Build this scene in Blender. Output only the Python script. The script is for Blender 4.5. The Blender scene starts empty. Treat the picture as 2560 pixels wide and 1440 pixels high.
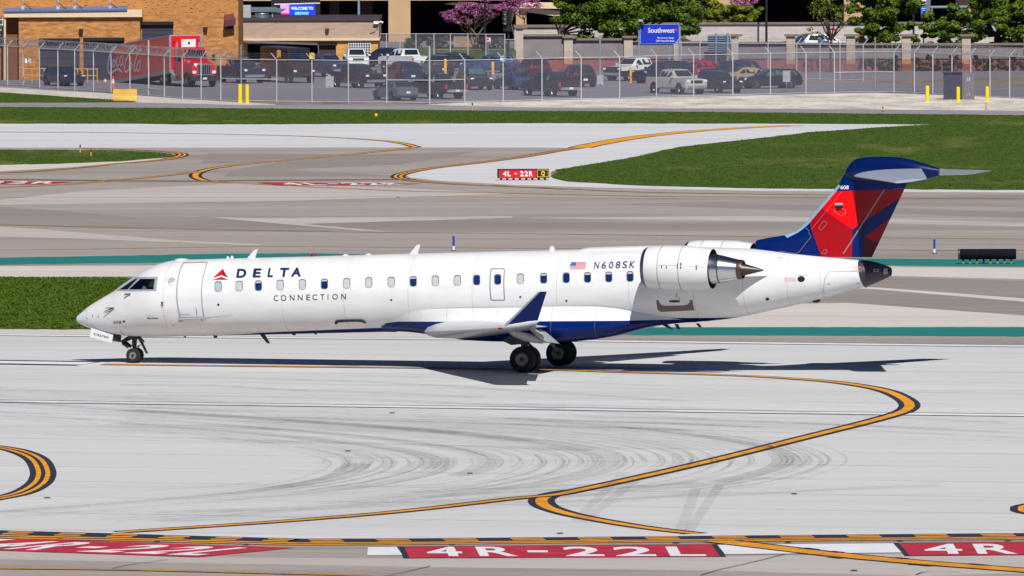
import bpy, bmesh, math, random
from mathutils import Vector, Matrix
from mathutils.geometry import tessellate_polygon
rnd = random.Random(7)
SC = bpy.context.scene
COL = SC.collection
RAD = math.radians
# ------------------------------------------------------------------ camera
FPX, CAM_H, Y_HOR, ROLL = 22900.0, 17.9, -350.0, RAD(0.15)
PITCH = math.atan((720 - Y_HOR) / FPX)
FWD = Vector((0, math.cos(PITCH), -math.sin(PITCH)))
_R, _U = Vector((1, 0, 0)), Vector((0, math.sin(PITCH), math.cos(PITCH)))
RGT = _R * math.cos(ROLL) - _U * math.sin(ROLL)
UPV = _U * math.cos(ROLL) + _R * math.sin(ROLL)
CAM = Vector((0, 0, CAM_H))
cd = bpy.data.cameras.new('camera')
cd.sensor_width = 36.0
cd.lens = 36.0 * FPX / 2560.0
cd.clip_start, cd.clip_end = 1.0, 6000.0
co = bpy.data.objects.new('camera', cd)
COL.objects.link(co)
m4 = Matrix((RGT, UPV, -FWD)).transposed().to_4x4()
m4.translation = CAM
co.matrix_world = m4
SC.camera = co
# ------------------------------------------------------------------ sky, sun, exposure
SUN_TO = Vector((0.16, -0.95, 1.0)).normalized()
w = bpy.data.worlds.new('World')
SC.world = w
w.use_nodes = True
nt = w.node_tree
sky = nt.nodes.new('ShaderNodeTexSky')
sky.sky_type = 'NISHITA'
sky.sun_disc = False
sky.altitude = 2500.0
sky.air_density = 0.6
sky.dust_density = 0.0
sky.ozone_density = 7.0
sky.sun_elevation = math.asin(SUN_TO.z)
sky.sun_rotation = math.atan2(SUN_TO.x, SUN_TO.y)
bg = nt.nodes['Background']
bg.inputs['Strength'].default_value = 0.05
nt.links.new(sky.outputs[0], bg.inputs[0])
sl = bpy.data.lights.new('sun', 'SUN')
sl.energy, sl.angle, sl.color = 5.0, RAD(0.5), (1.0, 0.96, 0.9)
so = bpy.data.objects.new('sun', sl)
so.rotation_euler = (-SUN_TO).to_track_quat('-Z', 'Y').to_euler()
so.location = (0, 0, 300)
COL.objects.link(so)
SC.view_settings.view_transform = 'Standard'
SC.view_settings.look = 'None'
SC.view_settings.exposure = 0.0
SC.view_settings.gamma = 1.0
SC.cycles.transparent_max_bounces = 64
SC.cycles.max_bounces = 6
SC.cycles.use_denoising = True

# ------------------------------------------------------------------ pixel of the 2560x1440 photograph -> world
def ray(px, py):
    return FWD * FPX + RGT * (px - 1280) + UPV * (720 - py)
def G(px, py, z=0.0):
    d = ray(px, py)
    return CAM + d * ((z - CAM_H) / d.z)
def onY(px, py, Y):
    d = ray(px, py)
    return CAM + d * (Y / d.y)
def kpx(Y):
    return FPX / Y          # pixels per metre at depth Y

# ------------------------------------------------------------------ colours and materials
def lin(c):
    c /= 255.0
    return c / 12.92 if c <= 0.04045 else ((c + 0.055) / 1.055) ** 2.4
def S(r, g, b, k=1.0):
    return (lin(r) * k, lin(g) * k, lin(b) * k, 1.0)
def new_mat(name):
    m = bpy.data.materials.new(name)
    m.use_nodes = True
    return m, m.node_tree, m.node_tree.nodes['Principled BSDF']
def mth(nt, op, a, b=None, c=None):
    n = nt.nodes.new('ShaderNodeMath')
    n.operation = op
    for i, v in enumerate((a, b, c)):
        if v is None: continue
        if isinstance(v, (int, float)): n.inputs[i].default_value = v
        else: nt.links.new(v, n.inputs[i])
    return n.outputs[0]
def mixc(nt, fac, a, b):
    n = nt.nodes.new('ShaderNodeMix')
    n.data_type = 'RGBA'
    for s, v in ((n.inputs['Factor'], fac), (n.inputs[6], a), (n.inputs[7], b)):
        if isinstance(v, (int, float)): s.default_value = v
        elif isinstance(v, tuple): s.default_value = v
        else: nt.links.new(v, s)
    return n.outputs[2]
def objco(nt, scale=(1, 1, 1), rotz=0.0):
    t = nt.nodes.new('ShaderNodeTexCoord')
    mp = nt.nodes.new('ShaderNodeMapping')
    mp.inputs['Scale'].default_value = scale
    mp.inputs['Rotation'].default_value = (0, 0, rotz)
    nt.links.new(t.outputs['Object'], mp.inputs['Vector'])
    return mp.outputs[0]
def noise(nt, vec, scale, detail=4.0, rough=0.55):
    n = nt.nodes.new('ShaderNodeTexNoise')
    n.inputs['Scale'].default_value = scale
    n.inputs['Detail'].default_value = detail
    n.inputs['Roughness'].default_value = rough
    nt.links.new(vec, n.inputs['Vector'])
    return n.outputs['Fac']
def ramp(nt, fac, stops):
    n = nt.nodes.new('ShaderNodeValToRGB')
    e = n.color_ramp.elements
    while len(e) < len(stops): e.new(0.5)
    for k, (p, c) in enumerate(stops):
        e[k].position = p
        e[k].color = c
    nt.links.new(fac, n.inputs[0])
    return n.outputs[0]
_mc = {}
def mat(name, col, rough=0.6, metal=0.0, var=0.12, scale=3.0, coat=0.0, stretch=(1, 1, 1), spec=0.5):
    """plain procedural surface: base colour broken up by noise"""
    if name in _mc: return _mc[name]
    m, nt, p = new_mat(name)
    f = noise(nt, objco(nt, stretch), scale)
    lo = tuple(c * (1 - var) for c in col[:3]) + (1,)
    hi = tuple(min(1, c * (1 + var)) for c in col[:3]) + (1,)
    nt.links.new(ramp(nt, f, ((0.3, lo), (0.7, hi))), p.inputs['Base Color'])
    p.inputs['Roughness'].default_value = rough
    p.inputs['Metallic'].default_value = metal
    p.inputs['Specular IOR Level'].default_value = spec
    if coat: p.inputs['Coat Weight'].default_value = coat; p.inputs['Coat Roughness'].default_value = 0.05
    _mc[name] = m
    return m
def emis(name, col, s):
    m, nt, p = new_mat(name)
    p.inputs['Base Color'].default_value = col
    p.inputs['Emission Color'].default_value = col
    p.inputs['Emission Strength'].default_value = s
    return m
def glass(name, tint, refl=0.12):
    if name in _mc: return _mc[name]
    m, nt, p = new_mat(name)
    nt.nodes.remove(p)
    tr = nt.nodes.new('ShaderNodeBsdfTransparent'); tr.inputs[0].default_value = tint
    gl = nt.nodes.new('ShaderNodeBsdfGlossy'); gl.inputs['Roughness'].default_value = 0.03
    fr = nt.nodes.new('ShaderNodeFresnel'); fr.inputs[0].default_value = 1.45
    mx = nt.nodes.new('ShaderNodeMixShader')
    nt.links.new(mth(nt, 'MAXIMUM', fr.outputs[0], refl), mx.inputs[0])
    nt.links.new(tr.outputs[0], mx.inputs[1]); nt.links.new(gl.outputs[0], mx.inputs[2])
    nt.links.new(mx.outputs[0], nt.nodes['Material Output'].inputs[0])
    _mc[name] = m
    return m

# ------------------------------------------------------------------ mesh builder
class MB:
    def __init__(s): s.v, s.f, s.m, s.s = [], [], [], []
    def add(s, vs, fs, mi=0, sm=False):
        o = len(s.v)
        s.v += [Vector(v) for v in vs]
        for f in fs:
            s.f.append([o + i for i in f]); s.m.append(mi); s.s.append(sm)
        return s
    def box(s, c, d, mi=0, M=None):
        c = Vector(c); x, y, z = (q / 2 for q in d)
        vs = [Vector((a * x, b * y, e * z)) for a in (-1, 1) for b in (-1, 1) for e in (-1, 1)]
        vs = [(M @ v if M else v) + c for v in vs]
        return s.add(vs, [(0, 1, 3, 2), (4, 6, 7, 5), (0, 4, 5, 1), (2, 3, 7, 6), (0, 2, 6, 4), (1, 5, 7, 3)], mi)
    def pxbox(s, x0, y0, x1, y1, Y, dep, mi=0):
        """box whose front face at depth Y covers this rectangle of the photograph"""
        xm = (x0 + x1) / 2
        ym = (y0 + y1) / 2
        a, b = onY(x0, ym, Y), onY(x1, ym, Y)
        t, u = onY(xm, y0, Y), onY(xm, y1, Y)
        zt, zb = t.z, u.z
        return s.box(((a.x + b.x) / 2, Y + dep / 2, (zt + zb) / 2), (b.x - a.x, dep, zt - zb), mi)
    def poly(s, pts, mi=0, holes=()):
        pts = [Vector(p) for p in pts]
        loops = [pts] + [[Vector(p) for p in h] for h in holes]
        tr = tessellate_polygon(loops)
        return s.add([p for l in loops for p in l], tr, mi)
    def prism(s, pts, off, mi=0):
        pts = [Vector(p) for p in pts]; off = Vector(off); n = len(pts)
        tr = tessellate_polygon([pts])
        s.add(pts, tr, mi)
        s.add([p + off for p in pts], [tuple(reversed(t)) for t in tr], mi)
        s.add(pts + [p + off for p in pts], [(i, (i + 1) % n, n + (i + 1) % n, n + i) for i in range(n)], mi)
        return s
    def tube(s, pts, r, n=6, mi=0, cap=True, sm=True):
        pts = [Vector(p) for p in pts]
        rs = r if isinstance(r, (list, tuple)) else [r] * len(pts)
        vs, fs = [], []
        for i, p in enumerate(pts):
            t = (pts[min(i + 1, len(pts) - 1)] - pts[max(i - 1, 0)]).normalized()
            a = t.cross(Vector((0.13, 0.31, 0.94)) if abs(t.z) < 0.9 else Vector((1, 0.2, 0))).normalized()
            b = t.cross(a)
            for k in range(n):
                q = 2 * math.pi * k / n
                vs.append(p + a * (math.cos(q) * rs[i]) + b * (math.sin(q) * rs[i]))
        for i in range(len(pts) - 1):
            for k in range(n):
                fs.append((i * n + k, i * n + (k + 1) % n, (i + 1) * n + (k + 1) % n, (i + 1) * n + k))
        if cap:
            fs.append(tuple(range(n - 1, -1, -1))); fs.append(tuple((len(pts) - 1) * n + k for k in range(n)))
        return s.add(vs, fs, mi, sm)
    def lathe(s, prof, o, ax, n=32, mi=0, sm=True, mis=None):
        """prof: (distance along axis, radius)"""
        o, ax = Vector(o), Vector(ax).normalized()
        a = ax.cross(Vector((0, 0, 1)) if abs(ax.z) < 0.9 else Vector((1, 0, 0))).normalized()
        b = ax.cross(a)
        vs = []
        for d, r in prof:
            for k in range(n):
                q = 2 * math.pi * k / n
                vs.append(o + ax * d + a * (math.cos(q) * r) + b * (math.sin(q) * r))
        for i in range(len(prof) - 1):
            s.add([], [], mi)
        base = len(s.v); s.v += vs
        for i in range(len(prof) - 1):
            for k in range(n):
                s.f.append([base + i * n + k, base + i * n + (k + 1) % n, base + (i + 1) * n + (k + 1) % n, base + (i + 1) * n + k])
                s.m.append(mis[i] if mis else mi); s.s.append(sm)
        return s
    def build(s, name, mats, parent=None, origin=None, sharp=35, uv=None):
        me = bpy.data.meshes.new(name)
        vs = [v - origin for v in s.v] if origin is not None else s.v
        me.from_pydata([tuple(v) for v in vs], [], s.f)
        for m in (mats if isinstance(mats, (list, tuple)) else [mats]): me.materials.append(m)
        me.polygons.foreach_set('material_index', s.m)
        me.polygons.foreach_set('use_smooth', s.s)
        if uv:
            l = me.uv_layers.new(name='u')
            for lp in me.loops: l.data[lp.index].uv = uv[lp.vertex_index]
        bm = bmesh.new(); bm.from_mesh(me)
        if any(s.s) or sharp < 0:
            bmesh.ops.remove_doubles(bm, verts=bm.verts, dist=1e-5)
            lim = RAD(abs(sharp))
            for e in bm.edges:
                if len(e.link_faces) == 2 and e.calc_face_angle(0) > lim: e.smooth = False
        if not uv: bmesh.ops.recalc_face_normals(bm, faces=bm.faces)
        bm.to_mesh(me); bm.free()
        o = bpy.data.objects.new(name, me)
        COL.objects.link(o)
        if parent is not None: o.parent = parent
        elif origin is not None: o.location = origin
        return o
def tag(o, label=None, cat=None, group=None, kind=None):
    if label: o['label'] = label
    if cat: o['category'] = cat
    if group: o['group'] = group
    if kind: o['kind'] = kind
    return o
def thing(name, loc, label, cat, rz=0.0, group=None):
    o = bpy.data.objects.new(name, None)
    o.empty_display_size = 0.3
    COL.objects.link(o)
    o.location = loc; o.rotation_euler = (0, 0, rz)
    return tag(o, label, cat, group)
def structure(o): o['kind'] = 'structure'; return o

# ------------------------------------------------------------------ lettering
_tc = {}
def glyphs(txt, bold=0.0, shear=0.0, space=1.0):
    """flat letter mesh scaled to the unit square"""
    key = (txt, bold, shear, space)
    if key in _tc: return _tc[key]
    cu = bpy.data.curves.new('t', 'FONT')
    cu.body = txt; cu.offset = bold; cu.shear = shear; cu.space_character = space; cu.resolution_u = 4
    o = bpy.data.objects.new('t', cu); COL.objects.link(o)
    bpy.context.view_layer.update()
    e = o.evaluated_get(bpy.context.evaluated_depsgraph_get())
    me = e.to_mesh()
    vs = [v.co.copy() for v in me.vertices]; fs = [tuple(p.vertices) for p in me.polygons]
    e.to_mesh_clear()
    bpy.data.objects.remove(o); bpy.data.curves.remove(cu)
    x0, x1 = min(v.x for v in vs), max(v.x for v in vs)
    y0, y1 = min(v.y for v in vs), max(v.y for v in vs)
    if txt in ('-', '.'): y0, y1 = y0 - 2 * (y1 - y0), y1 + 2 * (y1 - y0)
    vs = [((v.x - x0) / (x1 - x0), (v.y - y0) / (y1 - y0)) for v in vs]
    _tc[key] = (vs, fs)
    return vs, fs
def quad(c, u, v):
    """bilinear: c = bottom left, bottom right, top right, top left"""
    return tuple((c[0][i] * (1 - u) + c[1][i] * u) * (1 - v) + (c[3][i] * (1 - u) + c[2][i] * u) * v for i in range(len(c[0])))
def text_on(mb, txt, corners, mi=0, bold=0.0, shear=0.0, space=1.0):
    vs, fs = glyphs(txt, bold, shear, space)
    mb.add([quad(corners, u, v) for u, v in vs], fs, mi)
# ================================================================== GROUND
RW = RAD(16.2)   # runway heading: right end comes towards the camera
def pave(name, lo, hi, streak=1.0, joints=0.0, dirt=0.35, blotch=None, jd=6.1):
    m, nt, p = new_mat(name)
    v = objco(nt, (0.012, 0.22, 1), RW)
    a = noise(nt, v, 3.0, 6.0, 0.62)
    b = noise(nt, objco(nt, (0.003, 0.05, 1), RW), 3.0, 3.0, 0.5)
    c = noise(nt, objco(nt), 2.2, 5.0, 0.7)
    f = mth(nt, 'ADD', mth(nt, 'MULTIPLY', a, 0.55 * streak), mth(nt, 'MULTIPLY', b, 1.0 - 0.55 * streak))
    f = mth(nt, 'ADD', f, mth(nt, 'MULTIPLY', mth(nt, 'SUBTRACT', c, 0.5), dirt))
    col = ramp(nt, f, ((0.32, lo), (0.68, hi)))
    if blotch:
        g = noise(nt, objco(nt, (0.02, 0.045, 1), RW), 1.0, 3.0, 0.5)
        col = mixc(nt, mth(nt, 'MULTIPLY', mth(nt, 'SMOOTH_MIN', mth(nt, 'MAXIMUM', mth(nt, 'MULTIPLY', mth(nt, 'SUBTRACT', g, 0.5), 9.0), 0.0), 1.0, 0.1), 0.75), col, blotch)
    if joints:
        sp = nt.nodes.new('ShaderNodeSeparateXYZ'); nt.links.new(objco(nt, (1, 1, 1), RW), sp.inputs[0])
        jit = mth(nt, 'MULTIPLY', noise(nt, objco(nt), 0.4, 2.0), 0.25)
        for ax, d, js in ((1, jd, 1.6), (0, 23.0, 0.15)):
            q = mth(nt, 'FRACT', mth(nt, 'DIVIDE', mth(nt, 'ADD', sp.outputs[ax], jit), d))
            k = mth(nt, 'LESS_THAN', q, 0.22 / d)
            k = mth(nt, 'MULTIPLY', k, mth(nt, 'MULTIPLY', noise(nt, objco(nt, (0.05, 0.05, 1)), 3.0, 2.0), joints * js))
            col = mixc(nt, k, col, (0.13, 0.13, 0.135, 1))
    nt.links.new(col, p.inputs['Base Color'])
    p.inputs['Roughness'].default_value = 0.9
    p.inputs['Specular IOR Level'].default_value = 0.2
    bp = nt.nodes.new('ShaderNodeBump'); bp.inputs['Strength'].default_value = 0.15; bp.inputs['Distance'].default_value = 0.02
    nt.links.new(c, bp.inputs['Height']); nt.links.new(bp.outputs[0], p.inputs['Normal'])
    return m
KA = 0.86
M_apron = pave('weathered_concrete', S(150, 141, 137, KA), S(184, 176, 171, KA), 1.0, 0.35, 0.3, S(140, 131, 127, KA))
M_light = pave('bright_concrete', S(199, 200, 202, KA), S(220, 221, 223, KA), 0.9, 0.34, 0.25)
M_apl = pave('lighter_concrete', S(178, 171, 167, KA), S(202, 196, 192, KA), 1.0, 0.2, 0.3)
M_cream = pave('pale_concrete', S(204, 197, 191, KA), S(221, 215, 209, KA), 0.8, 0.2, 0.3)
M_taxi = pave('white_concrete', S(205, 206, 211, KA), S(222, 224, 229, KA), 0.6, 0.25, 0.25)
M_grey = pave('dark_concrete', S(138, 130, 126, KA), S(163, 154, 150, KA), 1.0, 0.25, 0.3)
M_road = pave('grey_asphalt', S(140, 137, 144, KA), S(160, 157, 163, KA), 0.6, 0.0, 0.3)
M_lot = pave('lot_asphalt', S(118, 117, 128, KA), S(142, 140, 150, KA), 0.4, 0.1, 0.5)
M_teal = mat('green_paint', S(10, 124, 118, KA), 0.8, var=0.13, scale=0.35, stretch=(0.3, 2, 1))
def gravel(name, lo, hi, sc):
    m, nt, p = new_mat(name)
    a = noise(nt, objco(nt), sc, 6.0, 0.75)
    b = noise(nt, objco(nt, (1, 0.35, 1)), 0.35, 4.0, 0.6)
    f = mth(nt, 'ADD', mth(nt, 'MULTIPLY', a, 0.6), mth(nt, 'MULTIPLY', b, 0.4))
    nt.links.new(ramp(nt, f, ((0.36, lo), (0.56, hi))), p.inputs['Base Color'])
    p.inputs['Roughness'].default_value = 1.0
    bp = nt.nodes.new('ShaderNodeBump'); bp.inputs['Strength'].default_value = 0.9; bp.inputs['Distance'].default_value = 0.12
    nt.links.new(a, bp.inputs['Height']); nt.links.new(bp.outputs[0], p.inputs['Normal'])
    return m
M_gravel = gravel('white_gravel', S(150, 140, 128, KA), S(238, 231, 222, KA), 2.2)
M_path = gravel('pale_gravel_path', S(188, 180, 170, KA), S(222, 215, 205, KA), 4.0)
M_dirt = gravel('brown_dirt', S(84, 74, 52, KA), S(158, 143, 122, KA), 2.5)
def grass_mat(name, lo, hi, dry):
    m, nt, p = new_mat(name)
    a = noise(nt, objco(nt, (1, 0.3, 1)), 1.5, 6.0, 0.7)
    b = noise(nt, objco(nt, (0.4, 0.12, 1)), 0.3, 4.0, 0.6)
    col = ramp(nt, a, ((0.3, lo), (0.7, hi)))
    col = mixc(nt, mth(nt, 'MINIMUM', mth(nt, 'MAXIMUM', mth(nt, 'MULTIPLY', mth(nt, 'SUBTRACT', b, 0.56), 4.0), 0.0), 0.6), col, dry)
    nt.links.new(col, p.inputs['Base Color'])
    p.inputs['Roughness'].default_value = 0.85
    p.inputs['Specular IOR Level'].default_value = 0.15
    return m
M_grass = grass_mat('grass_turf', S(48, 66, 13), S(74, 96, 27), S(118, 116, 60))
M_blade = grass_mat('grass_blades', S(58, 80, 15), S(84, 108, 31), S(126, 124, 66))
M_yel = mat('yellow_marking', S(240, 160, 14, 0.9), 0.7, var=0.26, scale=1.6)
M_yel2 = mat('worn_yellow_marking', S(190, 132, 48, 0.9), 0.8, var=0.25, scale=0.5)
M_blk = mat('black_marking', S(38, 42, 62, 0.8), 0.8, var=0.25, scale=1.5)
M_wht = mat('white_marking', S(232, 234, 240, 0.88), 0.7, var=0.07, scale=1.0)
M_redp = mat('red_marking', S(184, 36, 60, 0.88), 0.8, var=0.3, scale=1.4)
_sheets, _ln = [], [0]
def sheet_z(px):
    """stacking height: just above the highest sheet it may overlap"""
    b = (min(p[0] for p in px), min(p[1] for p in px), max(p[0] for p in px), max(p[1] for p in px))
    l = 1 + max([q[4] for q in _sheets if q[0] < b[2] and b[0] < q[2] and q[1] < b[3] and b[1] < q[3]] or [0])
    _sheets.append(b + (l,))
    return 0.0008 * l
def line_z():
    """paint lies above every sheet; neighbours alternate so that crossings never coincide"""
    _ln[0] += 1
    return 0.0105 + 0.0016 * (_ln[0] % 6)
TOPZ = 0.022
def smooth(pts, n=6):
    """Catmull-Rom through pixel points"""
    out = []
    for i in range(len(pts) - 1):
        p0, p1, p2, p3 = pts[max(i - 1, 0)], pts[i], pts[i + 1], pts[min(i + 2, len(pts) - 1)]
        for k in range(n):
            t = k / n
            out.append(tuple(0.5 * (2 * p1[j] + (p2[j] - p0[j]) * t + (2 * p0[j] - 5 * p1[j] + 4 * p2[j] - p3[j]) * t * t + (3 * p1[j] - p0[j] - 3 * p2[j] + p3[j]) * t ** 3) for j in (0, 1)))
    out.append(tuple(pts[-1]))
    return out
def sheet(name, px, m, rag=0.0, z=None):
    """flat ground sheet whose outline follows these pixels of the photograph"""
    if z is None: z = sheet_z(px)
    pts = []
    n = len(px)
    for i in range(n):
        a, b = px[i], px[(i + 1) % n]
        k = max(1, int(math.hypot(b[0] - a[0], (b[1] - a[1]) * 6) / (30 if a[1] < 600 else 26))) if rag else 1
        for j in range(k):
            t = j / k
            g = G(a[0] + (b[0] - a[0]) * t, a[1] + (b[1] - a[1]) * t, z)
            if rag: g += Vector((rnd.gauss(0, rag * 0.4), rnd.gauss(0, rag), 0))
            pts.append((g.x, g.y, z))
    mb = MB(); mb.poly(pts)
    return structure(mb.build(name, m))
def strip_pts(px, wd, off=0.0, sm=6, z=0.0):
    g = [G(p[0], p[1], z) for p in (smooth(px, sm) if sm else px)]
    L, Rr = [], []
    for i, p in enumerate(g):
        t = (g[min(i + 1, len(g) - 1)] - g[max(i - 1, 0)]); t.z = 0; t.normalize()
        n = Vector((-t.y, t.x, 0))
        L.append(p + n * (off + wd / 2)); Rr.append(p + n * (off - wd / 2))
    return L, Rr
def strip_to(mb, px, wd, z, mi=0, off=0.0, sm=6):
    L, Rr = strip_pts(px, wd, off, sm, z)
    n = len(L)
    for l in L + Rr: l.z = z
    mb.add(L + Rr, [(i, i + 1, n + i + 1, n + i) for i in range(n - 1)], mi)
def line(name, px, wy, wb, my=None, sm=6):
    """yellow line on a wider black band"""
    z = line_z()
    mb = MB()
    if wb: strip_to(mb, px, wb, z - 0.0006, 1, sm=sm)
    strip_to(mb, px, wy, z, 0, sm=sm)
    return structure(mb.build(name, [my or M_yel, M_blk]))

# base: one sheet to the horizon
mb = MB(); mb.add([(-2500, -200, 0), (2500, -200, 0), (2500, 4000, 0), (-2500, 4000, 0)], [(0, 1, 2, 3)])
structure(mb.build('ground', M_apron))
# parking lot and roads beyond the fence
sheet('parking_lot', [(-400, 196), (0, 217), (300, 236), (690, 256), (1074, 259), (1440, 249), (1830, 239), (2190, 232), (2560, 245), (3000, 258), (3000, 30), (-400, 30)], M_lot)
sheet('verge', [(940, 146), (1280, 152), (1500, 165), (1500, 128), (1270, 118), (940, 118)], M_grass, 0.25)
sheet('verge', [(2000, 205), (2300, 208), (3000, 226), (3000, 190), (2300, 196), (2000, 198)], M_dirt, 0.2)
# runway and taxiways
sheet('runway', [(-400, 830), (0, 831), (600, 842), (1430, 851), (2560, 864), (3000, 869), (3000, 1342), (2560, 1333), (1700, 1340), (1100, 1345), (740, 1346), (0, 1326), (-400, 1315)], M_light)
sheet('shoulder', [(-400, 820), (0, 823), (300, 824), (900, 815), (1300, 800), (1500, 835), (1400, 851), (600, 842), (0, 831), (-400, 830)], M_cream)
sheet('apron_patch', [(-400, 1362), (0, 1375), (493, 1393), (1000, 1396), (1700, 1392), (2240, 1384), (2700, 1380), (3000, 1380), (3000, 1420), (2300, 1440), (1850, 1428), (1000, 1416), (500, 1408), (0, 1398), (-400, 1390)], M_apl)
sheet('runway_margin', [(-400, 1313), (0, 1345), (740, 1362), (1700, 1356), (3000, 1349), (3000, 1362), (1700, 1366), (740, 1374), (0, 1356), (-400, 1345)], M_grey)
sheet('green_island_band', [(-400, 648), (0, 644), (300, 639), (560, 634), (760, 633), (1000, 637), (1500, 640), (2180, 646), (2560, 650), (3000, 656), (3000, 672), (2560, 667), (2180, 663), (1500, 655), (900, 655), (400, 657), (0, 662), (-400, 664)], M_teal, 0.12)
sheet('pale_shoulder', [(-400, 667), (0, 665), (430, 663), (1500, 660), (2180, 664), (2260, 667), (2560, 669), (3000, 676), (3000, 706), (2560, 698), (2240, 690), (1500, 684), (600, 690), (300, 691), (0, 692), (-400, 694)], M_cream)
sheet('dark_shoulder', [(1500, 690), (2240, 694), (2560, 702), (3000, 712), (3000, 800), (2560, 786), (2120, 752), (1960, 748), (1500, 740)], M_grey)
sheet('pale_streak', [(2040, 711), (2200, 719), (2560, 746), (3000, 786), (3000, 796), (2560, 754), (2200, 724), (2040, 715)], M_cream)
sheet('pale_island', [(1500, 790), (1830, 788), (1950, 760), (2120, 757), (2560, 789), (3000, 815), (3000, 817), (2560, 817), (1640, 818), (1500, 818)], M_cream)
sheet('green_island_band', [(1400, 817), (1640, 818), (2560, 818), (3000, 819), (3000, 845), (2560, 841), (1560, 837), (1400, 836)], M_teal, 0.1)
sheet('taxiway', [(-400, 309), (0, 309), (300, 309), (460, 311), (1280, 308), (1900, 309), (2330, 311), (2200, 318), (2030, 330), (1900, 345), (1700, 367), (1560, 397), (1390, 424), (1375, 440), (1420, 454), (1600, 464), (1900, 471), (2560, 474), (3000, 475), (3000, 483), (2560, 481), (1900, 477), (1500, 469), (1280, 462), (1100, 452), (1025, 444), (1015, 438), (1060, 425), (1180, 410), (1300, 396), (1400, 379), (1460, 371), (1400, 369), (1040, 368), (500, 369), (0, 369), (-400, 370)], M_taxi)
sheet('pale_edge', [(-400, 412), (0, 411), (250, 404), (440, 394), (300, 412), (150, 420), (0, 428), (-400, 436)], M_cream)
sheet('service_road', [(-400, 252), (0, 257), (350, 255), (640, 262), (1100, 262), (1300, 268), (2200, 274), (2560, 277), (3000, 284), (3000, 294), (2560, 288), (1700, 279), (1280, 277), (640, 271), (0, 267), (-400, 264)], M_road)
sheet('gravel_path', [(-400, 206), (0, 219), (280, 234), (600, 257), (690, 258), (690, 262), (620, 263), (350, 256), (250, 247), (0, 230), (-400, 220)], M_path, 0.1)
sheet('dirt_strip', [(560, 250), (690, 255), (1074, 258), (1162, 256), (1150, 261), (690, 261)], M_dirt, 0.15)
sheet('gravel_bank', [(1060, 261), (1162, 256), (1280, 253), (1440, 249), (1640, 243), (1830, 239), (2188, 232), (2380, 238), (2560, 245), (3000, 258), (3000, 284), (2560, 277), (2200, 274), (1300, 268), (1100, 263)], M_gravel, 0.12)
GRASS = {
 'upper': [(-400, 264), (0, 267), (640, 271), (1280, 277), (1700, 279), (2560, 288), (3000, 294), (3000, 474), (2560, 475), (1900, 471), (1600, 464), (1420, 454), (1375, 440), (1390, 424), (1560, 397), (1700, 367), (1900, 345), (2030, 330), (2200, 318), (2330, 311), (1900, 309), (1280, 308), (460, 311), (300, 309), (-400, 309)],
 'bank': [(-400, 217), (0, 231), (200, 244), (340, 253), (330, 256), (0, 257), (-400, 253)],
 'islet': [(-400, 372), (0, 374), (150, 374), (300, 376), (380, 379), (425, 384), (428, 389), (400, 394), (300, 403), (150, 409), (0, 412), (-400, 414)],
 'near': [(-400, 692), (0, 693), (290, 694), (500, 700), (900, 725), (1000, 760), (800, 800), (250, 823), (0, 823), (-400, 820)]}
for k, v in GRASS.items():
    sheet('lawn_soil', [(x, y) for x, y in v], M_dirt, 0.3)
    sheet('lawn', [(x, y) for x, y in v], M_grass, 0.3)
def in_poly(x, y, P):
    c = False
    for i in range(len(P)):
        (x1, y1), (x2, y2) = P[i], P[i - 1]
        if (y1 > y) != (y2 > y) and x < (x2 - x1) * (y - y1) / (y2 - y1) + x1: c = not c
    return c
def blades(dens, h0, h1, keys):
    mb = MB(); vs, fs = [], []
    for k in keys:
        P = [tuple(G(*p).xy) for p in GRASS[k]]
        x0, x1 = max(min(p[0] for p in P), -55), min(max(p[0] for p in P), 55)
        y0, y1 = min(p[1] for p in P), max(p[1] for p in P)
        for _ in range(int((x1 - x0) * (y1 - y0) * dens)):
            x, y = rnd.uniform(x0, x1), rnd.uniform(y0, y1)
            if not in_poly(x, y, P): continue
            b = len(vs); h = rnd.uniform(h0, h1); wd = rnd.uniform(0.02, 0.06)
            a = rnd.uniform(0, math.pi); dx, dy = math.cos(a) * wd, math.sin(a) * wd
            lx, ly = rnd.gauss(0, h * 0.6), rnd.gauss(0, h * 0.6)
            vs += [(x - dx, y - dy, 0.01), (x + dx, y + dy, 0.01), (x + lx, y + ly, 0.012 + h)]
            fs.append((b, b + 1, b + 2))
    mb.add(vs, fs)
    return mb
gb = blades(10.0, 0.015, 0.05, ('upper', 'bank', 'islet'))
tag(gb.build('grass', M_blade), 'short green grass growing between the far taxiways', 'grass', kind='stuff')
gb = blades(80.0, 0.02, 0.06, ('near',))
tag(gb.build('grass', M_blade), 'short green grass on the lawn beyond the nose of the jet', 'grass', kind='stuff')

sheet('pavement_patch', [(-300, 480), (0, 500), (200, 478), (600, 458), (1000, 470), (1280, 485), (700, 503), (300, 508), (0, 513), (-300, 515)], M_apl, 0.1)
sheet('pavement_patch', [(-300, 500), (0, 517), (150, 527), (350, 545), (650, 565), (850, 579), (640, 575), (400, 570), (0, 561), (-300, 555)], M_grey, 0.1)
sheet('pavement_patch', [(330, 538), (480, 540), (640, 554), (900, 577), (1000, 581), (760, 560), (1280, 545), (1280, 540), (640, 545)], M_apl, 0.1)
sheet('pavement_patch', [(-300, 575), (0, 592), (200, 597), (400, 605), (640, 614), (660, 611), (450, 601), (220, 583), (60, 570), (0, 567), (-300, 560)], M_apl, 0.1)
sheet('pavement_patch', [(1500, 510), (1800, 505), (2560, 530), (2900, 540), (2900, 556), (2560, 545), (1800, 520)], M_grey, 0.1)
sheet('pavement_patch', [(1280, 545), (1900, 540), (2560, 556), (2900, 566), (2900, 575), (2560, 566), (1900, 552)], M_apl, 0.1)
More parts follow.
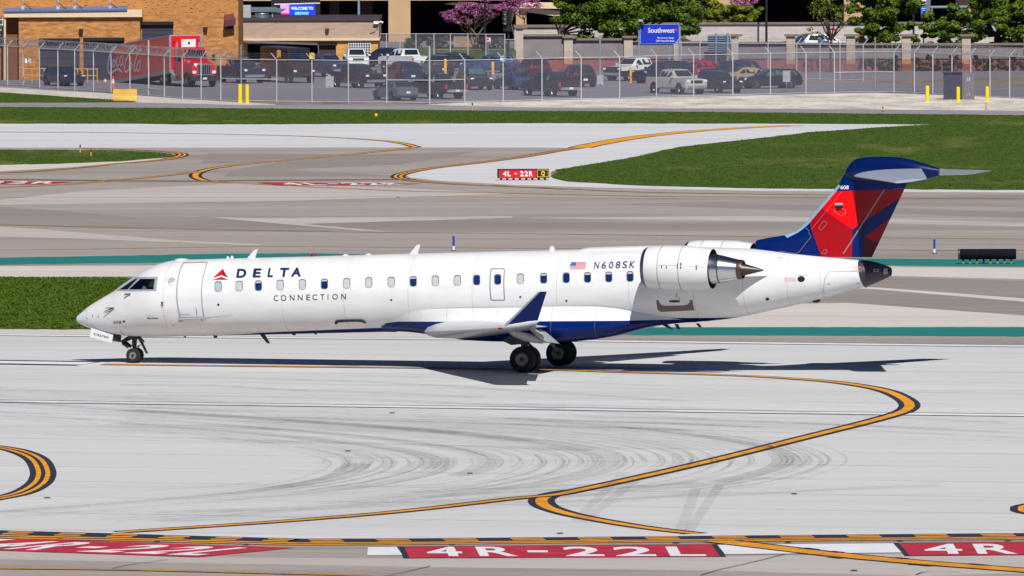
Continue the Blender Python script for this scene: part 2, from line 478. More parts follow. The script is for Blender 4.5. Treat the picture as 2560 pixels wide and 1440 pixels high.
sheet('pavement_patch', [(520, 382), (900, 386), (1200, 378), (1000, 410), (700, 424), (1000, 440), (560, 441), (580, 425), (700, 405), (500, 408)], M_grey, 0.1)

# ---- painted lines
def edge_line(name, px, w=0.9, b=0.45, mm=None):
    z = line_z()
    mb = MB(); strip_to(mb, px, w + 2 * b, z - 0.0006, 1); strip_to(mb, px, w, z, 0)
    structure(mb.build(name, [mm or M_wht, M_blk]))
edge_line('runway_edge_line', [(-300, 998), (0, 1002.5), (640, 1011), (1280, 1020), (1920, 1030), (2560, 1038), (2900, 1043)], 1.0, 0.24)
edge_line('runway_edge_line', [(-300, 833), (0, 836.5), (600, 843), (1150, 847.5), (1480, 852), (2000, 858.5), (2560, 865), (2900, 869)], 1.0, 0.18)
edge_line('runway_centre_line', [(-300, 900), (0, 905), (222, 908.5)], 1.5, 0.6)
edge_line('runway_centre_line', [(1180, 919.5), (1400, 922), (1815, 927)], 1.0, 0.3)
line('taxi_lead_line', [(255, 910.5), (640, 915), (1060, 919.5), (1400, 925), (1560, 930), (1740, 935), (1900, 941), (2050, 951), (2150, 963), (2220, 978), (2262, 998), (2274, 1013), (2262, 1026), (2228, 1038), (2150, 1059), (2000, 1096), (1800, 1146), (1600, 1192), (1450, 1224), (1380, 1237), (1280, 1246), (1000, 1278), (700, 1303), (300, 1329.5)], 0.34, 0.72)
line('taxi_lead_line', [(1450, 1224), (1390, 1233), (1358, 1245), (1355, 1257), (1375, 1270), (1425, 1285), (1500, 1300), (1610, 1318), (1740, 1333.5)], 0.34, 0.76)
def double_arc(name, px, sp, wy, wb):
    z = line_z()
    mb = MB(); strip_to(mb, px, wb, z - 0.0006, 1)
    for s in (-1, 1): strip_to(mb, px, wy, z, 0, s * sp / 2)
    structure(mb.build(name, [M_yel, M_blk]))
double_arc('taxiway_edge_line', [(-200, 1093), (0, 1118), (60, 1132), (92, 1149), (106, 1172), (107, 1190), (95, 1209), (60, 1229), (0, 1244), (-200, 1278)], 0.27, 0.14, 0.78)
double_arc('taxiway_edge_line', [(2800, 1240), (2640, 1254), (2575, 1264), (2566, 1271), (2575, 1279), (2640, 1290), (2800, 1306)], 0.3, 0.16, 0.9)
double_arc('taxiway_edge_line', [(2750, 1440), (2560, 1425), (2300, 1405.5), (2100, 1387), (1950, 1370), (1800, 1352)], 0.55, 0.22, 1.15)
line('taxiway_line', [(2750, 1440), (2560, 1425), (2300, 1405.5), (2100, 1387), (1950, 1370), (1800, 1352)], 0.26, 0)
# black dashes beside the striped line
mb = MB()
for (a, b, o) in (((1962, 1371.2), (1998, 1375.6), 0.52), ((2030, 1379.5), (2060, 1383), 0.52), ((2195, 1396), (2230, 1399), 0.52), ((2380, 1411.5), (2430, 1415.5), 0.52), ((2115, 1388.5), (2150, 1392), -0.52), ((2310, 1406.2), (2370, 1411), -0.52)):
    strip_to(mb, [a, b], 0.3, TOPZ, 0, o, 1)
structure(mb.build('line_dashes', M_blk))
line('taxiway_line', [(-200, 1417), (0, 1420.5), (300, 1424), (640, 1432), (900, 1438.5), (1300, 1450)], 0.16, 0.34)
# holding position band
TOP = [(-300, 1314), (0, 1326.5), (250, 1333), (500, 1340.5), (740, 1347), (1000, 1346.5), (1280, 1344), (1700, 1340), (2200, 1335.5), (2560, 1332.5), (2900, 1330)]
BOT = [(-300, 1333), (0, 1346), (250, 1351), (500, 1357), (740, 1363), (1000, 1362), (1280, 1359), (1700, 1355), (2200, 1351), (2560, 1349), (2900, 1347)]
z = line_z()
def band_pt(x, f):
    for (a, b), (c, d) in zip(zip(TOP, TOP[1:]), zip(BOT, BOT[1:])):
        if a[0] <= x <= b[0]:
            t = (x - a[0]) / (b[0] - a[0])
            yt, yb = a[1] + (b[1] - a[1]) * t, c[1] + (d[1] - c[1]) * t
            return x + (f - 0.5) * 22 * (1 if x > 740 else -2.5), yt + (yb - yt) * f
def band(mb, x0, x1, f0, f1, z, mi):
    n = max(2, int((x1 - x0) / 25)); vs = []
    for i in range(n + 1):
        x = x0 + (x1 - x0) * i / n
        for f in (f0, f1):
            p = band_pt(x, f); g = G(p[0], p[1], z); vs.append((g.x, g.y, z))
    mb.add(vs, [(2 * i, 2 * i + 1, 2 * i + 3, 2 * i + 2) for i in range(n)], mi)
mb = MB(); band(mb, -300, 2900, 0, 1, z - 0.0006, 1)
for f in (0.56, 0.8): band(mb, -300, 2900, f, f + 0.125, z, 0)
x = -260
while x < 2850:
    L = 168 if x > 740 else 130
    for f in (0.08, 0.32): band(mb, x, min(x + L * 0.49, 2899), f, f + 0.125, z, 0)
    x += L
structure(mb.build('holding_position_line', [M_yel, M_blk]))
# red holding signs painted on the ground
def ground_sign(black, red, letters, white=()):
    z = line_z()
    mb = MB()
    P = lambda q, zz: [tuple(G(p[0], p[1], zz)) for p in q]
    for q in white: mb.add(P(q, z - 0.0003), [(0, 1, 2, 3)], 2)
    if black: mb.add(P(black, z - 0.0006), [(0, 1, 2, 3)], 1)
    mb.add(P(red, z), [(0, 1, 2, 3)], 0)
    for ch, q in letters: text_on(mb, ch, P(q, z + 0.0004), 2, 0.022)
    structure(mb.build('painted_runway_sign', [M_redp, M_blk, M_wht]))
def upright(chs, yb, yt, sh):
    return [(c, [(a + sh, yb), (b + sh, yb), (b - sh * 0.6, yt), (a - sh * 0.6, yt)]) for c, a, b in chs]
ground_sign([(1010, 1395.5), (1815, 1391.5), (1794, 1360), (990, 1366)], [(1024, 1394.5), (1800, 1390.5), (1778, 1361), (1010, 1366.8)],
    upright([('4', 1064, 1152), ('R', 1192, 1288), ('-', 1317, 1368), ('2', 1408, 1504), ('2', 1533, 1634), ('L', 1668, 1758)], 1390, 1366.5, 8),
    [[(918, 1388), (1006, 1387), (992, 1367.5), (920, 1368)], [(1812, 1385), (2264, 1381), (2246, 1358), (1794, 1362)]])
ground_sign([(2262, 1389.5), (2960, 1384), (2940, 1351), (2232, 1357)], [(2274, 1388.5), (2950, 1383), (2930, 1352), (2247, 1357.5)],
    upright([('4', 2308, 2402), ('R', 2436, 2536), ('-', 2565, 2610), ('2', 2650, 2750), ('2', 2780, 2880)], 1384.3, 1359.5, 9))
TL = [(-190, 1369.5), (493, 1392.5), (736, 1369), (56, 1346.5)]
def lt(ch, u0, u1, v0=0.13, v1=0.87):
    return ch, [quad(TL, u0, v0), quad(TL, u1, v0), quad(TL, u1, v1), quad(TL, u0, v1)]
ground_sign(None, TL, [lt('4', 0.07, 0.2), lt('R', 0.24, 0.36), lt('-', 0.40, 0.47), lt('2', 0.51, 0.64), lt('2', 0.68, 0.80), lt('L', 0.84, 0.95)],
    [[(-300, 1352), (40, 1360), (45, 1348), (-300, 1342)]])
ground_sign(None, [(690, 463.5), (960, 462.5), (1060, 458.8), (640, 455.5)],
    [(c, [(a + 30, 462.4), (b + 30, 462.2), (b, 456.4), (a, 456.6)]) for c, a, b in (('4', 690, 735), ('L', 750, 790), ('-', 805, 830), ('2', 845, 885), ('2', 895, 935), ('R', 945, 985))])
ground_sign(None, [(-200, 459.5), (110, 460.5), (185, 454.5), (-200, 450)], [(c, [(a - 20, 459), (b - 20, 459), (b, 453), (a, 453)]) for c, a, b in (('2', -20, 20), ('2', 35, 80), ('R', 95, 150))])
# far yellow lines
F1, F2 = 0.34, 0.75
line('taxi_lead_line', [(-200, 329), (0, 330), (200, 331), (440, 333.5), (600, 336), (760, 340.5), (870, 345.5), (960, 352), (1010, 359), (1030, 364.5), (1034, 368), (960, 377), (850, 388), (700, 402), (600, 411), (530, 421), (498, 430), (488, 438), (496, 446), (530, 453), (640, 460), (760, 466), (1000, 477), (1280, 483), (1500, 488), (1700, 491), (2080, 493), (2560, 497), (2900, 500)], F1, F2)
line('taxi_lead_line', [(-200, 475), (0, 468), (150, 461.5), (300, 449), (420, 438), (498, 429)], F1, F2)
line('taxi_lead_line', [(1992, 313.5), (1900, 317), (1750, 326.5), (1640, 337), (1560, 347.5), (1480, 362), (1450, 369)], 1.25, 1.6)
double_arc('taxiway_edge_line', [(1450, 369), (1400, 376), (1300, 393), (1180, 408.5), (1080, 420), (1020, 431), (996, 439), (1004, 446), (1060, 454), (1160, 461), (1280, 466), (1420, 473)], 0.3, 0.16, 0.85)
double_arc('taxiway_edge_line', [(-200, 441), (0, 432), (100, 427), (200, 418), (300, 408.5), (400, 400), (440, 393), (456, 387), (445, 382), (390, 377), (300, 373), (200, 370.5)], 0.3, 0.15, 0.8)
line('holding_position_line', [(-200, 446.5), (0, 448), (200, 450.5), (330, 451.5), (500, 452), (700, 450), (900, 449), (1040, 448)], 0.5, 1.2, M_yel2)
for q, wd in (([(-200, 492), (400, 494), (700, 494), (1000, 491), (1280, 493.5), (1700, 496)], 0.22), ([(-300, 556), (0, 562), (200, 566.5), (400, 571.5), (640, 576), (900, 580), (1280, 583), (1500, 586), (2000, 592), (2560, 597), (2900, 600)], 0.4),
              ([(-300, 627), (0, 625), (300, 621), (640, 616), (1000, 618), (1280, 620), (1500, 621), (2180, 623.5), (2330, 625.5), (2560, 626), (2900, 628)], 0.26)):
    line('taxiway_line', q, wd, 0, M_yel2)
line('taxiway_line', [(1240, 462), (1280, 466), (1420, 472), (1600, 480), (1900, 485), (2080, 487)], 0.16, 0.4, M_yel2)
# tyre marks: thin translucent rubber streaks
mrub, nt, p = new_mat('rubber_marks')
tr = nt.nodes.new('ShaderNodeBsdfTransparent'); mx = nt.nodes.new('ShaderNodeMixShader')
p.inputs['Base Color'].default_value = (0.05, 0.05, 0.055, 1); p.inputs['Roughness'].default_value = 0.8
f = mth(nt, 'MULTIPLY', noise(nt, objco(nt, (0.12, 0.12, 1)), 1.0, 3.0), 0.36)
f = mth(nt, 'MULTIPLY', f, noise(nt, objco(nt), 2.0, 3.0))
nt.links.new(f, mx.inputs[0]); nt.links.new(tr.outputs[0], mx.inputs[1]); nt.links.new(p.outputs[0], mx.inputs[2])
nt.links.new(mx.outputs[0], nt.nodes['Material Output'].inputs[0])
def rubber(mb, px, wd, z, off=0.0):
    """tracks of a turning aircraft: the wheels' paths lie apart on the straights and close up in the bend"""
    L, Rr = strip_pts(px, 1.0, off, 6, z)
    n = len(L); out = []
    for a, b in zip(L, Rr):
        t = (a - b).normalized(); c = (a + b) / 2; w_ = wd * (0.8 + 3.4 * abs(t.y) ** 8)
        out.append((c + t * w_ / 2, c - t * w_ / 2))
    vs = [Vector((p.x, p.y, z)) for p, q in out] + [Vector((q.x, q.y, z)) for p, q in out]
    mb.add(vs, [(i, i + 1, n + i + 1, n + i) for i in range(n - 1)])
CA = [(-100, 1030), (300, 1062), (560, 1083), (800, 1108), (950, 1132), (1000, 1150), (985, 1172), (900, 1198), (700, 1228), (300, 1262), (-100, 1290)]
CB = [(-100, 960), (300, 985), (800, 1012), (1300, 1040), (1700, 1072), (1960, 1110), (2040, 1140), (2020, 1168), (1880, 1205), (1500, 1255), (900, 1312)]
mb = MB()
us = [0.03, 0.1, 0.36, 0.4, 0.97, 0.62, 0.66] + [rnd.uniform(-0.2, 1.05) for _ in range(110)]
for i, u in enumerate(us):
    jx, jy = rnd.gauss(0, 12), rnd.gauss(0, 2)
    px = [(a[0] + (b[0] - a[0]) * u + jx, a[1] + (b[1] - a[1]) * u + jy) for a, b in zip(CA, CB)]
    if i > 12:
        s0 = rnd.randint(0, 5); px = px[s0:s0 + rnd.randint(4, 7)]
    z = TOPZ + 0.00004 * i
    wd = rnd.choice((0.07, 0.1, 0.13)) if i > 6 else 0.12
    rubber(mb, px, wd, z)
    if i <= 6 or i % 3 == 0: rubber(mb, px, wd, z + 0.00001, 0.55)
    if i % 16 == 9: strip_to(mb, px, 0.8, z + 0.00002)
for i in range(60):
    y = rnd.uniform(925, 1085) if i < 45 else rnd.uniform(1230, 1330); x = rnd.uniform(-300, 1600); L = rnd.uniform(400, 1500)
    sl = 0.03 if i < 45 else -0.04
    strip_to(mb, [(x, y), (x + L * 0.5, y + L * sl * 0.5 + rnd.gauss(0, 2)), (x + L, y + L * sl * rnd.uniform(0.9, 1.5))], rnd.choice((0.15, 0.25, 0.7)), TOPZ + 0.006 + 0.00004 * i)
for x0, y0, x1, y1 in ((1440, 1300, 1560, 1180), (1460, 1303, 1600, 1190), (1700, 1330, 1740, 1220), (1720, 1330, 1800, 1210)):
    strip_to(mb, [(x0, y0), (x1, y1)], 0.3, TOPZ + 0.01)
structure(mb.build('tyre_marks', mrub))
# cracks in the pavement at the bottom
mb = MB()
for q in ([(1752, 1437), (1800, 1423), (1880, 1405), (1965, 1383.5)], [(960, 1440), (1010, 1430), (1060, 1418), (1075, 1414)], [(2290, 1436), (2320, 1428), (2400, 1429)], [(280, 1420), (330, 1410), (420, 1398)]):
    strip_to(mb, q, 0.04, TOPZ)
structure(mb.build('pavement_cracks', M_blk))
# flush lights set in the pavement
mb = MB()
for x, y in ((870, 1127), (1175, 1183), (1985, 1234), (118, 1244), (1925, 1116), (2075, 1083), (980, 1032), (995, 493), (1400, 1333), (1690, 1357), (1970, 1356), (2250, 1352), (2520, 1351), (1130, 1361), (392, 1354), (150, 1345), (615, 1361), (2135, 1426)):
    g = G(x, y, TOPZ); mb.lathe([(0, 0.001), (0, 0.1), (0.015, 0.08), (0.02, 0.001)], (g.x, g.y, TOPZ - 0.002), (0, 0, 1), 12)
structure(mb.build('flush_lights', M_blk))
# ================================================================== AIRCRAFT (origin on the ground between the main wheels; +x aft, -y towards the camera)
_mn, _mf, _ng = G(1313.3, 931), G(1403.6, 915.5), G(337.5, 907.3)
A0 = (_mn + _mf) / 2
_ax = (A0 - _ng).normalized()
A_ROT = math.atan2(_ax.y, _ax.x)
AX = Vector((math.cos(A_ROT), math.sin(A_ROT), 0)); AN = Vector((-math.sin(A_ROT), math.cos(A_ROT), 0))
A0 = A0 + Vector((0, 0, 0.02))
jet = thing('regional_jet', A0, 'white regional jet with blue belly and red and blue tail taxiing on the runway', 'airliner', A_ROT)
def L(px, py, y=0.0):
    """pixel -> aircraft coordinates on the plane at lateral position y"""
    d = ray(px, py)
    s = (y - (CAM - A0).dot(AN)) / d.dot(AN)
    p = CAM + d * s - A0
    return Vector((p.dot(AX), y, p.z))
def itp(tab, x):
    if x <= tab[0][0]: return tab[0][1]
    for (a, b), (c, d) in zip(tab, tab[1:]):
        if x <= c: return b + (d - b) * (x - a) / (c - a)
    return tab[-1][1]
def mono(pts, step=0.12):
    """resample a profile with Catmull-Rom so the hull stays smooth"""
    return [(a, b) for a, b in smooth(pts, 5)]
top_px = [(190.3, 799), (191.5, 794), (195, 789), (203, 782), (223.5, 765), (243, 753), (262, 741.5), (287.7, 726.5), (313, 707.5), (340, 690), (363, 675.6), (386, 664), (409, 656.3), (428, 652), (455, 649.3), (500, 648), (598, 645.3), (695, 643), (793, 640.5), (890, 637.5), (1000, 634.6), (1216, 629), (1400, 625), (1600, 619.5), (1700, 618), (1793, 618.5), (1889, 622.5), (1979, 632.5), (2054, 640.5), (2129, 648.5), (2174, 652.5), (2203, 660), (2222, 667)]
bot_px = [(190.3, 800), (193, 804), (200, 809), (223.5, 820), (250, 829), (283, 836.5), (317, 839.8), (363, 841.8), (409, 841.8), (500, 839.7), (598, 837.8), (695, 835.8), (800, 833.5), (1000, 829), (1216, 824.5), (1400, 820.5), (1600, 814), (1700, 807.5), (1793, 800.5), (1860, 791), (1950, 771.7), (2009, 758), (2066, 743.4), (2108, 731.4), (2158.7, 718), (2188.5, 707.5), (2222, 692)]
TOPZ_ = [(L(*p).x, L(*p).z) for p in smooth(top_px, 4)]
BOTZ_ = [(L(*p).x, L(*p).z) for p in smooth(bot_px, 4)]
X0, X1 = TOPZ_[0][0], TOPZ_[-1][0]
def hull(x):
    """centre height, half height, half width"""
    t, b = itp(TOPZ_, x), itp(BOTZ_, x)
    h = max(0.004, (t - b) / 2)
    d = x - X0
    wd = 1.345 * min(1.0, h / 1.345) if x > -8 else min(1.345, h * (0.92 + 0.1 * min(1, d / 4.5)))
    if d < 5: wd = min(wd, 1.345 * (1 - (1 - min(1, d / 4.6)) ** 2.1) ** 0.5 + 0.01)
    return (t + b) / 2, h, wd
def side_y(x, z, out=0.0):
    c, h, wd = hull(x)
    q = max(-0.995, min(0.995, (z - c) / h))
    return -(wd + out) * math.sqrt(1 - q * q)
def AP(px, py, out=0.0):
    """pixel -> point on the near side of the hull"""
    y = -1.2
    for _ in range(12):
        p = L(px, py, y)
        y = 0.5 * y + 0.5 * side_y(p.x, p.z)
    p = L(px, py, y)
    return Vector((p.x, side_y(p.x, p.z, out), p.z))
def on_hull(x, z, out=0.006):
    c, h, wd = hull(x)
    y = side_y(x, z)
    n = Vector((0, y / wd ** 2, (z - c) / h ** 2)).normalized()
    return Vector((x, y, z)) + n * out
# ---- paint
def half_planes(nt, X, Z, poly):
    """1 inside a convex polygon in the aircraft's side plane"""
    ar = sum(poly[i][0] * poly[(i + 1) % len(poly)][1] - poly[(i + 1) % len(poly)][0] * poly[i][1] for i in range(len(poly)))
    r = None
    for i in range(len(poly)):
        (x0, z0), (x1, z1) = poly[i], poly[(i + 1) % len(poly)]
        nx, nz = -(z1 - z0), x1 - x0
        if ar < 0: nx, nz = -nx, -nz
        d = mth(nt, 'ADD', mth(nt, 'MULTIPLY', X, nx), mth(nt, 'MULTIPLY', Z, nz))
        g = mth(nt, 'GREATER_THAN', d, nx * x0 + nz * z0)
        r = g if r is None else mth(nt, 'MULTIPLY', r, g)
    return r
WHITE = (0.70, 0.71, 0.725, 1)
BLUE = S(0, 36, 112, 0.78)
def paint(name, base, regions, rough=0.28, lines=(), grime=0.10, coat=0.06):
    m, nt, p = new_mat(name)
    t = nt.nodes.new('ShaderNodeTexCoord'); sp = nt.nodes.new('ShaderNodeSeparateXYZ')
    nt.links.new(t.outputs['Object'], sp.inputs[0])
    X, Z = sp.outputs[0], sp.outputs[2]
    f = noise(nt, objco(nt, (0.5, 0.5, 1.6)), 1.4, 5.0, 0.6)
    col = ramp(nt, f, ((0.3, tuple(c * (1 - grime) for c in base[:3]) + (1,)), (0.6, base)))
    for poly, c in regions: col = mixc(nt, half_planes(nt, X, Z, poly), col, c)
    for x, z0, z1 in lines:       # panel joints
        k = mth(nt, 'LESS_THAN', mth(nt, 'ABSOLUTE', mth(nt, 'SUBTRACT', X, x)), 0.012)
        k = mth(nt, 'MULTIPLY', k, mth(nt, 'MULTIPLY', mth(nt, 'GREATER_THAN', Z, z0), mth(nt, 'LESS_THAN', Z, z1)))
        col = mixc(nt, mth(nt, 'MULTIPLY', k, 0.35), col, (0.2, 0.2, 0.2, 1))
    nt.links.new(col, p.inputs['Base Color'])
    p.inputs['Roughness'].default_value = rough
    p.inputs['Coat Weight'].default_value = coat; p.inputs['Coat Roughness'].default_value = 0.06
    p.inputs['Specular IOR Level'].default_value = 0.2
    bp = nt.nodes.new('ShaderNodeBump'); bp.inputs['Strength'].default_value = 0.05; bp.inputs['Distance'].default_value = 0.05
    nt.links.new(noise(nt, objco(nt), 1.1, 2.0), bp.inputs['Height']); nt.links.new(bp.outputs[0], p.inputs['Normal'])
    return m
P2 = lambda q, y=0.0: [(L(px, py, y).x, L(px, py, y).z) for px, py in q]
belly = P2([(440, 843), (500, 838.8), (620, 833.5), (700, 828.5), (985, 806.5), (985, 900), (440, 900)], -0.6)
belly2 = P2([(980, 806), (1080, 795), (1822, 796.5), (1822, 900), (980, 900)], -1.1)
M_hull = paint('fuselage_paint', WHITE, [(belly, BLUE), (belly2, BLUE)], lines=[(L(x, 700).x, 1.2, 4) for x in (224, 440, 735, 890, 1050, 1210, 1420, 1600, 1760, 1880, 1985)] + [(L(2065, 700).x, 2.2, 3.6)])
M_white = paint('white_gloss_paint', WHITE, [], coat=0.3)
M_fair = paint('fairing_paint', WHITE, [(P2([(900, 806), (985, 805.5), (1075, 794.5), (1900, 796), (1900, 920), (900, 920)], -1.45), BLUE)], lines=[(L(x, 780, -1.45).x, 1.2, 3) for x in (1113, 1180, 1240, 1295, 1377, 1487)])
M_gtrim = mat('grey_trim', S(168, 174, 184, 0.8), 0.4, var=0.08)
M_dark = mat('dark_grey_metal', S(52, 53, 60), 0.5, 0.3, var=0.2)
M_navy = mat('navy_lettering', S(12, 34, 92, 0.8), 0.45, var=0.05)
M_char = mat('charcoal_lettering', S(38, 44, 70, 0.8), 0.5, var=0.05)
M_red = mat('red_lettering', S(214, 16, 34, 0.85), 0.4, var=0.06)
M_dred = mat('dark_red_lettering', S(160, 10, 28, 0.85), 0.4, var=0.06)
M_flgb = mat('flag_blue', S(70, 110, 180, 0.8), 0.5); M_flgr = mat('flag_red', S(232, 120, 130, 0.85), 0.5)
M_rubber = mat('black_rubber', S(26, 26, 29), 0.85, var=0.3, scale=9)
M_steel = mat('bare_steel', (0.55, 0.55, 0.56, 1), 0.35, 0.9, var=0.2, scale=8)
M_hubm = mat('wheel_hub_metal', (0.35, 0.33, 0.31, 1), 0.45, 0.6, var=0.2, scale=12)
M_chrome = mat('polished_nozzle_metal', (0.62, 0.63, 0.66, 1), 0.22, 1.0, var=0.12, scale=2.0, stretch=(1, 1, 8))
M_bronze = mat('heat_stained_metal', S(108, 92, 78), 0.35, 0.9, var=0.25, scale=4)
M_cone = mat('dark_exhaust_metal', S(82, 74, 74), 0.4, 0.8, var=0.2)
M_hole = mat('dark_opening', (0.008, 0.008, 0.01, 1), 0.9)
M_wing = mat('wing_grey_paint', S(206, 208, 214, 0.85), 0.35, var=0.06, coat=0.2)
M_under = mat('flap_grey_paint', S(176, 177, 180, 0.8), 0.45, var=0.1)

# ---- fuselage hull, with the cockpit side windows cut through
NS, NP = 150, 48
mb = MB(); vs, fs = [], []
xs = [X0 + 6.5 * (i / 60) ** 1.7 for i in range(60)] + [X0 + 6.5 + (X1 - X0 - 6.5) * i / (NS - 60) for i in range(NS - 59)]
for x in xs:
    c, h, wd = hull(x)
    for k in range(NP):
        q = 2 * math.pi * k / NP
        vs.append((x, -wd * math.cos(q), c + h * math.sin(q)))
for i in range(len(xs) - 1):
    for k in range(NP):
        fs.append((i * NP + k, i * NP + (k + 1) % NP, (i + 1) * NP + (k + 1) % NP, (i + 1) * NP + k))
fs.append(tuple(range(NP - 1, -1, -1))); fs.append(tuple((len(xs) - 1) * NP + k for k in range(NP)))
mb.add(vs, fs, 0, True)
M_cockpit = mat('cockpit_lining', (0.03, 0.032, 0.038, 1), 0.8)
fus0 = mb.build('fuselage', [M_hull, M_cockpit], sharp=50)
WS = [(322, 723.7), (351, 697.2), (387.6, 697.2), (384.2, 723.7)]      # side pane
WF = [(298, 724.2), (338, 697.5), (344.5, 697), (319, 723.9)]          # front pane
cut = MB()
sideq = [AP(*p) for p in WS]
cut.prism([(p.x, -2.2, p.z) for p in sideq], (0, 4.4, 0), 1)
frq = [AP(*p) for p in WF]
cut.prism([(p.x, -2.2, p.z) for p in frq], (0, 4.4, 0), 1)
cutter = cut.build('cutter', [M_hull, M_cockpit])
md = fus0.modifiers.new('b', 'BOOLEAN'); md.operation = 'DIFFERENCE'; md.object = cutter; md.solver = 'EXACT'
try: md.material_mode = 'INDEX'
except Exception: pass
bpy.context.view_layer.update()
me = bpy.data.meshes.new_from_object(fus0.evaluated_get(bpy.context.evaluated_depsgraph_get()))
bpy.data.objects.remove(fus0); bpy.data.objects.remove(cutter)
bm = bmesh.new(); bm.from_mesh(me)
for e in bm.edges:
    e.smooth = not (len(e.link_faces) == 2 and e.calc_face_angle(0) > RAD(35))
for f in bm.faces: f.smooth = True
bm.to_mesh(me); bm.free()
fus = bpy.data.objects.new('fuselage', me); COL.objects.link(fus); fus.parent = jet

def hull_poly(mb, px, mi=0, out=0.006, holes=(), seg=0.10):
    """flat outline in pixels laid over the curved hull"""
    h2 = lambda q: [(p.x, 0, p.z) for p in (AP(*a) for a in q)]
    loops = [h2(px)] + [h2(h) for h in holes]
    t = MB(); t.poly(loops[0], 0, loops[1:])
    wrap(mb, t.v, t.f, mi, out, seg)
def wrap(mb, vs, fs, mi, out, seg=0.08):
    bm = bmesh.new()
    bv = [bm.verts.new(v) for v in vs]
    for f in fs:
        try: bm.faces.new([bv[i] for i in f])
        except ValueError: pass
    z0, z1 = min(v.z for v in vs), max(v.z for v in vs)
    x0, x1 = min(v.x for v in vs), max(v.x for v in vs)
    z = z0 + seg
    while z < z1:
        bmesh.ops.bisect_plane(bm, geom=bm.verts[:] + bm.edges[:] + bm.faces[:], plane_co=(0, 0, z), plane_no=(0, 0, 1)); z += seg
    if x0 < -11.5:
        x = x0 + seg
        while x < x1:
            bmesh.ops.bisect_plane(bm, geom=bm.verts[:] + bm.edges[:] + bm.faces[:], plane_co=(x, 0, 0), plane_no=(1, 0, 0)); x += seg
    bm.verts.index_update()
    mb.add([on_hull(v.co.x, v.co.z, out) for v in bm.verts], [[v.index for v in f.verts] for f in bm.faces], mi)
    bm.free()
def hull_text(mb, txt, q, mi=0, bold=0.0, out=0.007, shear=0.0, space=1.0):
    """q: pixel corners bottom left, bottom right, top right, top left"""
    c = [AP(*p) for p in q]
    c = [(p.x, p.z) for p in c]
    vs, fs = glyphs(txt, bold, shear, space)
    wrap(mb, [Vector((quad(c, u, v)[0], 0, quad(c, u, v)[1])) for u, v in vs], fs, mi, out)
def rrect(cx, cy, w_, h_, r, n=4):
    out = []
    for sx, sy, a0 in ((1, -1, -90), (1, 1, 0), (-1, 1, 90), (-1, -1, 180)):
        for k in range(n + 1):
            a = RAD(a0 + 90 * k / n)
            out.append((cx + sx * (w_ / 2 - r) + r * math.cos(a), cy + sy * (h_ / 2 - r) + r * math.sin(a)))
    return out
def Z1(p): return (p[0] / 4.364 + 180, p[1] / 4.364 + 600)
def Z2(p): return (p[0] / 5.12 + 500, p[1] / 5.12 + 620)
def Z3(p): return (p[0] / 4.236 + 980, p[1] / 4.236 + 620)
def Z4(p): return (p[0] / 4.5 + 1400, p[1] / 4.5 + 580)
def Z5(p): return (p[0] / 3.348 + 1860, p[1] / 3.348 + 370)
# cockpit windows
mb = MB()
hull_poly(mb, [(290, 727.2), (340, 692), (396, 692), (391, 727.4)], 0, 0.008, [WF[:], WS[:]])
fr = mb.build('cockpit_window_frame', M_gtrim, jet)
M_glass = glass('cockpit_glass', (0.42, 0.5, 0.6, 1), 0.2)
M_glassb = glass('windscreen_glass', (0.12, 0.22, 0.42, 1), 0.5)
for q, mm in ((WS, M_glass), (WF, M_glassb)):
    mb = MB(); hull_poly(mb, q, 0, -0.004); mb.build('pane', mm, fr)
mb = MB(); mb.tube([on_hull(AP(289, 722).x, AP(289, 722).z, 0.03), on_hull(AP(300, 714).x, AP(300, 714).z, 0.09), on_hull(AP(322, 703).x, AP(322, 703).z, 0.06)], 0.014)
mb.build('wiper', M_dark, jet)
# cabin windows
win = [(545.5, 716.3, 0), (598, 715, 1), (646, 714, 2), (700.6, 712.4, 1), (756, 711, 1), (811, 709.8, 2), (867, 708.3, 1), (922, 706.3, 1), (978, 705, 1), (1033, 703.3, 2), (1088.4, 702, 1), (1143.4, 701, 1), (1191.5, 699.8, 3), (1301, 696.7, 1), (1359, 695.5, 2), (1415.5, 694.4, 3), (1468.7, 693.4, 2), (1521.8, 692.2, 2), (1575, 691, 2)]
M_shade = mat('drawn_window_shade', S(200, 202, 206, 0.8), 0.35, var=0.06, scale=8)
M_shadeb = mat('blue_tinted_window', S(178, 194, 212, 0.8), 0.2)
M_wdark = mat('dark_cabin_glass', S(24, 52, 112, 0.7), 0.08, var=0.3, scale=3, coat=1.0)
M_wfr = mat('window_surround', S(140, 145, 152, 0.85), 0.45)
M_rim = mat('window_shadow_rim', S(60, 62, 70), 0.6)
def window(x, y, k, parent):
    mb = MB(); hull_poly(mb, rrect(x, y, 18.5, 26.5, 6.5), 0, 0.004, [rrect(x + 0.3, y + 0.8, 15.2, 23.2, 5.8)])
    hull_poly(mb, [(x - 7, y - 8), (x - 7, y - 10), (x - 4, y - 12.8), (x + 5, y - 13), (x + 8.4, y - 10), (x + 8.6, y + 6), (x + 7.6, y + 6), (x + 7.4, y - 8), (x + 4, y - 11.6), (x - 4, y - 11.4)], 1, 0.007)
    o = mb.build('window', [M_wfr, M_rim], parent)
    mb = MB()
    hull_poly(mb, rrect(x + 0.3, y + 0.8, 15.2, 23.2, 5.8), 0, 0.002)
    if k == 2: hull_poly(mb, [(x - 5, y - 10), (x + 6, y - 10.4), (x + 7, y - 6.8), (x - 7, y - 6.2)], 1, 0.005)
    mb.build('pane', [{0: M_shadeb, 1: M_shade, 2: M_wdark, 3: M_wdark}[k], M_shade], o)
for x, y, k in win: window(x, y, k, jet)
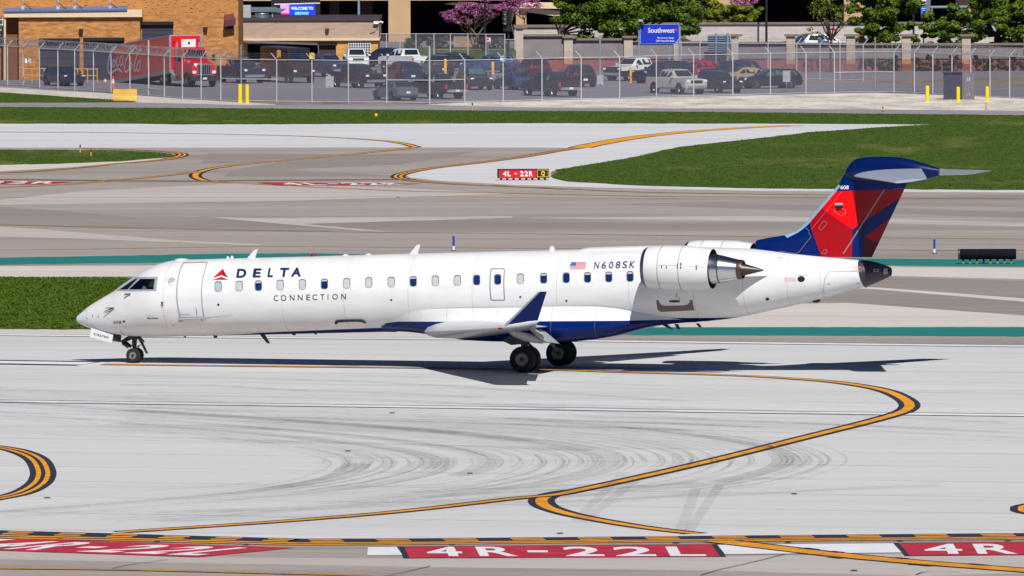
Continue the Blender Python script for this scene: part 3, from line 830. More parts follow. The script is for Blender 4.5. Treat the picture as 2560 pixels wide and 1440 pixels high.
# doors
mb = MB()
out_ = [Z1(p) for p in ((1205, 255), (1222, 243), (1470, 236), (1484, 244), (1455, 340), (1430, 450), (1420, 560), (1425, 680), (1450, 850), (1175, 855), (1150, 740), (1135, 620), (1140, 500), (1160, 380))]
in_ = [Z1(p) for p in ((1218, 262), (1228, 254), (1460, 246), (1470, 252), (1443, 340), (1418, 450), (1408, 560), (1412, 680), (1434, 838), (1190, 843), (1165, 735), (1150, 615), (1155, 500), (1173, 385))]
hull_poly(mb, out_, 0, 0.008, [in_])
dr = mb.build('cabin_door', M_gtrim, jet)
mb = MB()
mb.tube([AP(*Z1((1180, 868)), 0.05), AP(*Z1((1230, 862)), 0.06), AP(*Z1((1300, 858)), 0.06), AP(*Z1((1430, 856)), 0.05)], 0.035)
for p in ((1186, 868), (1432, 862)):
    q = AP(*Z1(p), 0.0); mb.lathe([(0, 0.09), (0.03, 0.09), (0.03, 0.0)], q, (0, -1, -0.3), 14)
mb.build('door_sill', M_gtrim, dr)
for q in (((1350, 740), (1356, 740), (1368, 815), (1360, 818)), ((1178, 810), (1285, 808), (1285, 812), (1178, 814))):
    mb = MB(); hull_poly(mb, [Z1(p) for p in q], 0, 0.009); mb.build('door_marking', M_red, dr)
mb = MB(); hull_poly(mb, [Z3(p) for p in rrect(1120, 386, 158, 344, 22)], 0, 0.006, [[Z3(p) for p in rrect(1120, 386, 134, 322, 16)]])
ex = mb.build('emergency_exit', M_wfr, jet)
window(1244, 698.4, 3, jet)
# small fittings on the hull
def spot(px, py, rpx, mm, name, out=0.007, ry=None):
    mb = MB(); hull_poly(mb, [(px + rpx * math.cos(a), py + (ry or rpx) * math.sin(a)) for a in [2 * math.pi * i / 14 for i in range(14)]], 0, out)
    mb.build(name, mm, jet)
for x, y, r in ((310, 803.5, 3.0), (546, 761.5, 3), (978, 750, 2.6), (1301, 742.5, 2.8), (1416, 752, 2.8)): spot(x, y, r, M_dark, 'static_port')
spot(2003, 697.5, 9.5, M_hole, 'air_intake', ry=7.5); spot(1918.5, 747.5, 4.8, M_hole, 'drain_port', ry=3.6)
for prs in ((((266, 769.5), (284, 770)), ((264, 778), (284, 770))), (((314, 734.5), (325, 734.5)), ((314, 737.5), (325, 734.5)))):
    mb = MB()
    for a, b in prs:
        p, q = AP(*a, 0.16), AP(*b, 0.05); mb.tube([AP(*b, -0.02), q, p], [0.03, 0.022, 0.012], 6)
    mb.build('pitot_probe', M_dark, jet)
mb = MB(); p = AP(406, 757); mb.lathe([(0, 0.03), (0.06, 0.03), (0.06, 0)], p, (0, -1, 0), 8); mb.tube([AP(405, 754, 0.05), AP(408, 763, 0.06)], 0.02)
mb.build('angle_vane', M_dark, jet)
mb = MB(); ring = [Z1((1085 + 38 * math.cos(a), 457 + 42 * math.sin(a))) for a in [2 * math.pi * i / 24 for i in range(24)]]
hull_poly(mb, ring, 0, 0.006, [[Z1((1085 + 35 * math.cos(a), 457 + 39 * math.sin(a))) for a in [2 * math.pi * i / 24 for i in range(24)]]])
for k in range(4): hull_poly(mb, [Z1(p) for p in ((1052, 468 - k * 12), (1112, 446 - k * 10), (1114, 450 - k * 10), (1054, 473 - k * 12))], 0, 0.006)
for k, ch in enumerate('SKYTEAM'):
    a = RAD(190 + k * 24); x, y = 1080 + 52 * math.cos(a), 455 + 52 * math.sin(a)
    hull_text(mb, ch, [Z1((x - 5, y + 6)), Z1((x + 5, y + 6)), Z1((x + 5, y - 6)), Z1((x - 5, y - 6))], 0)
mb.build('alliance_emblem', M_wfr, jet)
# lettering
def word(name, letters, zf, m, bold=0.0, shear=0.16):
    for ch, x0, x1, y0a, y1a in letters:
        mb = MB(); s = (y0a - y1a) * shear
        hull_text(mb, ch, [zf((x0, y0a)), zf((x1 - s, y0a)), zf((x1, y1a)), zf((x0 + s, y1a))], 0, bold)
        mb.build(name, m, jet)
def base(x, a, b): return a[1] + (b[1] - a[1]) * (x - a[0]) / (b[0] - a[0])
def row(txt, ext, ba, bb, ta, tb): return [(c, x0, x1, base((x0 + x1) / 2, ba, bb), base((x0 + x1) / 2, ta, tb)) for c, (x0, x1) in zip(txt, ext)]
word('airline_letter', row('DELTA', [(463, 606), (672, 792), (863, 950), (1012, 1146), (1162, 1312)], (463, 385), (1305, 367), (485, 268), (1275, 250)), Z2, M_navy, 0.045)
word('connection_letter', row('CONNECTION', [(943, 1002), (1035, 1107), (1150, 1210), (1252, 1314), (1362, 1410), (1440, 1502), (1540, 1596), (1634, 1644), (1695, 1765), (1808, 1868)], (943, 679), (1868, 656), (943, 606), (1868, 584)), Z2, M_char, 0.006, 0.0)
word('registration_letter', row('N608SK', [(380, 447), (465, 527), (545, 607), (622, 687), (698, 764), (778, 850)], (380, 416), (848, 406), (380, 336), (848, 327)), Z4, M_navy, 0.012)
word('fleet_digit', row('608', [(455, 478), (484, 508), (513, 538)], (455, 913), (538, 911), (455, 881), (538, 879)), Z1, M_navy, 0.02, 0.05)
mb = MB(); hull_text(mb, 'SkyWest', [Z1((820, 866)), Z1((943, 866)), Z1((943, 843)), Z1((820, 843))], 0, 0.03)
hull_text(mb, 'operated by', [Z1((812, 829)), Z1((890, 829)), Z1((890, 819)), Z1((812, 819))], 0); mb.build('operator_lettering', M_navy, jet)
mb = MB()
hull_poly(mb, [Z2(p) for p in ((293, 265), (278, 347), (165, 386))], 0); hull_poly(mb, [Z2(p) for p in ((293, 265), (361, 383), (278, 347))], 1)
hull_poly(mb, [Z2(p) for p in ((270, 370), (270, 407), (158, 409))], 0); hull_poly(mb, [Z2(p) for p in ((270, 370), (366, 407), (270, 407))], 1)
mb.build('airline_emblem', [M_red, M_dred], jet)
mb = MB()
for k in range(7):
    y = 340 + k * 12.2
    hull_poly(mb, [Z4(p) for p in ((128 if k < 3 else 110, y), (295 - k * 0.8, y - 1), (294 - k, y + 5.5), (118 if k < 3 else 109, y + 6.5))], 0, 0.007)
hull_poly(mb, [Z4(p) for p in ((136, 341), (184, 340), (180, 382), (112, 382), (118, 362))], 1, 0.009)
mb.build('national_flag', [M_flgr, M_flgb], jet)
for t, x0, x1, y, hh in (('DANGER', 903, 984, 990, 13), ('HOT', 922, 962, 1007, 13), ('EXHAUST', 895, 982, 1023, 13), ('DANGER NO', 340, 430, 1082, 10), ('DE-ICING FLUID', 335, 440, 1095, 10), ('IN THIS AREA', 340, 436, 1108, 10)):
    mb = MB(); hull_text(mb, t, [Z5((x0, y + hh)), Z5((x1, y + hh)), Z5((x1, y)), Z5((x0, y))]); mb.build('warning_lettering', M_flgr, jet)
for zf, q in ((Z5, ((285, 917), (312, 916), (312, 922), (285, 923))), (Z1, ((522, 993), (530, 992), (580, 1036), (570, 1038))), (Z1, ((1092, 928), (1108, 926), (1116, 936), (1098, 938))), (Z1, ((962, 712), (1010, 710), (1010, 715), (962, 717))), (Z1, ((604, 605), (640, 604), (640, 609), (604, 610))), (Z1, ((445, 760), (475, 759), (475, 764), (445, 765)))):
    mb = MB(); hull_poly(mb, [zf(p) for p in q]); mb.build('warning_stripe', M_flgr, jet)
for q in (((222, 815), (229, 815), (229, 845), (222, 845)), ((284, 815), (291, 815), (291, 845), (284, 845)), ((157, 852), (172, 852), (172, 858), (157, 858)), ((266, 838), (278, 838), (278, 845), (266, 845)), ((1012, 822), (1019, 822), (1019, 828), (1012, 828))):
    mb = MB(); hull_poly(mb, [Z1(p) for p in q]); mb.build('hull_marking', M_wfr, jet)
mb = MB(); hull_poly(mb, [Z2(p) for p in ((65, 893), (160, 882), (420, 850), (420, 852), (160, 886), (65, 899))]); mb.build('hull_marking', M_wfr, jet)
# panel outline around the fairing and near the tail
for q in (((440, 1063), (540, 1062), (540, 1065), (440, 1066)), ((695, 1135), (722, 1135), (722, 1140), (695, 1140)), ((940, 1128), (966, 1127), (966, 1132), (940, 1133)), ((718, 1028), (985, 1035), (985, 1037), (718, 1031)), ((718, 1028), (720, 1031), (680, 1090), (670, 1200), (690, 1245), (687, 1245), (666, 1200), (676, 1088))):
    mb = MB(); hull_poly(mb, [Z5(p) for p in q]); mb.build('hull_marking', M_wfr, jet)
# vent grille and drain panel under the engine
mb = MB()
hull_poly(mb, [Z4(p) for p in ((1082, 766), (1112, 768), (1122, 800), (1145, 820), (1175, 830), (1400, 824), (1440, 812), (1458, 790), (1460, 765), (1490, 765), (1512, 880), (1140, 898), (1100, 880))], 0, 0.007)
hull_poly(mb, [Z4(p) for p in ((1228, 770), (1290, 765), (1348, 768), (1348, 788), (1290, 794), (1230, 790))], 1, 0.007)
hull_poly(mb, [Z4(p) for p in ((1314, 690), (1320, 690), (1308, 735), (1302, 735))], 1, 0.007); hull_poly(mb, [Z4(p) for p in ((1328, 738), (1334, 735), (1350, 752), (1346, 756))], 1, 0.007)
mb.build('engine_bay_panel', [mat('bare_brown_panel', S(104, 90, 82), 0.6), M_dark], jet)
# antennas, beacon, ventral blades
def blade_px(name, q, y, th, m):
    pts = [L(px, py, y) for px, py in q]
    mb = MB(); mb.prism([p + Vector((0, -th / 2, 0)) for p in pts], (0, th, 0)); mb.build(name, m, jet)
blade_px('antenna', [(616, 648), (637, 624), (645, 622), (637, 648)], 0, 0.06, M_white)
blade_px('antenna', [(1022, 637), (1043, 612), (1051.5, 611), (1044, 637)], 0, 0.06, M_white)
for x, y, r, h in ((454, 650, 0.26, 0.06), (569.5, 648, 0.06, 0.1), (580, 647, 0.06, 0.1), (864, 639, 0.12, 0.05), (921, 637.5, 0.12, 0.05), (1380, 627, 0.11, 0.16)):
    p = L(x, y, 0); mb = MB(); mb.lathe([(-0.08, r), (0, r), (h * 0.6, r * 0.85), (h, r * 0.4), (h + 0.01, 0.001)], p, (0, 0, 1), 14); mb.build('antenna', M_white, jet)
p = L(784, 641.5, 0); mb = MB(); mb.lathe([(-0.1, 0.12), (0, 0.12), (0.08, 0.1), (0.12, 0.001)], p, (0, 0, 1), 14); mb.build('beacon', M_dred, jet)
blade_px('antenna', [(649, 835), (661, 835), (675, 858), (668, 858)], 0, 0.05, M_dark)
for q in (((532, 838), (545, 838), (541, 845), (536, 844)), ((728, 834), (738, 834), (739, 838), (733, 838)), ((784, 832), (794, 832), (790, 837)), ((458, 840), (464, 840), (465, 845)), ((1655, 812), (1668, 811), (1684, 824), (1672, 821)), ((1686, 810), (1695, 810), (1701, 823), (1694, 823)), ((1740, 809), (1747, 808), (1754, 818), (1748, 818)), ((2030, 752), (2048, 748), (2052, 752), (2043, 757), (2034, 756))):
    blade_px('ventral_mast', q, 0, 0.06, M_dark)
# roof fairing
a, b = L(1448, 622, 0), L(1735, 617, 0)
mb = MB(); vs, fs = [], []
n = 20
for i in range(n + 1):
    t = i / n; x = a.x + (b.x - a.x) * t; zt = itp(TOPZ_, x)
    e = min(1, t * 9) ** 0.5 * min(1, (1 - t) * 9) ** 0.5
    for k in range(9):
        q = math.pi * k / 8
        y = 0.42 * math.cos(q); zz = hull(x)[0] + hull(x)[1] * math.sqrt(1 - (y / hull(x)[2]) ** 2)
        vs.append((x, y, zz - 0.03 + (0.03 + 0.075 * e * math.sin(q) ** 0.6 if math.sin(q) > 0 else 0)))
for i in range(n):
    for k in range(8): fs.append((i * 9 + k, i * 9 + k + 1, (i + 1) * 9 + k + 1, (i + 1) * 9 + k))
mb.add(vs, fs, 0, True); mb.build('roof_fairing', M_white, jet, sharp=60)
# belly fairing around the wing root
ft = [L(*p, -1.4) for p in ((940, 800), (980, 792), (1020, 781), (1060, 773.5), (1113, 771.5), (1200, 770.5), (1300, 769), (1400, 766), (1490, 766.5), (1540, 772), (1590, 783), (1640, 795), (1700, 803), (1770, 805), (1815, 800))]
fb = [L(*p, 0) for p in ((905, 833), (980, 836), (1020, 839), (1063, 843), (1150, 848), (1250, 852), (1380, 853.5), (1440, 853), (1490, 848), (1556, 837.5), (1622, 823), (1656, 814.5), (1700, 811.5), (1756, 810), (1822, 798))]
ftab = [(p.x, p.z) for p in ft]; btab = [(p.x, p.z) for p in fb]
xa, xb = ft[0].x - 0.3, fb[-1].x
mb = MB(); vs, fs = [], []; n, K = 60, 24
for i in range(n + 1):
    x = xa + (xb - xa) * i / n
    zt, zb = itp(ftab, x), itp(btab, x)
    e = min(1, (i / n) * 5) ** 0.5 * min(1, (1 - i / n) * 5) ** 0.5
    wt = -side_y(x, zt) + 0.03 * e; wm = 1.36 + 0.2 * e
    if zt - zb < 0.3: zb = min(zb, zt - 0.05)
    for k in range(K + 1):
        t = k / K                       # left top edge -> under -> right top edge
        a_ = math.pi * t
        u = math.sin(a_) ** 0.55
        zz = zt + (zb - zt) * u
        c_ = math.cos(a_); s_ = 1 if c_ > 0 else -1
        yw = abs(c_) ** 0.42
        wd = wt + (wm - wt) * min(1, 4 * min(t, 1 - t) * 2)
        hc, hh, hw = hull(x)
        r = (i / n) / 0.3 if i / n < 0.3 else (1 - i / n) / 0.34
        r = max(0.0, min(1.0, r)); r = r * r * (3 - 2 * r)
        hz = max(hc - hh * 0.97, zz); hy = -side_y(x, max(hz, hc - hh * 0.999)) * 0.985
        yy = min(abs(wd * yw), hy) * (1 - r) + wd * yw * r
        vs.append((x, -s_ * yy, hz * (1 - r) + zz * r if zz < hc - hh else zz))
for i in range(n):
    for k in range(K): fs.append((i * (K + 1) + k, i * (K + 1) + k + 1, (i + 1) * (K + 1) + k + 1, (i + 1) * (K + 1) + k))
mb.add(vs, fs, 0, True); mb.build('belly_fairing', M_fair, jet, sharp=60)
# ---- wings
def airfoil(n=10):
    up, lo = [], []
    for i in range(n + 1):
        t = (i / n) ** 1.6
        y = 5 * (0.2969 * math.sqrt(t) - 0.126 * t - 0.3516 * t * t + 0.2843 * t ** 3 - 0.1036 * t ** 4)
        up.append((t, y)); lo.append((t, -y * 0.8))
    return up[::-1] + lo[1:-1]
AF = airfoil()
def loft(mb, secs, mi=0, capmi=None):
    """secs: (leading edge point, trailing edge point, thickness ratio, up vector)"""
    vs, fs = [], []; n = len(AF)
    for le, te, th, up in secs:
        le, te = Vector(le), Vector(te); c = te - le
        for t, y in AF: vs.append(le + c * t + Vector(up) * (y * th * c.length))
    for i in range(len(secs) - 1):
        for k in range(n): fs.append((i * n + k, i * n + (k + 1) % n, (i + 1) * n + (k + 1) % n, (i + 1) * n + k))
    fs.append(tuple(range(n - 1, -1, -1))); fs.append(tuple((len(secs) - 1) * n + k for k in range(n)))
    mb.add(vs, fs, mi, True)
tipLE, tipTE = L(1262, 819, -11.35), L(1343, 807, -11.35)
rootLE = Vector((-4.05, -1.1, 1.3)); rootTE = Vector((0.62, -1.1, 1.55))
kLE = rootLE.lerp(tipLE, 0.26); kTE = Vector((0.95, kLE.y, 1.66))
M_wlet = paint('winglet_paint', S(2, 30, 96, 0.85), [], grime=0.12)
for sgn in (1, -1):
    F = lambda v: Vector((v.x, v.y * sgn, v.z))
    mb = MB()
    loft(mb, [(F(rootLE), F(rootTE), 0.155, (0, 0, 1)), (F(kLE), F(kTE), 0.14, (0, 0, 1)), (F(rootLE.lerp(tipLE, 0.6)), F(kTE.lerp(tipTE, 0.46)), 0.11, (0, 0, 1)), (F(tipLE), F(tipTE), 0.1, (0, 0, 1))])
    wg = mb.build('wing', M_wing, jet, sharp=50)
    # lowered flaps
    for u0, u1, ch, dz, dr_ in ((0.06, 0.27, 0.8, 0.1, 0.62), (0.3, 0.72, 0.62, 0.08, 0.58)):
        def te(u): return kTE.lerp(tipTE, (u - 0.26) / 0.74) if u > 0.26 else rootTE.lerp(kTE, u / 0.26)
        a_, b_ = te(u0), te(u1)
        mb = MB(); d = Vector((0.88, 0, -dr_))
        loft(mb, [(F(a_ + Vector((-0.25, 0, -dz))), F(a_ + Vector((-0.25, 0, -dz)) + d * ch), 0.1, (0.4, 0, 1)), (F(b_ + Vector((-0.2, 0, -dz))), F(b_ + Vector((-0.2, 0, -dz)) + d * ch * 0.8), 0.1, (0.4, 0, 1))])
        mb.build('flap', M_under, jet, sharp=50)
        for u in (u0 + 0.02, u1 - 0.04):
            c = te(u); mb = MB()
            mb.lathe([(0, 0.01), (0.2, 0.08), (0.6, 0.11), (0.95, 0.08), (1.25, 0.01)], F(c + Vector((-1.0, 0, -0.22))), (0.97, 0, -0.28), 10)
            mb.build('flap_fairing', M_under, jet)
    # winglet
    wl = [L(1264, 815, -11.4), L(1343, 806, -11.4), L(1367, 729, -11.75), L(1350, 729, -11.75)]
    mb = MB(); 
    loft(mb, [(F(tipLE + Vector((0.05, 0, 0.0))), F(tipTE), 0.09, (0, 0.3 * sgn, 1)), (F(wl[0].lerp(wl[3], 0.12)), F(wl[1].lerp(wl[2], 0.1)), 0.085, (0, sgn, 0.25)), (F(wl[3]), F(wl[2]), 0.07, (0, sgn, 0.1))])
    wlo = mb.build('winglet', M_wlet, jet, sharp=50)
    mb = MB(); mb.lathe([(-0.03, 0.01), (0.08, 0.055), (0.4, 0.085), (0.9, 0.085), (1.2, 0.05), (1.3, 0.01)], F(tipLE + Vector((-0.02, -0.03, 0.02))), F(tipTE) - F(tipLE) + Vector((0, 0, 0.02)), 12); mb.build('wingtip_fairing', M_wing, jet)
    mb = MB(); q = [wl[0].lerp(wl[3], t) + Vector((-0.02, 0.0, 0)) for t in (0.03, 0.25, 0.5, 0.75, 0.99)]
    mb.tube([F(p) for p in q], [0.05, 0.045, 0.04, 0.034, 0.028], 8); mb.build('leading_edge_strip', M_gtrim, wlo)
    mb = MB(); p = F(L(1246, 821.5, -11.2)); mb.lathe([(-0.03, 0.01), (0, 0.035), (0.1, 0.04), (0.18, 0.01)], p, (0.9, -0.3 * sgn, 0), 10); mb.build('navigation_light', M_dred if sgn > 0 else M_teal, jet)
# ---- tail fin
fin_le = [(1890, 617), (1888, 606), (1892, 600.5), (1915, 595.5), (1960, 588), (1990, 577), (2016, 556), (2040, 527), (2075, 486), (2096, 462), (2113, 432), (2122, 414)]
teA, teB = L(2174, 655, 0), L(2277, 440, 0)
def te_x(z): return teA.x + (teB.x - teA.x) * (z - teA.z) / (teB.z - teA.z)
secs = []
for px in [(1889, 640)] + fin_le:
    p = L(*px, 0); te_ = Vector((te_x(p.z), 0, p.z))
    c = te_.x - p.x
    secs.append((p, te_, min(0.12, 0.36 / c), (0, 1, 0)))
FQ = lambda q: [(L(*Z5(p)).x, L(*Z5(p)).z) for p in q]
RB, RM, RD, RDD = S(238, 10, 16, 0.95), S(172, 8, 22, 0.9), S(158, 12, 26, 0.9), S(92, 12, 26, 0.9)
NV, BL2 = S(8, 20, 62, 0.85), S(0, 36, 106, 0.85)
LEZ = [(351, 736), (435, 693), (480, 660), (522, 623), (603, 526), (720, 388), (792, 304)]
M_fin = paint('tail_fin_paint', BLUE, [
    (FQ([(765, 362), (912, 356), (962, 645), (915, 682), (640, 492)]), RB),
    (FQ([(912, 356), (1370, 345), (1325, 420), (1030, 600), (962, 645)]), RD),
    (FQ([(640, 492), (915, 682), (905, 940), (655, 910), (548, 600)]), RM),
    (FQ([(915, 682), (962, 645), (975, 700), (1005, 960), (903, 960)]), BL2),
    (FQ([(962, 645), (1335, 412), (1238, 578), (1015, 742), (1003, 960), (990, 800)]), NV),
    (FQ([(1238, 578), (1115, 795), (1015, 742)]), RD),
    (FQ([(1015, 742), (1115, 795), (1030, 960), (1000, 960)]), RDD),
    ] + [(FQ([(a[0] - 14, a[1] - 9), (b[0] - 14, b[1] - 9), (b[0] + 22, b[1] + 14), (a[0] + 22, a[1] + 14)]), S(150, 178, 208, 0.85)) for a, b in zip(LEZ, LEZ[1:])], grime=0.08, rough=0.22)
mb = MB(); loft(mb, secs); fin = mb.build('tail_fin', M_fin, jet, sharp=50)
def fin_y(x, z):
    best = None
    for (le, te_, th, up), (le2, te2, th2, up2) in zip(secs, secs[1:]):
        if min(le.z, le2.z) <= z <= max(le.z, le2.z) and abs(le2.z - le.z) > 1e-6:
            t = (z - le.z) / (le2.z - le.z)
            a, b, h = le.x + (le2.x - le.x) * t, te_.x + (te2.x - te_.x) * t, th + (th2 - th) * t
            q = max(0.0, min(1.0, (x - a) / (b - a)))
            best = 5 * (0.2969 * math.sqrt(q) - 0.126 * q - 0.3516 * q * q + 0.2843 * q ** 3 - 0.1036 * q ** 4) * h * (b - a)
    return best or 0.1
def fin_flat(mb, vs, fs, mi=0):
    mb.add([(x, -fin_y(x, z) - 0.012, z) for x, z in vs], fs, mi)
mb = MB()
v, f = glyphs('608', 0.02); c = FQ([(815, 345), (887, 344), (887, 312), (815, 313)]); fin_flat(mb, [quad(c, a, b) for a, b in v], f)
mb.build('fleet_number', M_wht, fin)
M_finl = mat('pale_panel_line', S(176, 160, 170, 0.6), 0.5)
def fin_line(pts, wd=0.012):
    q = FQ(pts); mb = MB()
    for (x0, z0), (x1, z1) in zip(q, q[1:]):
        n = max(1, int(math.hypot(x1 - x0, z1 - z0) / 0.15)); d = Vector((x1 - x0, z1 - z0)).normalized(); nx, nz = -d.y * wd, d.x * wd
        for i in range(n):
            a, b = i / n, (i + 1) / n
            P = [(x0 + (x1 - x0) * t, z0 + (z1 - z0) * t) for t in (a, b)]
            fin_flat(mb, [(P[0][0] + nx, P[0][1] + nz), (P[1][0] + nx, P[1][1] + nz), (P[1][0] - nx, P[1][1] - nz), (P[0][0] - nx, P[0][1] - nz)], [(0, 1, 2, 3)])
    mb.build('fin_panel_line', M_finl, fin)
fin_line([(1180, 348), (838, 885)], 0.022)
fin_line([(512, 655), (555, 692), (555, 712), (574, 740), (470, 872), (440, 880), (310, 862)], 0.007); fin_line([(575, 680), (770, 440), (825, 365)], 0.005)
fin_line([(635, 668), (680, 608), (706, 620), (700, 640), (660, 690), (635, 668)], 0.006); fin_line([(762, 525), (790, 485), (862, 520), (860, 540), (830, 570), (762, 525)], 0.006)
fin_line([(660, 880), (685, 845), (708, 855), (690, 888), (660, 880)], 0.006); fin_line([(1255, 340), (1358, 336)], 0.006)
mb = MB(); p, q = FQ([(778, 470), (842, 470)])
x0, z0 = p; x1, z1 = q
mb.tube([(x0, -fin_y(x0, z0) - 0.06, z0), (x1, -fin_y(x1, z1) - 0.06, z1)], 0.05, 8); mb.tube([(x0 + 0.05, -fin_y(x0, z0) - 0.03, z0 - 0.08), (x1 - 0.05, -fin_y(x1, z1) - 0.03, z1 - 0.08)], 0.05, 8, 1)
mb.build('fin_light', [M_gtrim, M_hole], fin)
# bullet fairing on top of the fin
tp = [(2112, 432), (2118, 420), (2128, 407), (2140, 397.5), (2160, 393), (2200, 391.5), (2250, 393.5), (2300, 405), (2347, 420)]
bt = [(2112, 436), (2118, 446), (2128, 452), (2140, 454), (2160, 455), (2200, 456), (2250, 457), (2300, 452), (2347, 440)]
mb = MB(); vs, fs = [], []; K = 20
TPs, BTs = smooth(tp, 4), smooth(bt, 4)
for a_, b_ in zip(TPs, BTs):
    t, b = L(*a_), L(*b_); c, h = (t.z + b.z) / 2, max(0.01, (t.z - b.z) / 2)
    wd = min(0.26, h * 0.75)
    for k in range(K):
        q = 2 * math.pi * k / K; vs.append(((t.x + b.x) / 2, wd * math.cos(q), c + h * math.sin(q)))
for i in range(len(TPs) - 1):
    for k in range(K): fs.append((i * K + k, i * K + (k + 1) % K, (i + 1) * K + (k + 1) % K, (i + 1) * K + k))
fs.append(tuple(range(K))); fs.append(tuple((len(TPs) - 1) * K + k for k in range(K)))
mb.add(vs, fs, 0, True); mb.build('fin_bullet', paint('bullet_paint', S(0, 30, 92, 0.75), [], grime=0.06), jet, sharp=55)
M_stab = mat('tailplane_grey_paint', S(178, 186, 204, 0.85), 0.35, var=0.06, coat=0.2)
for sgn in (1, -1):
    rl, rt, tl, tt = L(2132, 440, -0.12), L(2303, 421, -0.12), L(2236, 456.5, -4.27), L(2318, 447, -4.27)
    F = lambda v: Vector((v.x, v.y * sgn, v.z))
    mb = MB(); loft(mb, [(F(rl), F(rt), 0.1, (0, 0, 1)), (F(tl), F(tt), 0.09, (0, 0, 1))]); st = mb.build('tailplane', M_stab, jet, sharp=50)
# tail cone
c, h, wd = hull(L(2158, 690).x)
xa = L(2157, 690).x; mb = MB(); vs, fs = [], []
xsn = [xa + (X1 - xa) * t for t in (0, 0.25, 0.5, 0.75, 1)] + [X1 + 0.06]
for i, x in enumerate(xsn):
    c, h, wd = hull(min(x, X1)); e = 0.012 if i < 5 else -0.02
    for k in range(24):
        q = 2 * math.pi * k / 24; vs.append((x - 0.12 * math.sin(q) * (1 if i == 0 else 0), -(wd + e) * math.cos(q), c + (h + e) * math.sin(q)))
for i in range(len(xsn) - 1):
    for k in range(24): fs.append((i * 24 + k, i * 24 + (k + 1) % 24, (i + 1) * 24 + (k + 1) % 24, (i + 1) * 24 + k))
mb.add(vs, fs, 0, True)
mb.add([], []); tc = mb.build('tail_cone', mat('tail_cone_metal', S(70, 66, 72), 0.42, 0.55, var=0.25, scale=1.5), jet, sharp=50)
c, h, wd = hull(X1); mb = MB(); mb.lathe([(-0.02, h * 0.86), (0.075, h * 0.86), (0.075, 0.001)], (X1, 0, c), (1, 0, 0), 20); mb.build('exhaust_outlet', M_hole, tc)
mb = MB(); hull_poly(mb, [Z5(p) for p in ((1085, 1015), (1130, 1012), (1130, 1036), (1085, 1038))], 0, 0.02, [[Z5(p) for p in ((1092, 1020), (1122, 1018), (1122, 1030), (1092, 1032))]])
hull_poly(mb, [Z5(p) for p in ((1168, 1010), (1205, 1008), (1205, 1050), (1172, 1060))], 0, 0.02); mb.build('tail_light', M_gtrim, tc)
# ---- engines
YE = 2.45
eF, eT = L(1613, 668, -YE), L(1896, 675, -YE)
M_nac = paint('nacelle_paint', (0.70, 0.705, 0.70, 1), [], grime=0.08)
M_lip = mat('intake_lip_metal', S(96, 108, 132), 0.3, 0.8)
for sgn in (1, -1):
    o = Vector((eF.x, -YE * sgn, eF.z)); ax = Vector((eT.x - eF.x, 0, eT.z - eF.z)).normalized()
    mb = MB()
    mb.lathe([(0.55, 0.5), (0.2, 0.56), (0.05, 0.6), (0.0, 0.645), (0.05, 0.685), (0.14, 0.71), (0.4, 0.745), (0.8, 0.765), (1.4, 0.775), (1.9, 0.76), (2.3, 0.71), (2.46, 0.69), (2.455, 0.672), (2.0, 0.66)], o, ax, 48, mis=[1, 1, 1, 2, 2, 0, 0, 0, 0, 0, 0, 1, 1])
    for d, r in ((0.66, 0.764), (1.42, 0.7785)):
        mb.lathe([(d - 0.012, r), (d, r + 0.002), (d + 0.012, r)], o, ax, 48, 3)
    nc = mb.build('engine_nacelle', [M_nac, M_hole, M_lip, M_wfr], jet, sharp=40)
    mb = MB(); mb.lathe([(0.5, 0.52), (0.5, 0.16), (0.2, 0.001)], o, ax, 32, 0); mb.build('fan', M_dark, nc)
    mb = MB(); mb.lathe([(1.9, 0.6), (2.4, 0.56), (2.72, 0.485), (2.74, 0.488), (2.76, 0.48), (3.4, 0.345)], o, ax, 40, mis=[0, 0, 1, 1, 0]); mb.build('core_cowl', [M_chrome, M_dark], nc, sharp=40)
    mb = MB(); mb.lathe([(3.38, 0.35), (3.5, 0.345), (3.56, 0.33), (3.56, 0.31), (3.3, 0.3)], o, ax, 32, mis=[0, 0, 0, 1]); mb.build('exhaust_ring', [M_bronze, M_hole], nc, sharp=40)
    mb = MB(); mb.lathe([(3.3, 0.3), (3.5, 0.235), (3.9, 0.13), (4.28, 0.03), (4.29, 0.001)], o, ax, 28); mb.build('exhaust_cone', M_cone, nc)
    # pylon
    pl = [Vector((eF.x + 0.5, 0, eF.z - 0.14)), Vector((L(1922, 693, -1.6).x, 0, L(1922, 693, -1.6).z))]
    mb = MB(); vs, fs = [], []
    for y in (-0.9, -1.75):
        for x, z, th in ((pl[0].x, pl[0].z, 0.02), (pl[0].x + 0.4, pl[0].z, 0.17), (pl[0].x + 2.2, pl[0].z - 0.02, 0.19), (pl[1].x - 0.1 - (0.9 if y < -1.5 else 0), pl[1].z + 0.03, 0.015)):
            vs += [(x, y * sgn, z + th), (x, y * sgn, z - th)]
    for i in range(3):
        for d in (0, 1): fs.append((2 * i + d, 2 * i + 2 + d, 8 + 2 * i + 2 + d, 8 + 2 * i + d))
    fs += [(6, 7, 15, 14), (0, 1, 9, 8)]
    mb.add(vs, fs); mb.build('engine_pylon', M_nac, jet)
o = Vector((eF.x, -YE, eF.z))
mb = MB()
def on_nac(d, a, out=0.006):
    r = itp([(0.0, 0.645), (0.14, 0.71), (0.4, 0.745), (0.8, 0.765), (1.4, 0.775), (1.9, 0.76), (2.3, 0.71), (2.46, 0.69)], d) + out
    return o + ax * d + Vector((0, -math.cos(a) * r, math.sin(a) * r))
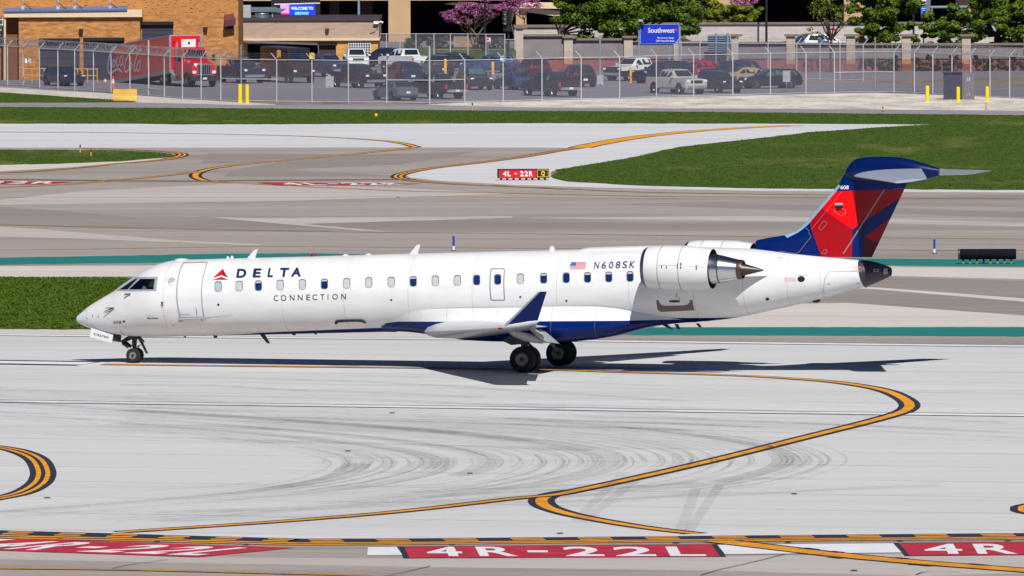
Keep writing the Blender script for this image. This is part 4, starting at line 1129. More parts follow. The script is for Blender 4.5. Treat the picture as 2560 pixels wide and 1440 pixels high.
for d, a0, a1, wd in ((0.82, 0.02, 0.17, 0.03), (0.99, 0.0, 0.15, 0.03), (1.39, 0.03, 0.25, 0.045), (1.5, 0.02, 0.29, 0.05), (2.06, -0.02, 0.2, 0.04)):
    mb.add([on_nac(d, a0), on_nac(d + wd, a0), on_nac(d + wd, a1), on_nac(d, a1)], [(0, 1, 2, 3)])
mb.add([on_nac(0.66, 0.155), on_nac(1.4, 0.15), on_nac(1.4, 0.16), on_nac(0.66, 0.165)], [(0, 1, 2, 3)], 1)
mb.add([on_nac(1.85, 0.13), on_nac(2.3, 0.12), on_nac(2.3, 0.13), on_nac(1.85, 0.14)], [(0, 1, 2, 3)], 1)
mb.build('nacelle_latch', [M_dark, M_wfr], jet)
# ---- landing gear
def wheel(parent, c, r, wd, name='wheel', spokes=True, sd=-1):
    mb = MB(); h = wd / 2
    mb.lathe([(-h * 0.7, r * 0.52), (-h * 0.98, r * 0.62), (-h, r * 0.75), (-h * 0.85, r * 0.92), (-h * 0.5, r), (h * 0.5, r), (h * 0.85, r * 0.92), (h, r * 0.75), (h * 0.98, r * 0.62), (h * 0.7, r * 0.52)], c, (0, 1, 0), 40, 0)
    mb.lathe([(-h * 0.7, r * 0.53), (-h * 0.82, r * 0.5), (-h * 0.5, r * 0.42), (-h * 0.45, r * 0.2), (-h * 0.75, r * 0.16), (-h * 0.75, 0.001)], c, (0, 1, 0), 28, 1)
    mb.lathe([(h * 0.7, r * 0.53), (h * 0.82, r * 0.5), (h * 0.5, r * 0.42), (h * 0.5, 0.001)], c, (0, 1, 0), 28, 1)
    if spokes:
        for k in range(16):
            a = 2 * math.pi * k / 16; u = Vector((math.cos(a), 0, math.sin(a)))
            mb.tube([Vector(c) + Vector((0, -h * 0.6, 0)) + u * r * 0.2, Vector(c) + Vector((0, -h * 0.6, 0)) + u * r * 0.42], r * 0.035, 5, 1)
    return mb.build(name, [M_rubber, M_hubm], parent, sharp=40)
mb = MB(); mb.tube([(L(337, 842, 0).x, 0, 1.15), (L(336, 870, 0).x, 0, 0.62), (L(337, 888, 0).x, 0, 0.26)], [0.11, 0.085, 0.06], 12)
nx = L(337.5, 890, 0).x
mb.tube([(nx, -0.28, 0.26), (nx, 0.28, 0.26)], 0.05, 8)
mb.tube([(nx - 0.15, 0, 0.9), (nx - 0.5, 0, 0.72), (nx - 0.35, 0, 0.6)], [0.09, 0.07, 0.05], 8); mb.tube([(nx + 0.1, 0, 0.55), (nx + 0.35, 0, 0.75), (nx + 0.1, 0, 1.0)], 0.035, 6)
mb.tube([(nx + 0.42, 0, 0.42), (nx + 0.1, 0, 0.95)], 0.04, 6); mb.box((nx - 0.05, 0, 0.95), (0.35, 0.3, 0.25)); mb.tube([(nx - 0.42, 0.14, 0.7), (nx - 0.2, 0.14, 0.55)], 0.06, 8); mb.tube([(nx - 0.42, -0.14, 0.7), (nx - 0.2, -0.14, 0.55)], 0.06, 8)
ng = mb.build('nose_gear', M_dark, jet)
for y in (-0.17, 0.17): wheel(ng, (nx, y, 0.26), 0.26, 0.17, spokes=False)
blade_px('gear_door', [(343.8, 840), (350, 840), (370.6, 884), (364.5, 884)], -0.2, 0.03, M_dark)
mb = MB(); q = [L(*p, -0.42) for p in ((228, 820), (283, 838), (279, 857.5), (224, 841.8))]
mb.prism(q, (0, 0.04, 0)); gd = mb.build('nose_gear_door', M_white, jet)
mb = MB(); c = [(p.x, p.z) for p in (L(*Z1(a), -0.42) for a in ((235, 1041), (396, 1083), (400, 1054), (240, 1011)))]
v, f = glyphs('CRJ700', 0.02, 0, 1.15); mb.add([(quad(c, a, b)[0], -0.428, quad(c, a, b)[1]) for a, b in v], f); mb.build('type_lettering', M_char, gd)
mb = MB(); mb.prism([L(*p, -0.3) for p in ((282, 836), (299, 840), (297, 855), (280, 852))], (0, 0.2, 0)); mb.build('gear_door_bracket', M_dark, jet)
for sgn in (1, -1):
    yc = -2.06 * sgn; mb = MB()
    mb.tube([(-0.05, yc * 0.98, 1.35), (-0.03, yc, 0.85), (0, yc, 0.455)], [0.15, 0.12, 0.1], 12); mb.tube([(0, yc - 0.42, 0.455), (0, yc + 0.42, 0.455)], 0.07, 10)
    mb.tube([(-0.02, yc, 0.95), (-0.05, yc * 0.45, 1.4)], 0.07, 8); mb.tube([(0.0, yc, 0.55), (0.38, yc, 0.75), (0.02, yc, 1.1)], 0.05, 8); mb.tube([(-0.3, yc - 0.1 * sgn, 0.42), (-0.5, yc - 0.1 * sgn, 0.45)], 0.05, 6)
    gr = mb.build('main_gear', M_dark, jet)
    for y in (-0.3, 0.3): wheel(gr, (0, yc + y, 0.455), 0.455, 0.3)
    mb = MB(); mb.prism([(-0.5, yc - 0.35 * sgn, 1.25), (-0.75, yc - 0.35 * sgn, 1.1), (-0.4, yc - 0.35 * sgn, 0.95), (0.15, yc - 0.35 * sgn, 1.0), (0.3, yc - 0.35 * sgn, 1.25)], (0, 0.05, 0)); mb.build('gear_door', M_dark, jet)
mb = MB(); mb.prism([L(*p, 1.6) for p in ((1373, 855), (1385, 857), (1392, 872), (1400, 876), (1386, 873), (1379, 866))], (0, 0.05, 0)); mb.build('gear_door', M_gtrim, jet)
# scoop rail low on the hull side
mb = MB()
pts = [AP(*Z2(p), 0.05) for p in ((1745, 965), (1750, 948), (1765, 938), (1850, 932), (2000, 928), (2070, 930), (2100, 942), (2122, 960))]
mb.tube(pts, [0.05, 0.05, 0.05, 0.045, 0.045, 0.045, 0.04, 0.03], 8); mb.build('fairing_seal', M_hole, jet)
# ---- pilot: one continuous body seated behind the side window
def skin_body(name, joints, edges, radii, mats_, origin, sub=2):
    me = bpy.data.meshes.new(name); me.from_pydata([tuple(j) for j in joints], edges, [])
    o = bpy.data.objects.new(name, me); COL.objects.link(o)
    sk = o.modifiers.new('s', 'SKIN'); sk.use_smooth_shade = True
    for v, r in zip(me.skin_vertices[0].data, radii): v.radius = r if isinstance(r, tuple) else (r, r)
    me.skin_vertices[0].data[0].use_root = True
    sb = o.modifiers.new('d', 'SUBSURF'); sb.levels = sb.render_levels = sub
    bpy.context.view_layer.update()
    m2 = bpy.data.meshes.new_from_object(o.evaluated_get(bpy.context.evaluated_depsgraph_get()))
    bpy.data.objects.remove(o)
    o = bpy.data.objects.new(name, m2); COL.objects.link(o)
    for m in mats_: m2.materials.append(m)
    for p in m2.polygons: p.use_smooth = True
    o.location = origin
    return o
hd = L(366, 702, -0.55)                         # head centre, aircraft coordinates
J = [(0.05, 0, -0.78), (0.06, 0, -0.5), (0.03, 0, -0.25), (0.0, 0, -0.13), (-0.01, 0, -0.02), (-0.015, 0, 0.09), (-0.04, -0.19, -0.27), (-0.12, -0.25, -0.52), (-0.34, -0.2, -0.5), (-0.46, -0.18, -0.46), (-0.04, 0.19, -0.27), (-0.12, 0.25, -0.52), (-0.34, 0.2, -0.5), (-0.46, 0.18, -0.46), (-0.38, -0.1, -0.78), (-0.5, -0.1, -1.15), (-0.38, 0.1, -0.78), (-0.5, 0.1, -1.15)]
Ed = [(0, 1), (1, 2), (2, 3), (3, 4), (4, 5), (2, 6), (6, 7), (7, 8), (8, 9), (2, 10), (10, 11), (11, 12), (12, 13), (0, 14), (14, 15), (0, 16), (16, 17)]
Rr = [0.15, 0.15, 0.13, 0.06, 0.1, 0.085, 0.075, 0.055, 0.042, 0.035, 0.075, 0.055, 0.042, 0.035, 0.085, 0.06, 0.085, 0.06]
pil = skin_body('person', J, Ed, Rr, [mat('pilot_shirt', S(225, 232, 240, 0.85), 0.8), mat('pilot_skin', S(150, 105, 85), 0.6), mat('pilot_trousers', S(25, 28, 40), 0.8)], (0, 0, 0))
for p in pil.data.polygons:
    z = p.center.z; x = p.center.x
    p.material_index = 1 if (z > -0.14 or x < -0.36 and z > -0.6) else (2 if z < -0.7 else 0)
mw = Matrix.Translation(A0) @ Matrix.Rotation(A_ROT, 4, 'Z') @ Matrix.Translation(hd)
pil.matrix_world = mw
tag(pil, 'pilot in a white shirt seated behind the cockpit side window of the jet', 'person')
mb = MB(); mb.lathe([(-0.02, 0.108), (0.05, 0.104), (0.09, 0.075), (0.115, 0.001)], (0.015, 0, 0.05), (0.25, 0, 1), 14); hr = mb.build('hair', mat('dark_hair', S(30, 24, 22), 0.8), pil)
# ================================================================== BUILDINGS AND BACKGROUND
def brick_mat(name, c1, c2, mortar, bw, bh, rough=0.9, dark=None):
    m, nt, p = new_mat(name)
    t = nt.nodes.new('ShaderNodeTexCoord'); sp = nt.nodes.new('ShaderNodeSeparateXYZ'); nt.links.new(t.outputs['Object'], sp.inputs[0])
    cb = nt.nodes.new('ShaderNodeCombineXYZ')
    nt.links.new(mth(nt, 'ADD', sp.outputs[0], sp.outputs[1]), cb.inputs[0]); nt.links.new(sp.outputs[2], cb.inputs[1])
    b = nt.nodes.new('ShaderNodeTexBrick')
    b.inputs['Scale'].default_value = 1.0; b.inputs['Brick Width'].default_value = bw; b.inputs['Row Height'].default_value = bh
    b.inputs['Mortar Size'].default_value = min(bh * 0.07, 0.012); b.inputs['Color1'].default_value = c1; b.inputs['Color2'].default_value = c2; b.inputs['Mortar'].default_value = mortar
    b.inputs['Bias'].default_value = -0.1
    nt.links.new(cb.outputs[0], b.inputs['Vector'])
    mp = nt.nodes.new('ShaderNodeMapping'); mp.inputs['Scale'].default_value = (0.9, 3.2, 1); nt.links.new(cb.outputs[0], mp.inputs[0])
    n = noise(nt, mp.outputs[0], 1.2, 5.0, 0.75)
    col = mixc(nt, 0.6, b.outputs[0], ramp(nt, n, ((0.35, c1), (0.65, c2))))
    if dark:
        mp2 = nt.nodes.new('ShaderNodeMapping'); mp2.inputs['Scale'].default_value = (1.6, 6.0, 1); nt.links.new(cb.outputs[0], mp2.inputs[0])
        d = noise(nt, mp2.outputs[0], 1.6, 2.0, 0.5)
        col = mixc(nt, mth(nt, 'GREATER_THAN', d, 0.63), col, dark)
    nt.links.new(col, p.inputs['Base Color']); p.inputs['Roughness'].default_value = rough; p.inputs['Specular IOR Level'].default_value = 0.2
    return m
M_brick = brick_mat('orange_brick', S(222, 160, 98, 0.85), S(142, 88, 50, 0.85), S(196, 156, 110, 0.8), 0.5, 0.16)
M_brick2 = brick_mat('speckled_brick', S(206, 146, 88, 0.85), S(186, 126, 72, 0.85), S(196, 150, 100, 0.8), 0.5, 0.16, dark=S(110, 58, 30, 0.8))
M_block = brick_mat('tan_block', S(200, 176, 158, 0.82), S(178, 150, 134, 0.82), S(150, 126, 112, 0.8), 1.2, 0.42)
M_ybrick = brick_mat('yellow_brick', S(226, 176, 104, 0.85), S(200, 142, 76, 0.85), S(200, 160, 110, 0.8), 0.5, 0.16)
M_pblock = brick_mat('pale_block', S(212, 204, 200, 0.82), S(188, 178, 174, 0.82), S(168, 160, 156, 0.8), 1.0, 0.42)
M_rbrick = brick_mat('red_brick', S(168, 96, 84, 0.8), S(136, 72, 66, 0.8), S(160, 120, 110, 0.8), 0.5, 0.2)
M_stone = brick_mat('tan_stone', S(196, 168, 134, 0.82), S(136, 106, 84, 0.82), S(90, 72, 60, 0.8), 0.9, 0.6)
M_tan = mat('tan_concrete', S(206, 170, 132, 0.82), 0.9, var=0.08, scale=0.6)
M_creamc = mat('cream_coping', S(232, 206, 172, 0.85), 0.8, var=0.06)
M_bluefl = mat('blue_flashing', S(92, 122, 178, 0.8), 0.4, var=0.2, scale=1.2, stretch=(0.4, 1, 4))
M_coping = mat('brown_coping', S(70, 58, 66, 0.8), 0.7, var=0.1)
M_wallcop = mat('grey_coping', S(136, 122, 112, 0.8), 0.9, var=0.15)
M_inside = mat('dark_interior', S(26, 27, 38), 0.9, var=0.3, scale=0.4)
M_door = mat('dark_slate_door', S(52, 52, 72), 0.7, var=0.12, scale=1.0, stretch=(0.2, 1, 6))
M_bdoor = mat('brown_door', S(66, 44, 46), 0.8, var=0.15)
M_galv = mat('galvanised_steel', S(200, 202, 208, 0.85), 0.5, 0.2, var=0.12, scale=2)
M_bpost = mat('blue_grey_steel', S(150, 168, 186, 0.8), 0.5, 0.2, var=0.1)
M_greyb = mat('pale_grey_metal', S(176, 186, 186, 0.8), 0.6, var=0.1)
M_yelp = mat('yellow_paint', S(255, 214, 0, 0.9), 0.5, var=0.08)
M_ylw2 = mat('amber_paint', S(238, 176, 40, 0.88), 0.6, var=0.1)
M_black = mat('black_paint', S(24, 24, 30), 0.5, var=0.2)
M_orange = mat('orange_plastic', S(236, 96, 60, 0.9), 0.6, var=0.1)
def B(px, py, h=0.0): return G(px, py)
# ---- brick warehouse on the left
Y1 = 752.0
org = onY(200, 207, Y1); org.z = 0
wh = thing('brick_warehouse', org, 'orange brick warehouse with dark dock doors and a cream banded annex', 'building')
def part(name, m, parent, o_, fn, **k):
    mb = MB(); fn(mb); return mb.build(name, m, parent, o_, **k)
part('wall', [M_brick], wh, org, lambda b: b.pxbox(-60, 36, 596, 215, Y1, 14))
part('upper_wall', [M_brick2], wh, org, lambda b: b.pxbox(-60, -90, 595.6, 36, Y1 + 0.06, 14))
YA = Y1 - 2.0
part('annex_wall', [M_brick], wh, org, lambda b: b.pxbox(47, 34, 350, 215, YA, 1.95))
part('corner_wall', [brick_mat('shaded_brick', S(150, 100, 66, 0.8), S(120, 80, 52, 0.8), S(110, 80, 60, 0.8), 0.5, 0.16)], wh, org, lambda b: b.pxbox(12, 34, 46.5, 215, YA + 1.0, 0.9))  # recessed annex side: its shadow is painted in as darker brick
part('coping', [M_creamc], wh, org, lambda b: b.pxbox(10, 25, 355, 43, YA - 0.35, 2.2))
def fl(b):
    a, c = onY(6, 27, YA - 0.5), onY(318, 23, YA - 0.5); d, e = onY(10, 20, YA + 0.5), onY(320, 14, YA + 0.5)
    b.prism([a, c, e, d], (0, 0.02, -0.12))
part('roof_flashing', [M_bluefl], wh, org, fl)
for x0, y0, x1, y1, yy in ((98, 97, 199, 206, YA), (209, 95, 310, 206, YA), (355, 55, 433, 122, Y1)):
    def dd(b, x0=x0, y0=y0, x1=x1, y1=y1, yy=yy):
        b.pxbox(x0, y0, x1, y1, yy - 0.05, 0.04, 0)
        for k in range(1, 5): b.pxbox(x0 + 3, y0 + 8 + k * (y1 - y0 - 8) / 5, x1 - 3, y0 + 9 + k * (y1 - y0 - 8) / 5, yy - 0.07, 0.02, 1)
    part('dock_door', [M_door, M_black], wh, org, dd)
    part('door_lintel', [M_black], wh, org, lambda b, x0=x0, y0=y0, x1=x1, yy=yy: b.pxbox(x0 - 1, y0 - 1, x1 + 1, y0 + 7, yy - 0.35, 0.28))
def vent(b):
    a = [onY(x, y, Y1 - 0.9) for x, y in ((561, 45), (588, 45), (590, 52), (563, 52))]
    b.prism([onY(561, 36, Y1 - 0.05), onY(583, 35, Y1 - 0.05), onY(589, 47, Y1 - 0.9), onY(561, 52, Y1 - 0.9)], (0, 0.05, -0.5)); b.pxbox(563, 46, 583, 72, Y1 - 0.5, 0.45, 1)
part('vent_hood', [mat('maroon_metal', S(98, 54, 60), 0.5), M_black], wh, org, vent)
for x, y in ((202, 78), (513, 73)): part('wall_light', [M_black], wh, org, lambda b, x=x, y=y: b.prism([onY(x - 5, y - 5, Y1 - 0.3 if x > 400 else YA - 0.3), onY(x + 6, y - 6, Y1 - 0.3 if x > 400 else YA - 0.3), onY(x + 5, y + 6, Y1 - 0.3 if x > 400 else YA - 0.3), onY(x - 3, y + 5, Y1 - 0.3 if x > 400 else YA - 0.3)], (0, 0.28, 0)))
part('downpipe', [M_creamc], wh, org, lambda b: b.tube([onY(12, 35, YA - 0.1), onY(12, 205, YA - 0.1)], 0.1, 8))
def glb(b):
    b.pxbox(-30, 45, 8, 118, Y1 - 0.05, 0.04, 0)
    for k in range(6): b.pxbox(-30, 48 + k * 13, 8, 50 + k * 13, Y1 - 0.09, 0.03, 1)
    for k in range(4): b.pxbox(-24 + k * 10, 45, -23 + k * 10, 118, Y1 - 0.1, 0.03, 1)
part('glass_block_window', [mat('glass_block_dark', S(60, 72, 80), 0.3), M_wht], wh, org, glb)
for x in (57, 145, 187, 275):
    def pole(b, x=x):
        b.tube([onY(x, 19, YA + 0.2), onY(x, -20, YA + 0.2)], 0.09, 8, 0); b.tube([onY(x, 6, YA + 0.2), onY(x + 24, 25, YA - 0.1)], 0.035, 5, 1); b.pxbox(x - 4, 15, x + 4, 23, YA, 0.25, 0)
    part('roof_brace', [M_galv, M_bdoor], wh, org, pole)
# yellow railing by the dock
o2 = G(150, 207); ra = thing('railing', o2, 'yellow pipe railing in front of the brick warehouse dock doors', 'railing')
def rl(b):
    a, c = onY(58, 204, o2.y), onY(243, 207, o2.y); hz = 1.15
    for z in (hz, hz * 0.55): b.tube([(a.x, o2.y, z), (c.x, o2.y, z - 0.05)], 0.035, 6)
part('rail', [M_ylw2], ra, o2, rl)
for x in (60, 80, 110, 194, 219, 243):
    a = onY(x, 205, o2.y); part('post', [M_ylw2], ra, o2, lambda b: b.tube([(a.x, o2.y, 0), (a.x, o2.y, 1.18)], 0.045, 6))
# ---- block building in the middle
Y2 = 812.0
org = onY(770, 160, Y2); org.z = 0
bb = thing('garage_building', org, 'low tan block building with brown parapet, open dark bay and glass block window', 'building')
part('block_wall', [M_block], bb, org, lambda b: b.pxbox(597, 50, 947, 97, Y2, 16))
part('brick_wall', [M_ybrick], bb, org, lambda b: (b.pxbox(605, 101, 618, 175, Y2 + 0.05, 12), b.pxbox(840, 101, 945, 175, Y2 + 0.05, 12), b.pxbox(618, 101, 840, 110, Y2 + 0.06, 6)))
part('ledge', [M_creamc], bb, org, lambda b: b.pxbox(595, 96, 949, 101.5, Y2 - 0.25, 8))
part('parapet', [M_coping], bb, org, lambda b: b.pxbox(594, 45, 949, 51, Y2 - 0.2, 17))
part('open_bay', [M_inside], bb, org, lambda b: b.pxbox(618, 109, 795, 172, Y2 + 3.0, 0.2))
part('bay_canopy', [mat('canopy_metal', S(92, 88, 104), 0.6)], bb, org, lambda b: b.prism([onY(610, 100, Y2 - 0.1), onY(700, 104, Y2 - 0.1), onY(795, 108, Y2 - 0.1), onY(795, 111, Y2 - 1.6), onY(700, 108, Y2 - 1.6), onY(611, 105, Y2 - 1.6)], (0, 0, -0.06)))
part('brown_door', [M_bdoor, M_black], bb, org, lambda b: (b.pxbox(797, 110, 840, 172, Y2 + 0.4, 0.1), b.pxbox(792, 106, 843, 113, Y2 + 0.0, 0.3, 1)))
def gb2(b):
    b.pxbox(871, 102, 925, 140, Y2 - 0.02, 0.05, 0)
    for k in range(10): b.pxbox(871 + k * 6, 102, 872.3 + k * 6, 140, Y2 - 0.06, 0.03, 1)
    for k in range(7): b.pxbox(871, 102.5 + k * 6.2, 925, 103.8 + k * 6.2, Y2 - 0.07, 0.03, 1)
part('glass_block_window', [mat('glass_block_dark', S(60, 72, 80), 0.3), M_wht], bb, org, gb2)
part('wall_light', [M_bdoor], bb, org, lambda b: b.prism([onY(813, 71, Y2 - 0.3), onY(823, 71, Y2 - 0.3), onY(822, 80, Y2 - 0.3), onY(815, 80, Y2 - 0.3)], (0, 0.28, 0)))
cm = thing('security_camera', onY(941, 56, Y2), 'white security camera and floodlight at the corner of the tan block building', 'camera')
oc = onY(941, 56, Y2)
part('housing', [M_wht], cm, oc, lambda b: b.pxbox(934, 53, 946, 60, Y2 - 0.35, 0.33)); part('lamp_arm', [M_wht], cm, oc, lambda b: b.tube([onY(945, 57, Y2 - 0.2), onY(952, 54, Y2 - 0.2), onY(957, 57, Y2 - 0.2)], [0.06, 0.07, 0.11], 8))
part('conduit', [M_black], cm, oc, lambda b: b.tube([onY(945, 60, Y2 - 0.05), onY(943, 72, Y2 - 0.05), onY(936, 80, Y2 - 0.05), onY(925, 83, Y2 - 0.05)], 0.03, 5))
def simple(name, label, cat, m, fn, base, **k):
    """a thing that is one mesh"""
    mb = MB(); fn(mb); o = mb.build(name, m, None, Vector(base), **k); return tag(o, label, cat)
rz = onY(700, 47, Y2).z
q = onY(611, 45, Y2 + 3); simple('rooftop_unit', 'pale grey green air handling box on the tan block building roof', 'rooftop unit', [M_greyb, M_galv], lambda b: (b.pxbox(596.5, 13, 627, 45, Y2 + 3, 1.5), b.pxbox(600, 16, 623, 18, Y2 + 2.98, 0.02, 1)), q)
q = onY(660, 44, Y2 + 3); simple('air_duct', 'long grey metal air duct on legs on the block building roof', 'duct', [mat('duct_metal', S(108, 126, 134), 0.4, 0.3), M_galv], lambda b: (b.pxbox(627.5, 18, 690, 30, Y2 + 3, 0.8), b.prism([onY(690, 19, Y2 + 3), onY(702, 22, Y2 + 3), onY(716, 22, Y2 + 3), onY(702, 32, Y2 + 3), onY(690, 30, Y2 + 3)], (0, 0.8, 0)), b.tube([onY(661, 30, Y2 + 3.2), onY(661, 45, Y2 + 3.2)], 0.04, 5, 1), b.tube([onY(681, 30, Y2 + 3.2), onY(681, 45, Y2 + 3.2)], 0.04, 5, 1)), q)
q = onY(655, 46, Y2 + 1.5); simple('roof_fan', 'round shiny metal roof fan below the grey air duct', 'roof fan', [M_steel], lambda b: b.lathe([(0, 0.5), (0, 0.58), (0.42, 0.58), (0.44, 0.66), (0.5, 0.62), (0.5, 0.0)], onY(655, 47, Y2 + 1.5), (0, 0, 1), 20), q)
# ---- concrete parking structure
Y3 = 905.0
org = Vector((0, Y3, 0))
pg = thing('parking_garage', org, 'large tan concrete parking garage with dark open bays behind the lot', 'building')
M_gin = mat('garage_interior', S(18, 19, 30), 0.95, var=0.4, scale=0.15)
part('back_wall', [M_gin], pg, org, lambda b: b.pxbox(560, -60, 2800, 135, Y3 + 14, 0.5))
part('ceiling_slab', [M_tan], pg, org, lambda b: b.pxbox(560, -40, 1290, 1.5, Y3, 15))
part('ceiling_slab', [M_tan], pg, org, lambda b: b.pxbox(1290, -55, 2800, -14, Y3, 15))
part('roof_slab', [M_tan], pg, org, lambda b: b.pxbox(560, -100, 2800, -60, Y3 - 0.5, 16))
for x0, x1, d in ((824, 848, 4), (903, 932, 4), (971, 1026, 0), (1290, 1316, 1.5), (2110, 2164, 0.5), (2390, 2432, 1.5), (1380, 1410, 5), (700, 725, 4)):
    part('column', [M_tan if d < 3 else M_bdoor], pg, org, lambda b: b.pxbox(x0, -50, x1, 130, Y3 + d - 0.4 if d < 3 else Y3 + d, 0.9))  # deep columns coloured dark brown: shade inside the garage is painted on
part('ramp', [M_creamc], pg, org, lambda b: b.prism([onY(1110, 10, Y3 + 1), onY(1330, 32, Y3 + 1), onY(1400, 42, Y3 + 1), onY(1400, 28, Y3 + 1), onY(1280, 14, Y3 + 1), onY(1150, 4, Y3 + 1)], (0, 1.5, 0)))
part('ramp', [M_creamc], pg, org, lambda b: b.prism([onY(1300, 20, Y3 + 0.4), onY(1405, 22, Y3 + 0.4), onY(1405, 6, Y3 + 0.4), onY(1300, 6, Y3 + 0.4)], (0, 0.5, 0)))
part('spandrel', [M_tan], pg, org, lambda b: b.pxbox(1780, -30, 1875, 14, Y3 - 0.2, 0.6))
part('guard_rail', [M_bpost], pg, org, lambda b: (b.tube([onY(2325, 18, Y3 - 0.4), onY(2495, 16, Y3 - 0.4)], 0.12, 6), [b.tube([onY(x, 17, Y3 - 0.4), onY(x, 60, Y3 - 0.4)], 0.07, 5) for x in (2330, 2490)]))
part('stair_beam', [mat('steel_grey_beam', S(110, 108, 120), 0.6)], pg, org, lambda b: b.prism([onY(2305, -10, Y3 - 0.6), onY(2327, -10, Y3 - 0.6), onY(2325, 35, Y3 - 0.6), onY(2318, 35, Y3 - 0.6)], (0, 0.4, 0)))
# ---- electronic sign
Y4 = 850.0
org = onY(740, 120, Y4); org.z = 0
es = thing('electronic_sign', org, 'lit blue electronic welcome sign in a black frame above the roof', 'sign')
part('frame', [M_black], es, org, lambda b: (b.pxbox(678, -40, 800, 40, Y4, 0.8), b.pxbox(690, 40, 700, 130, Y4 + 0.2, 0.4), b.pxbox(780, 40, 790, 130, Y4 + 0.2, 0.4)))
part('light_strip', [M_wht], es, org, lambda b: b.prism([onY(686, 9.5, Y4 - 0.06), onY(800, 6.5, Y4 - 0.06), onY(800, 9, Y4 - 0.06), onY(686, 12, Y4 - 0.06)], (0, 0.05, 0)))
part('screen', [emis('led_blue', S(0, 50, 225), 0.75)], es, org, lambda b: b.pxbox(723, 11.5, 788, 39, Y4 - 0.05, 0.04))
part('screen_picture', [emis('led_lilac', S(190, 130, 225), 0.7), emis('led_pink', S(235, 60, 140), 0.8)], es, org, lambda b: (b.pxbox(701, 11.5, 723, 32, Y4 - 0.05, 0.04), b.pxbox(703, 32, 723, 35.5, Y4 - 0.06, 0.04, 1)))
def ltx(txt, x0, x1, y0, y1, Y, bold=0.0):
    def f(b):
        c = [onY(x0, y1, Y), onY(x1, y1, Y), onY(x1, y0, Y), onY(x0, y0, Y)]
        text_on(b, txt, [tuple(v) for v in c], 0, bold)
    return f
M_ledw = emis('led_white', S(205, 222, 255), 0.8)
part('lettering', [M_ledw], es, org, ltx('WELCOME TO', 727, 783, 17, 24.5, Y4 - 0.07, 0.02)); part('lettering', [emis('led_cyan', S(120, 220, 235), 0.8)], es, org, ltx('MIDWAY', 738, 773, 29.5, 37, Y4 - 0.07, 0.02))
# ---- long pale block wall and the pillared perimeter wall
Y5 = 868.0
org = onY(1700, 130, Y5); org.z = 0
bw = thing('block_wall', org, 'long pale block wall with grey coping below the garage', 'wall')
part('wall', [M_pblock], bw, org, lambda b: b.pxbox(1286, 66, 1420, 135, Y5 - 3, 0.5)); part('wall', [M_pblock], bw, org, lambda b: b.pxbox(1420, 60, 2700, 140, Y5, 0.5))
part('coping', [M_wallcop], bw, org, lambda b: b.pxbox(1284, 62, 1420, 68.5, Y5 - 3.2, 0.9)); part('coping', [M_wallcop], bw, org, lambda b: b.pxbox(1420.5, 55.5, 2700, 60.5, Y5 - 0.2, 0.9))
Y6 = 776.0
org = onY(1900, 186, Y6); org.z = 0
pw = thing('perimeter_wall', org, 'pillared perimeter wall with grey panels on a red brick base', 'wall')
M_panel = mat('grey_wall_panel', S(140, 133, 137, 0.82), 0.9, var=0.14, scale=0.8)
M_oran = mat('orange_pillar_band', S(196, 140, 100, 0.82), 0.9, var=0.1)
M_pil = mat('cream_pillar', S(196, 182, 168, 0.82), 0.9, var=0.08)
for k, (x0, x1) in enumerate(((1290, 1308), (1410, 1432), (1560, 1582), (1684, 1704), (1828, 1846), (1966, 1988), (2116, 2138), (2255, 2277), (2405, 2427), (2560, 2582))):
    yt = 86 if x0 > 1800 else (66 if x0 < 1400 else 90)
    def pl_(b, x0=x0, x1=x1, yt=yt):
        b.pxbox(x0, yt + 5, x1, 148, Y6 - 0.3, 0.9, 0); b.pxbox(x0, 148, x1, 160, Y6 - 0.31, 0.92, 1); b.pxbox(x0, 160, x1, 195, Y6 - 0.32, 0.94, 2); b.pxbox(x0 - 4, yt, x1 + 10, yt + 5, Y6 - 0.5, 1.2, 3)
    part('pillar', [M_pil, M_oran, M_rbrick, M_wallcop], pw, org, pl_)
for x0, x1, yt in ((1308, 1410, 86), (1432, 1560, 96), (1582, 1684, 100), (1704, 1828, 103), (1846, 1966, 105), (1988, 2116, 107), (2138, 2255, 108), (2277, 2405, 108), (2427, 2560, 108)):
    def pn(b, x0=x0, x1=x1, yt=yt):
        b.pxbox(x0, yt + 5, x1, 146, Y6, 0.3, 0); b.pxbox(x0, 146, x1, 190, Y6 - 0.05, 0.4, 1); b.pxbox(x0 + 0.3, yt, x1 - 0.3, yt + 5, Y6 - 0.25, 0.8, 2); b.pxbox(x0, 144, x1, 147, Y6 - 0.15, 0.5, 2)
    part('wall_panel', [M_panel, M_rbrick, M_wallcop], pw, org, pn)
# stone edging and planting below the garage
simple('stone_edging', 'long pale stone kerb of the planting bed beside the block building', 'kerb', [M_pil], lambda b: (b.pxbox(1000, 125, 1070, 130, 866, 1), b.pxbox(1096, 124, 1265, 130, 866, 1)), G(1100, 130))
simple('rock_outcrop', 'tan rock retaining stones below the pink flowering tree', 'rocks', [M_stone], lambda b: (b.pxbox(1134, 92, 1172, 124, 878, 2.5), b.pxbox(1170, 95, 1192, 122, 879, 2.5)), G(1160, 124))
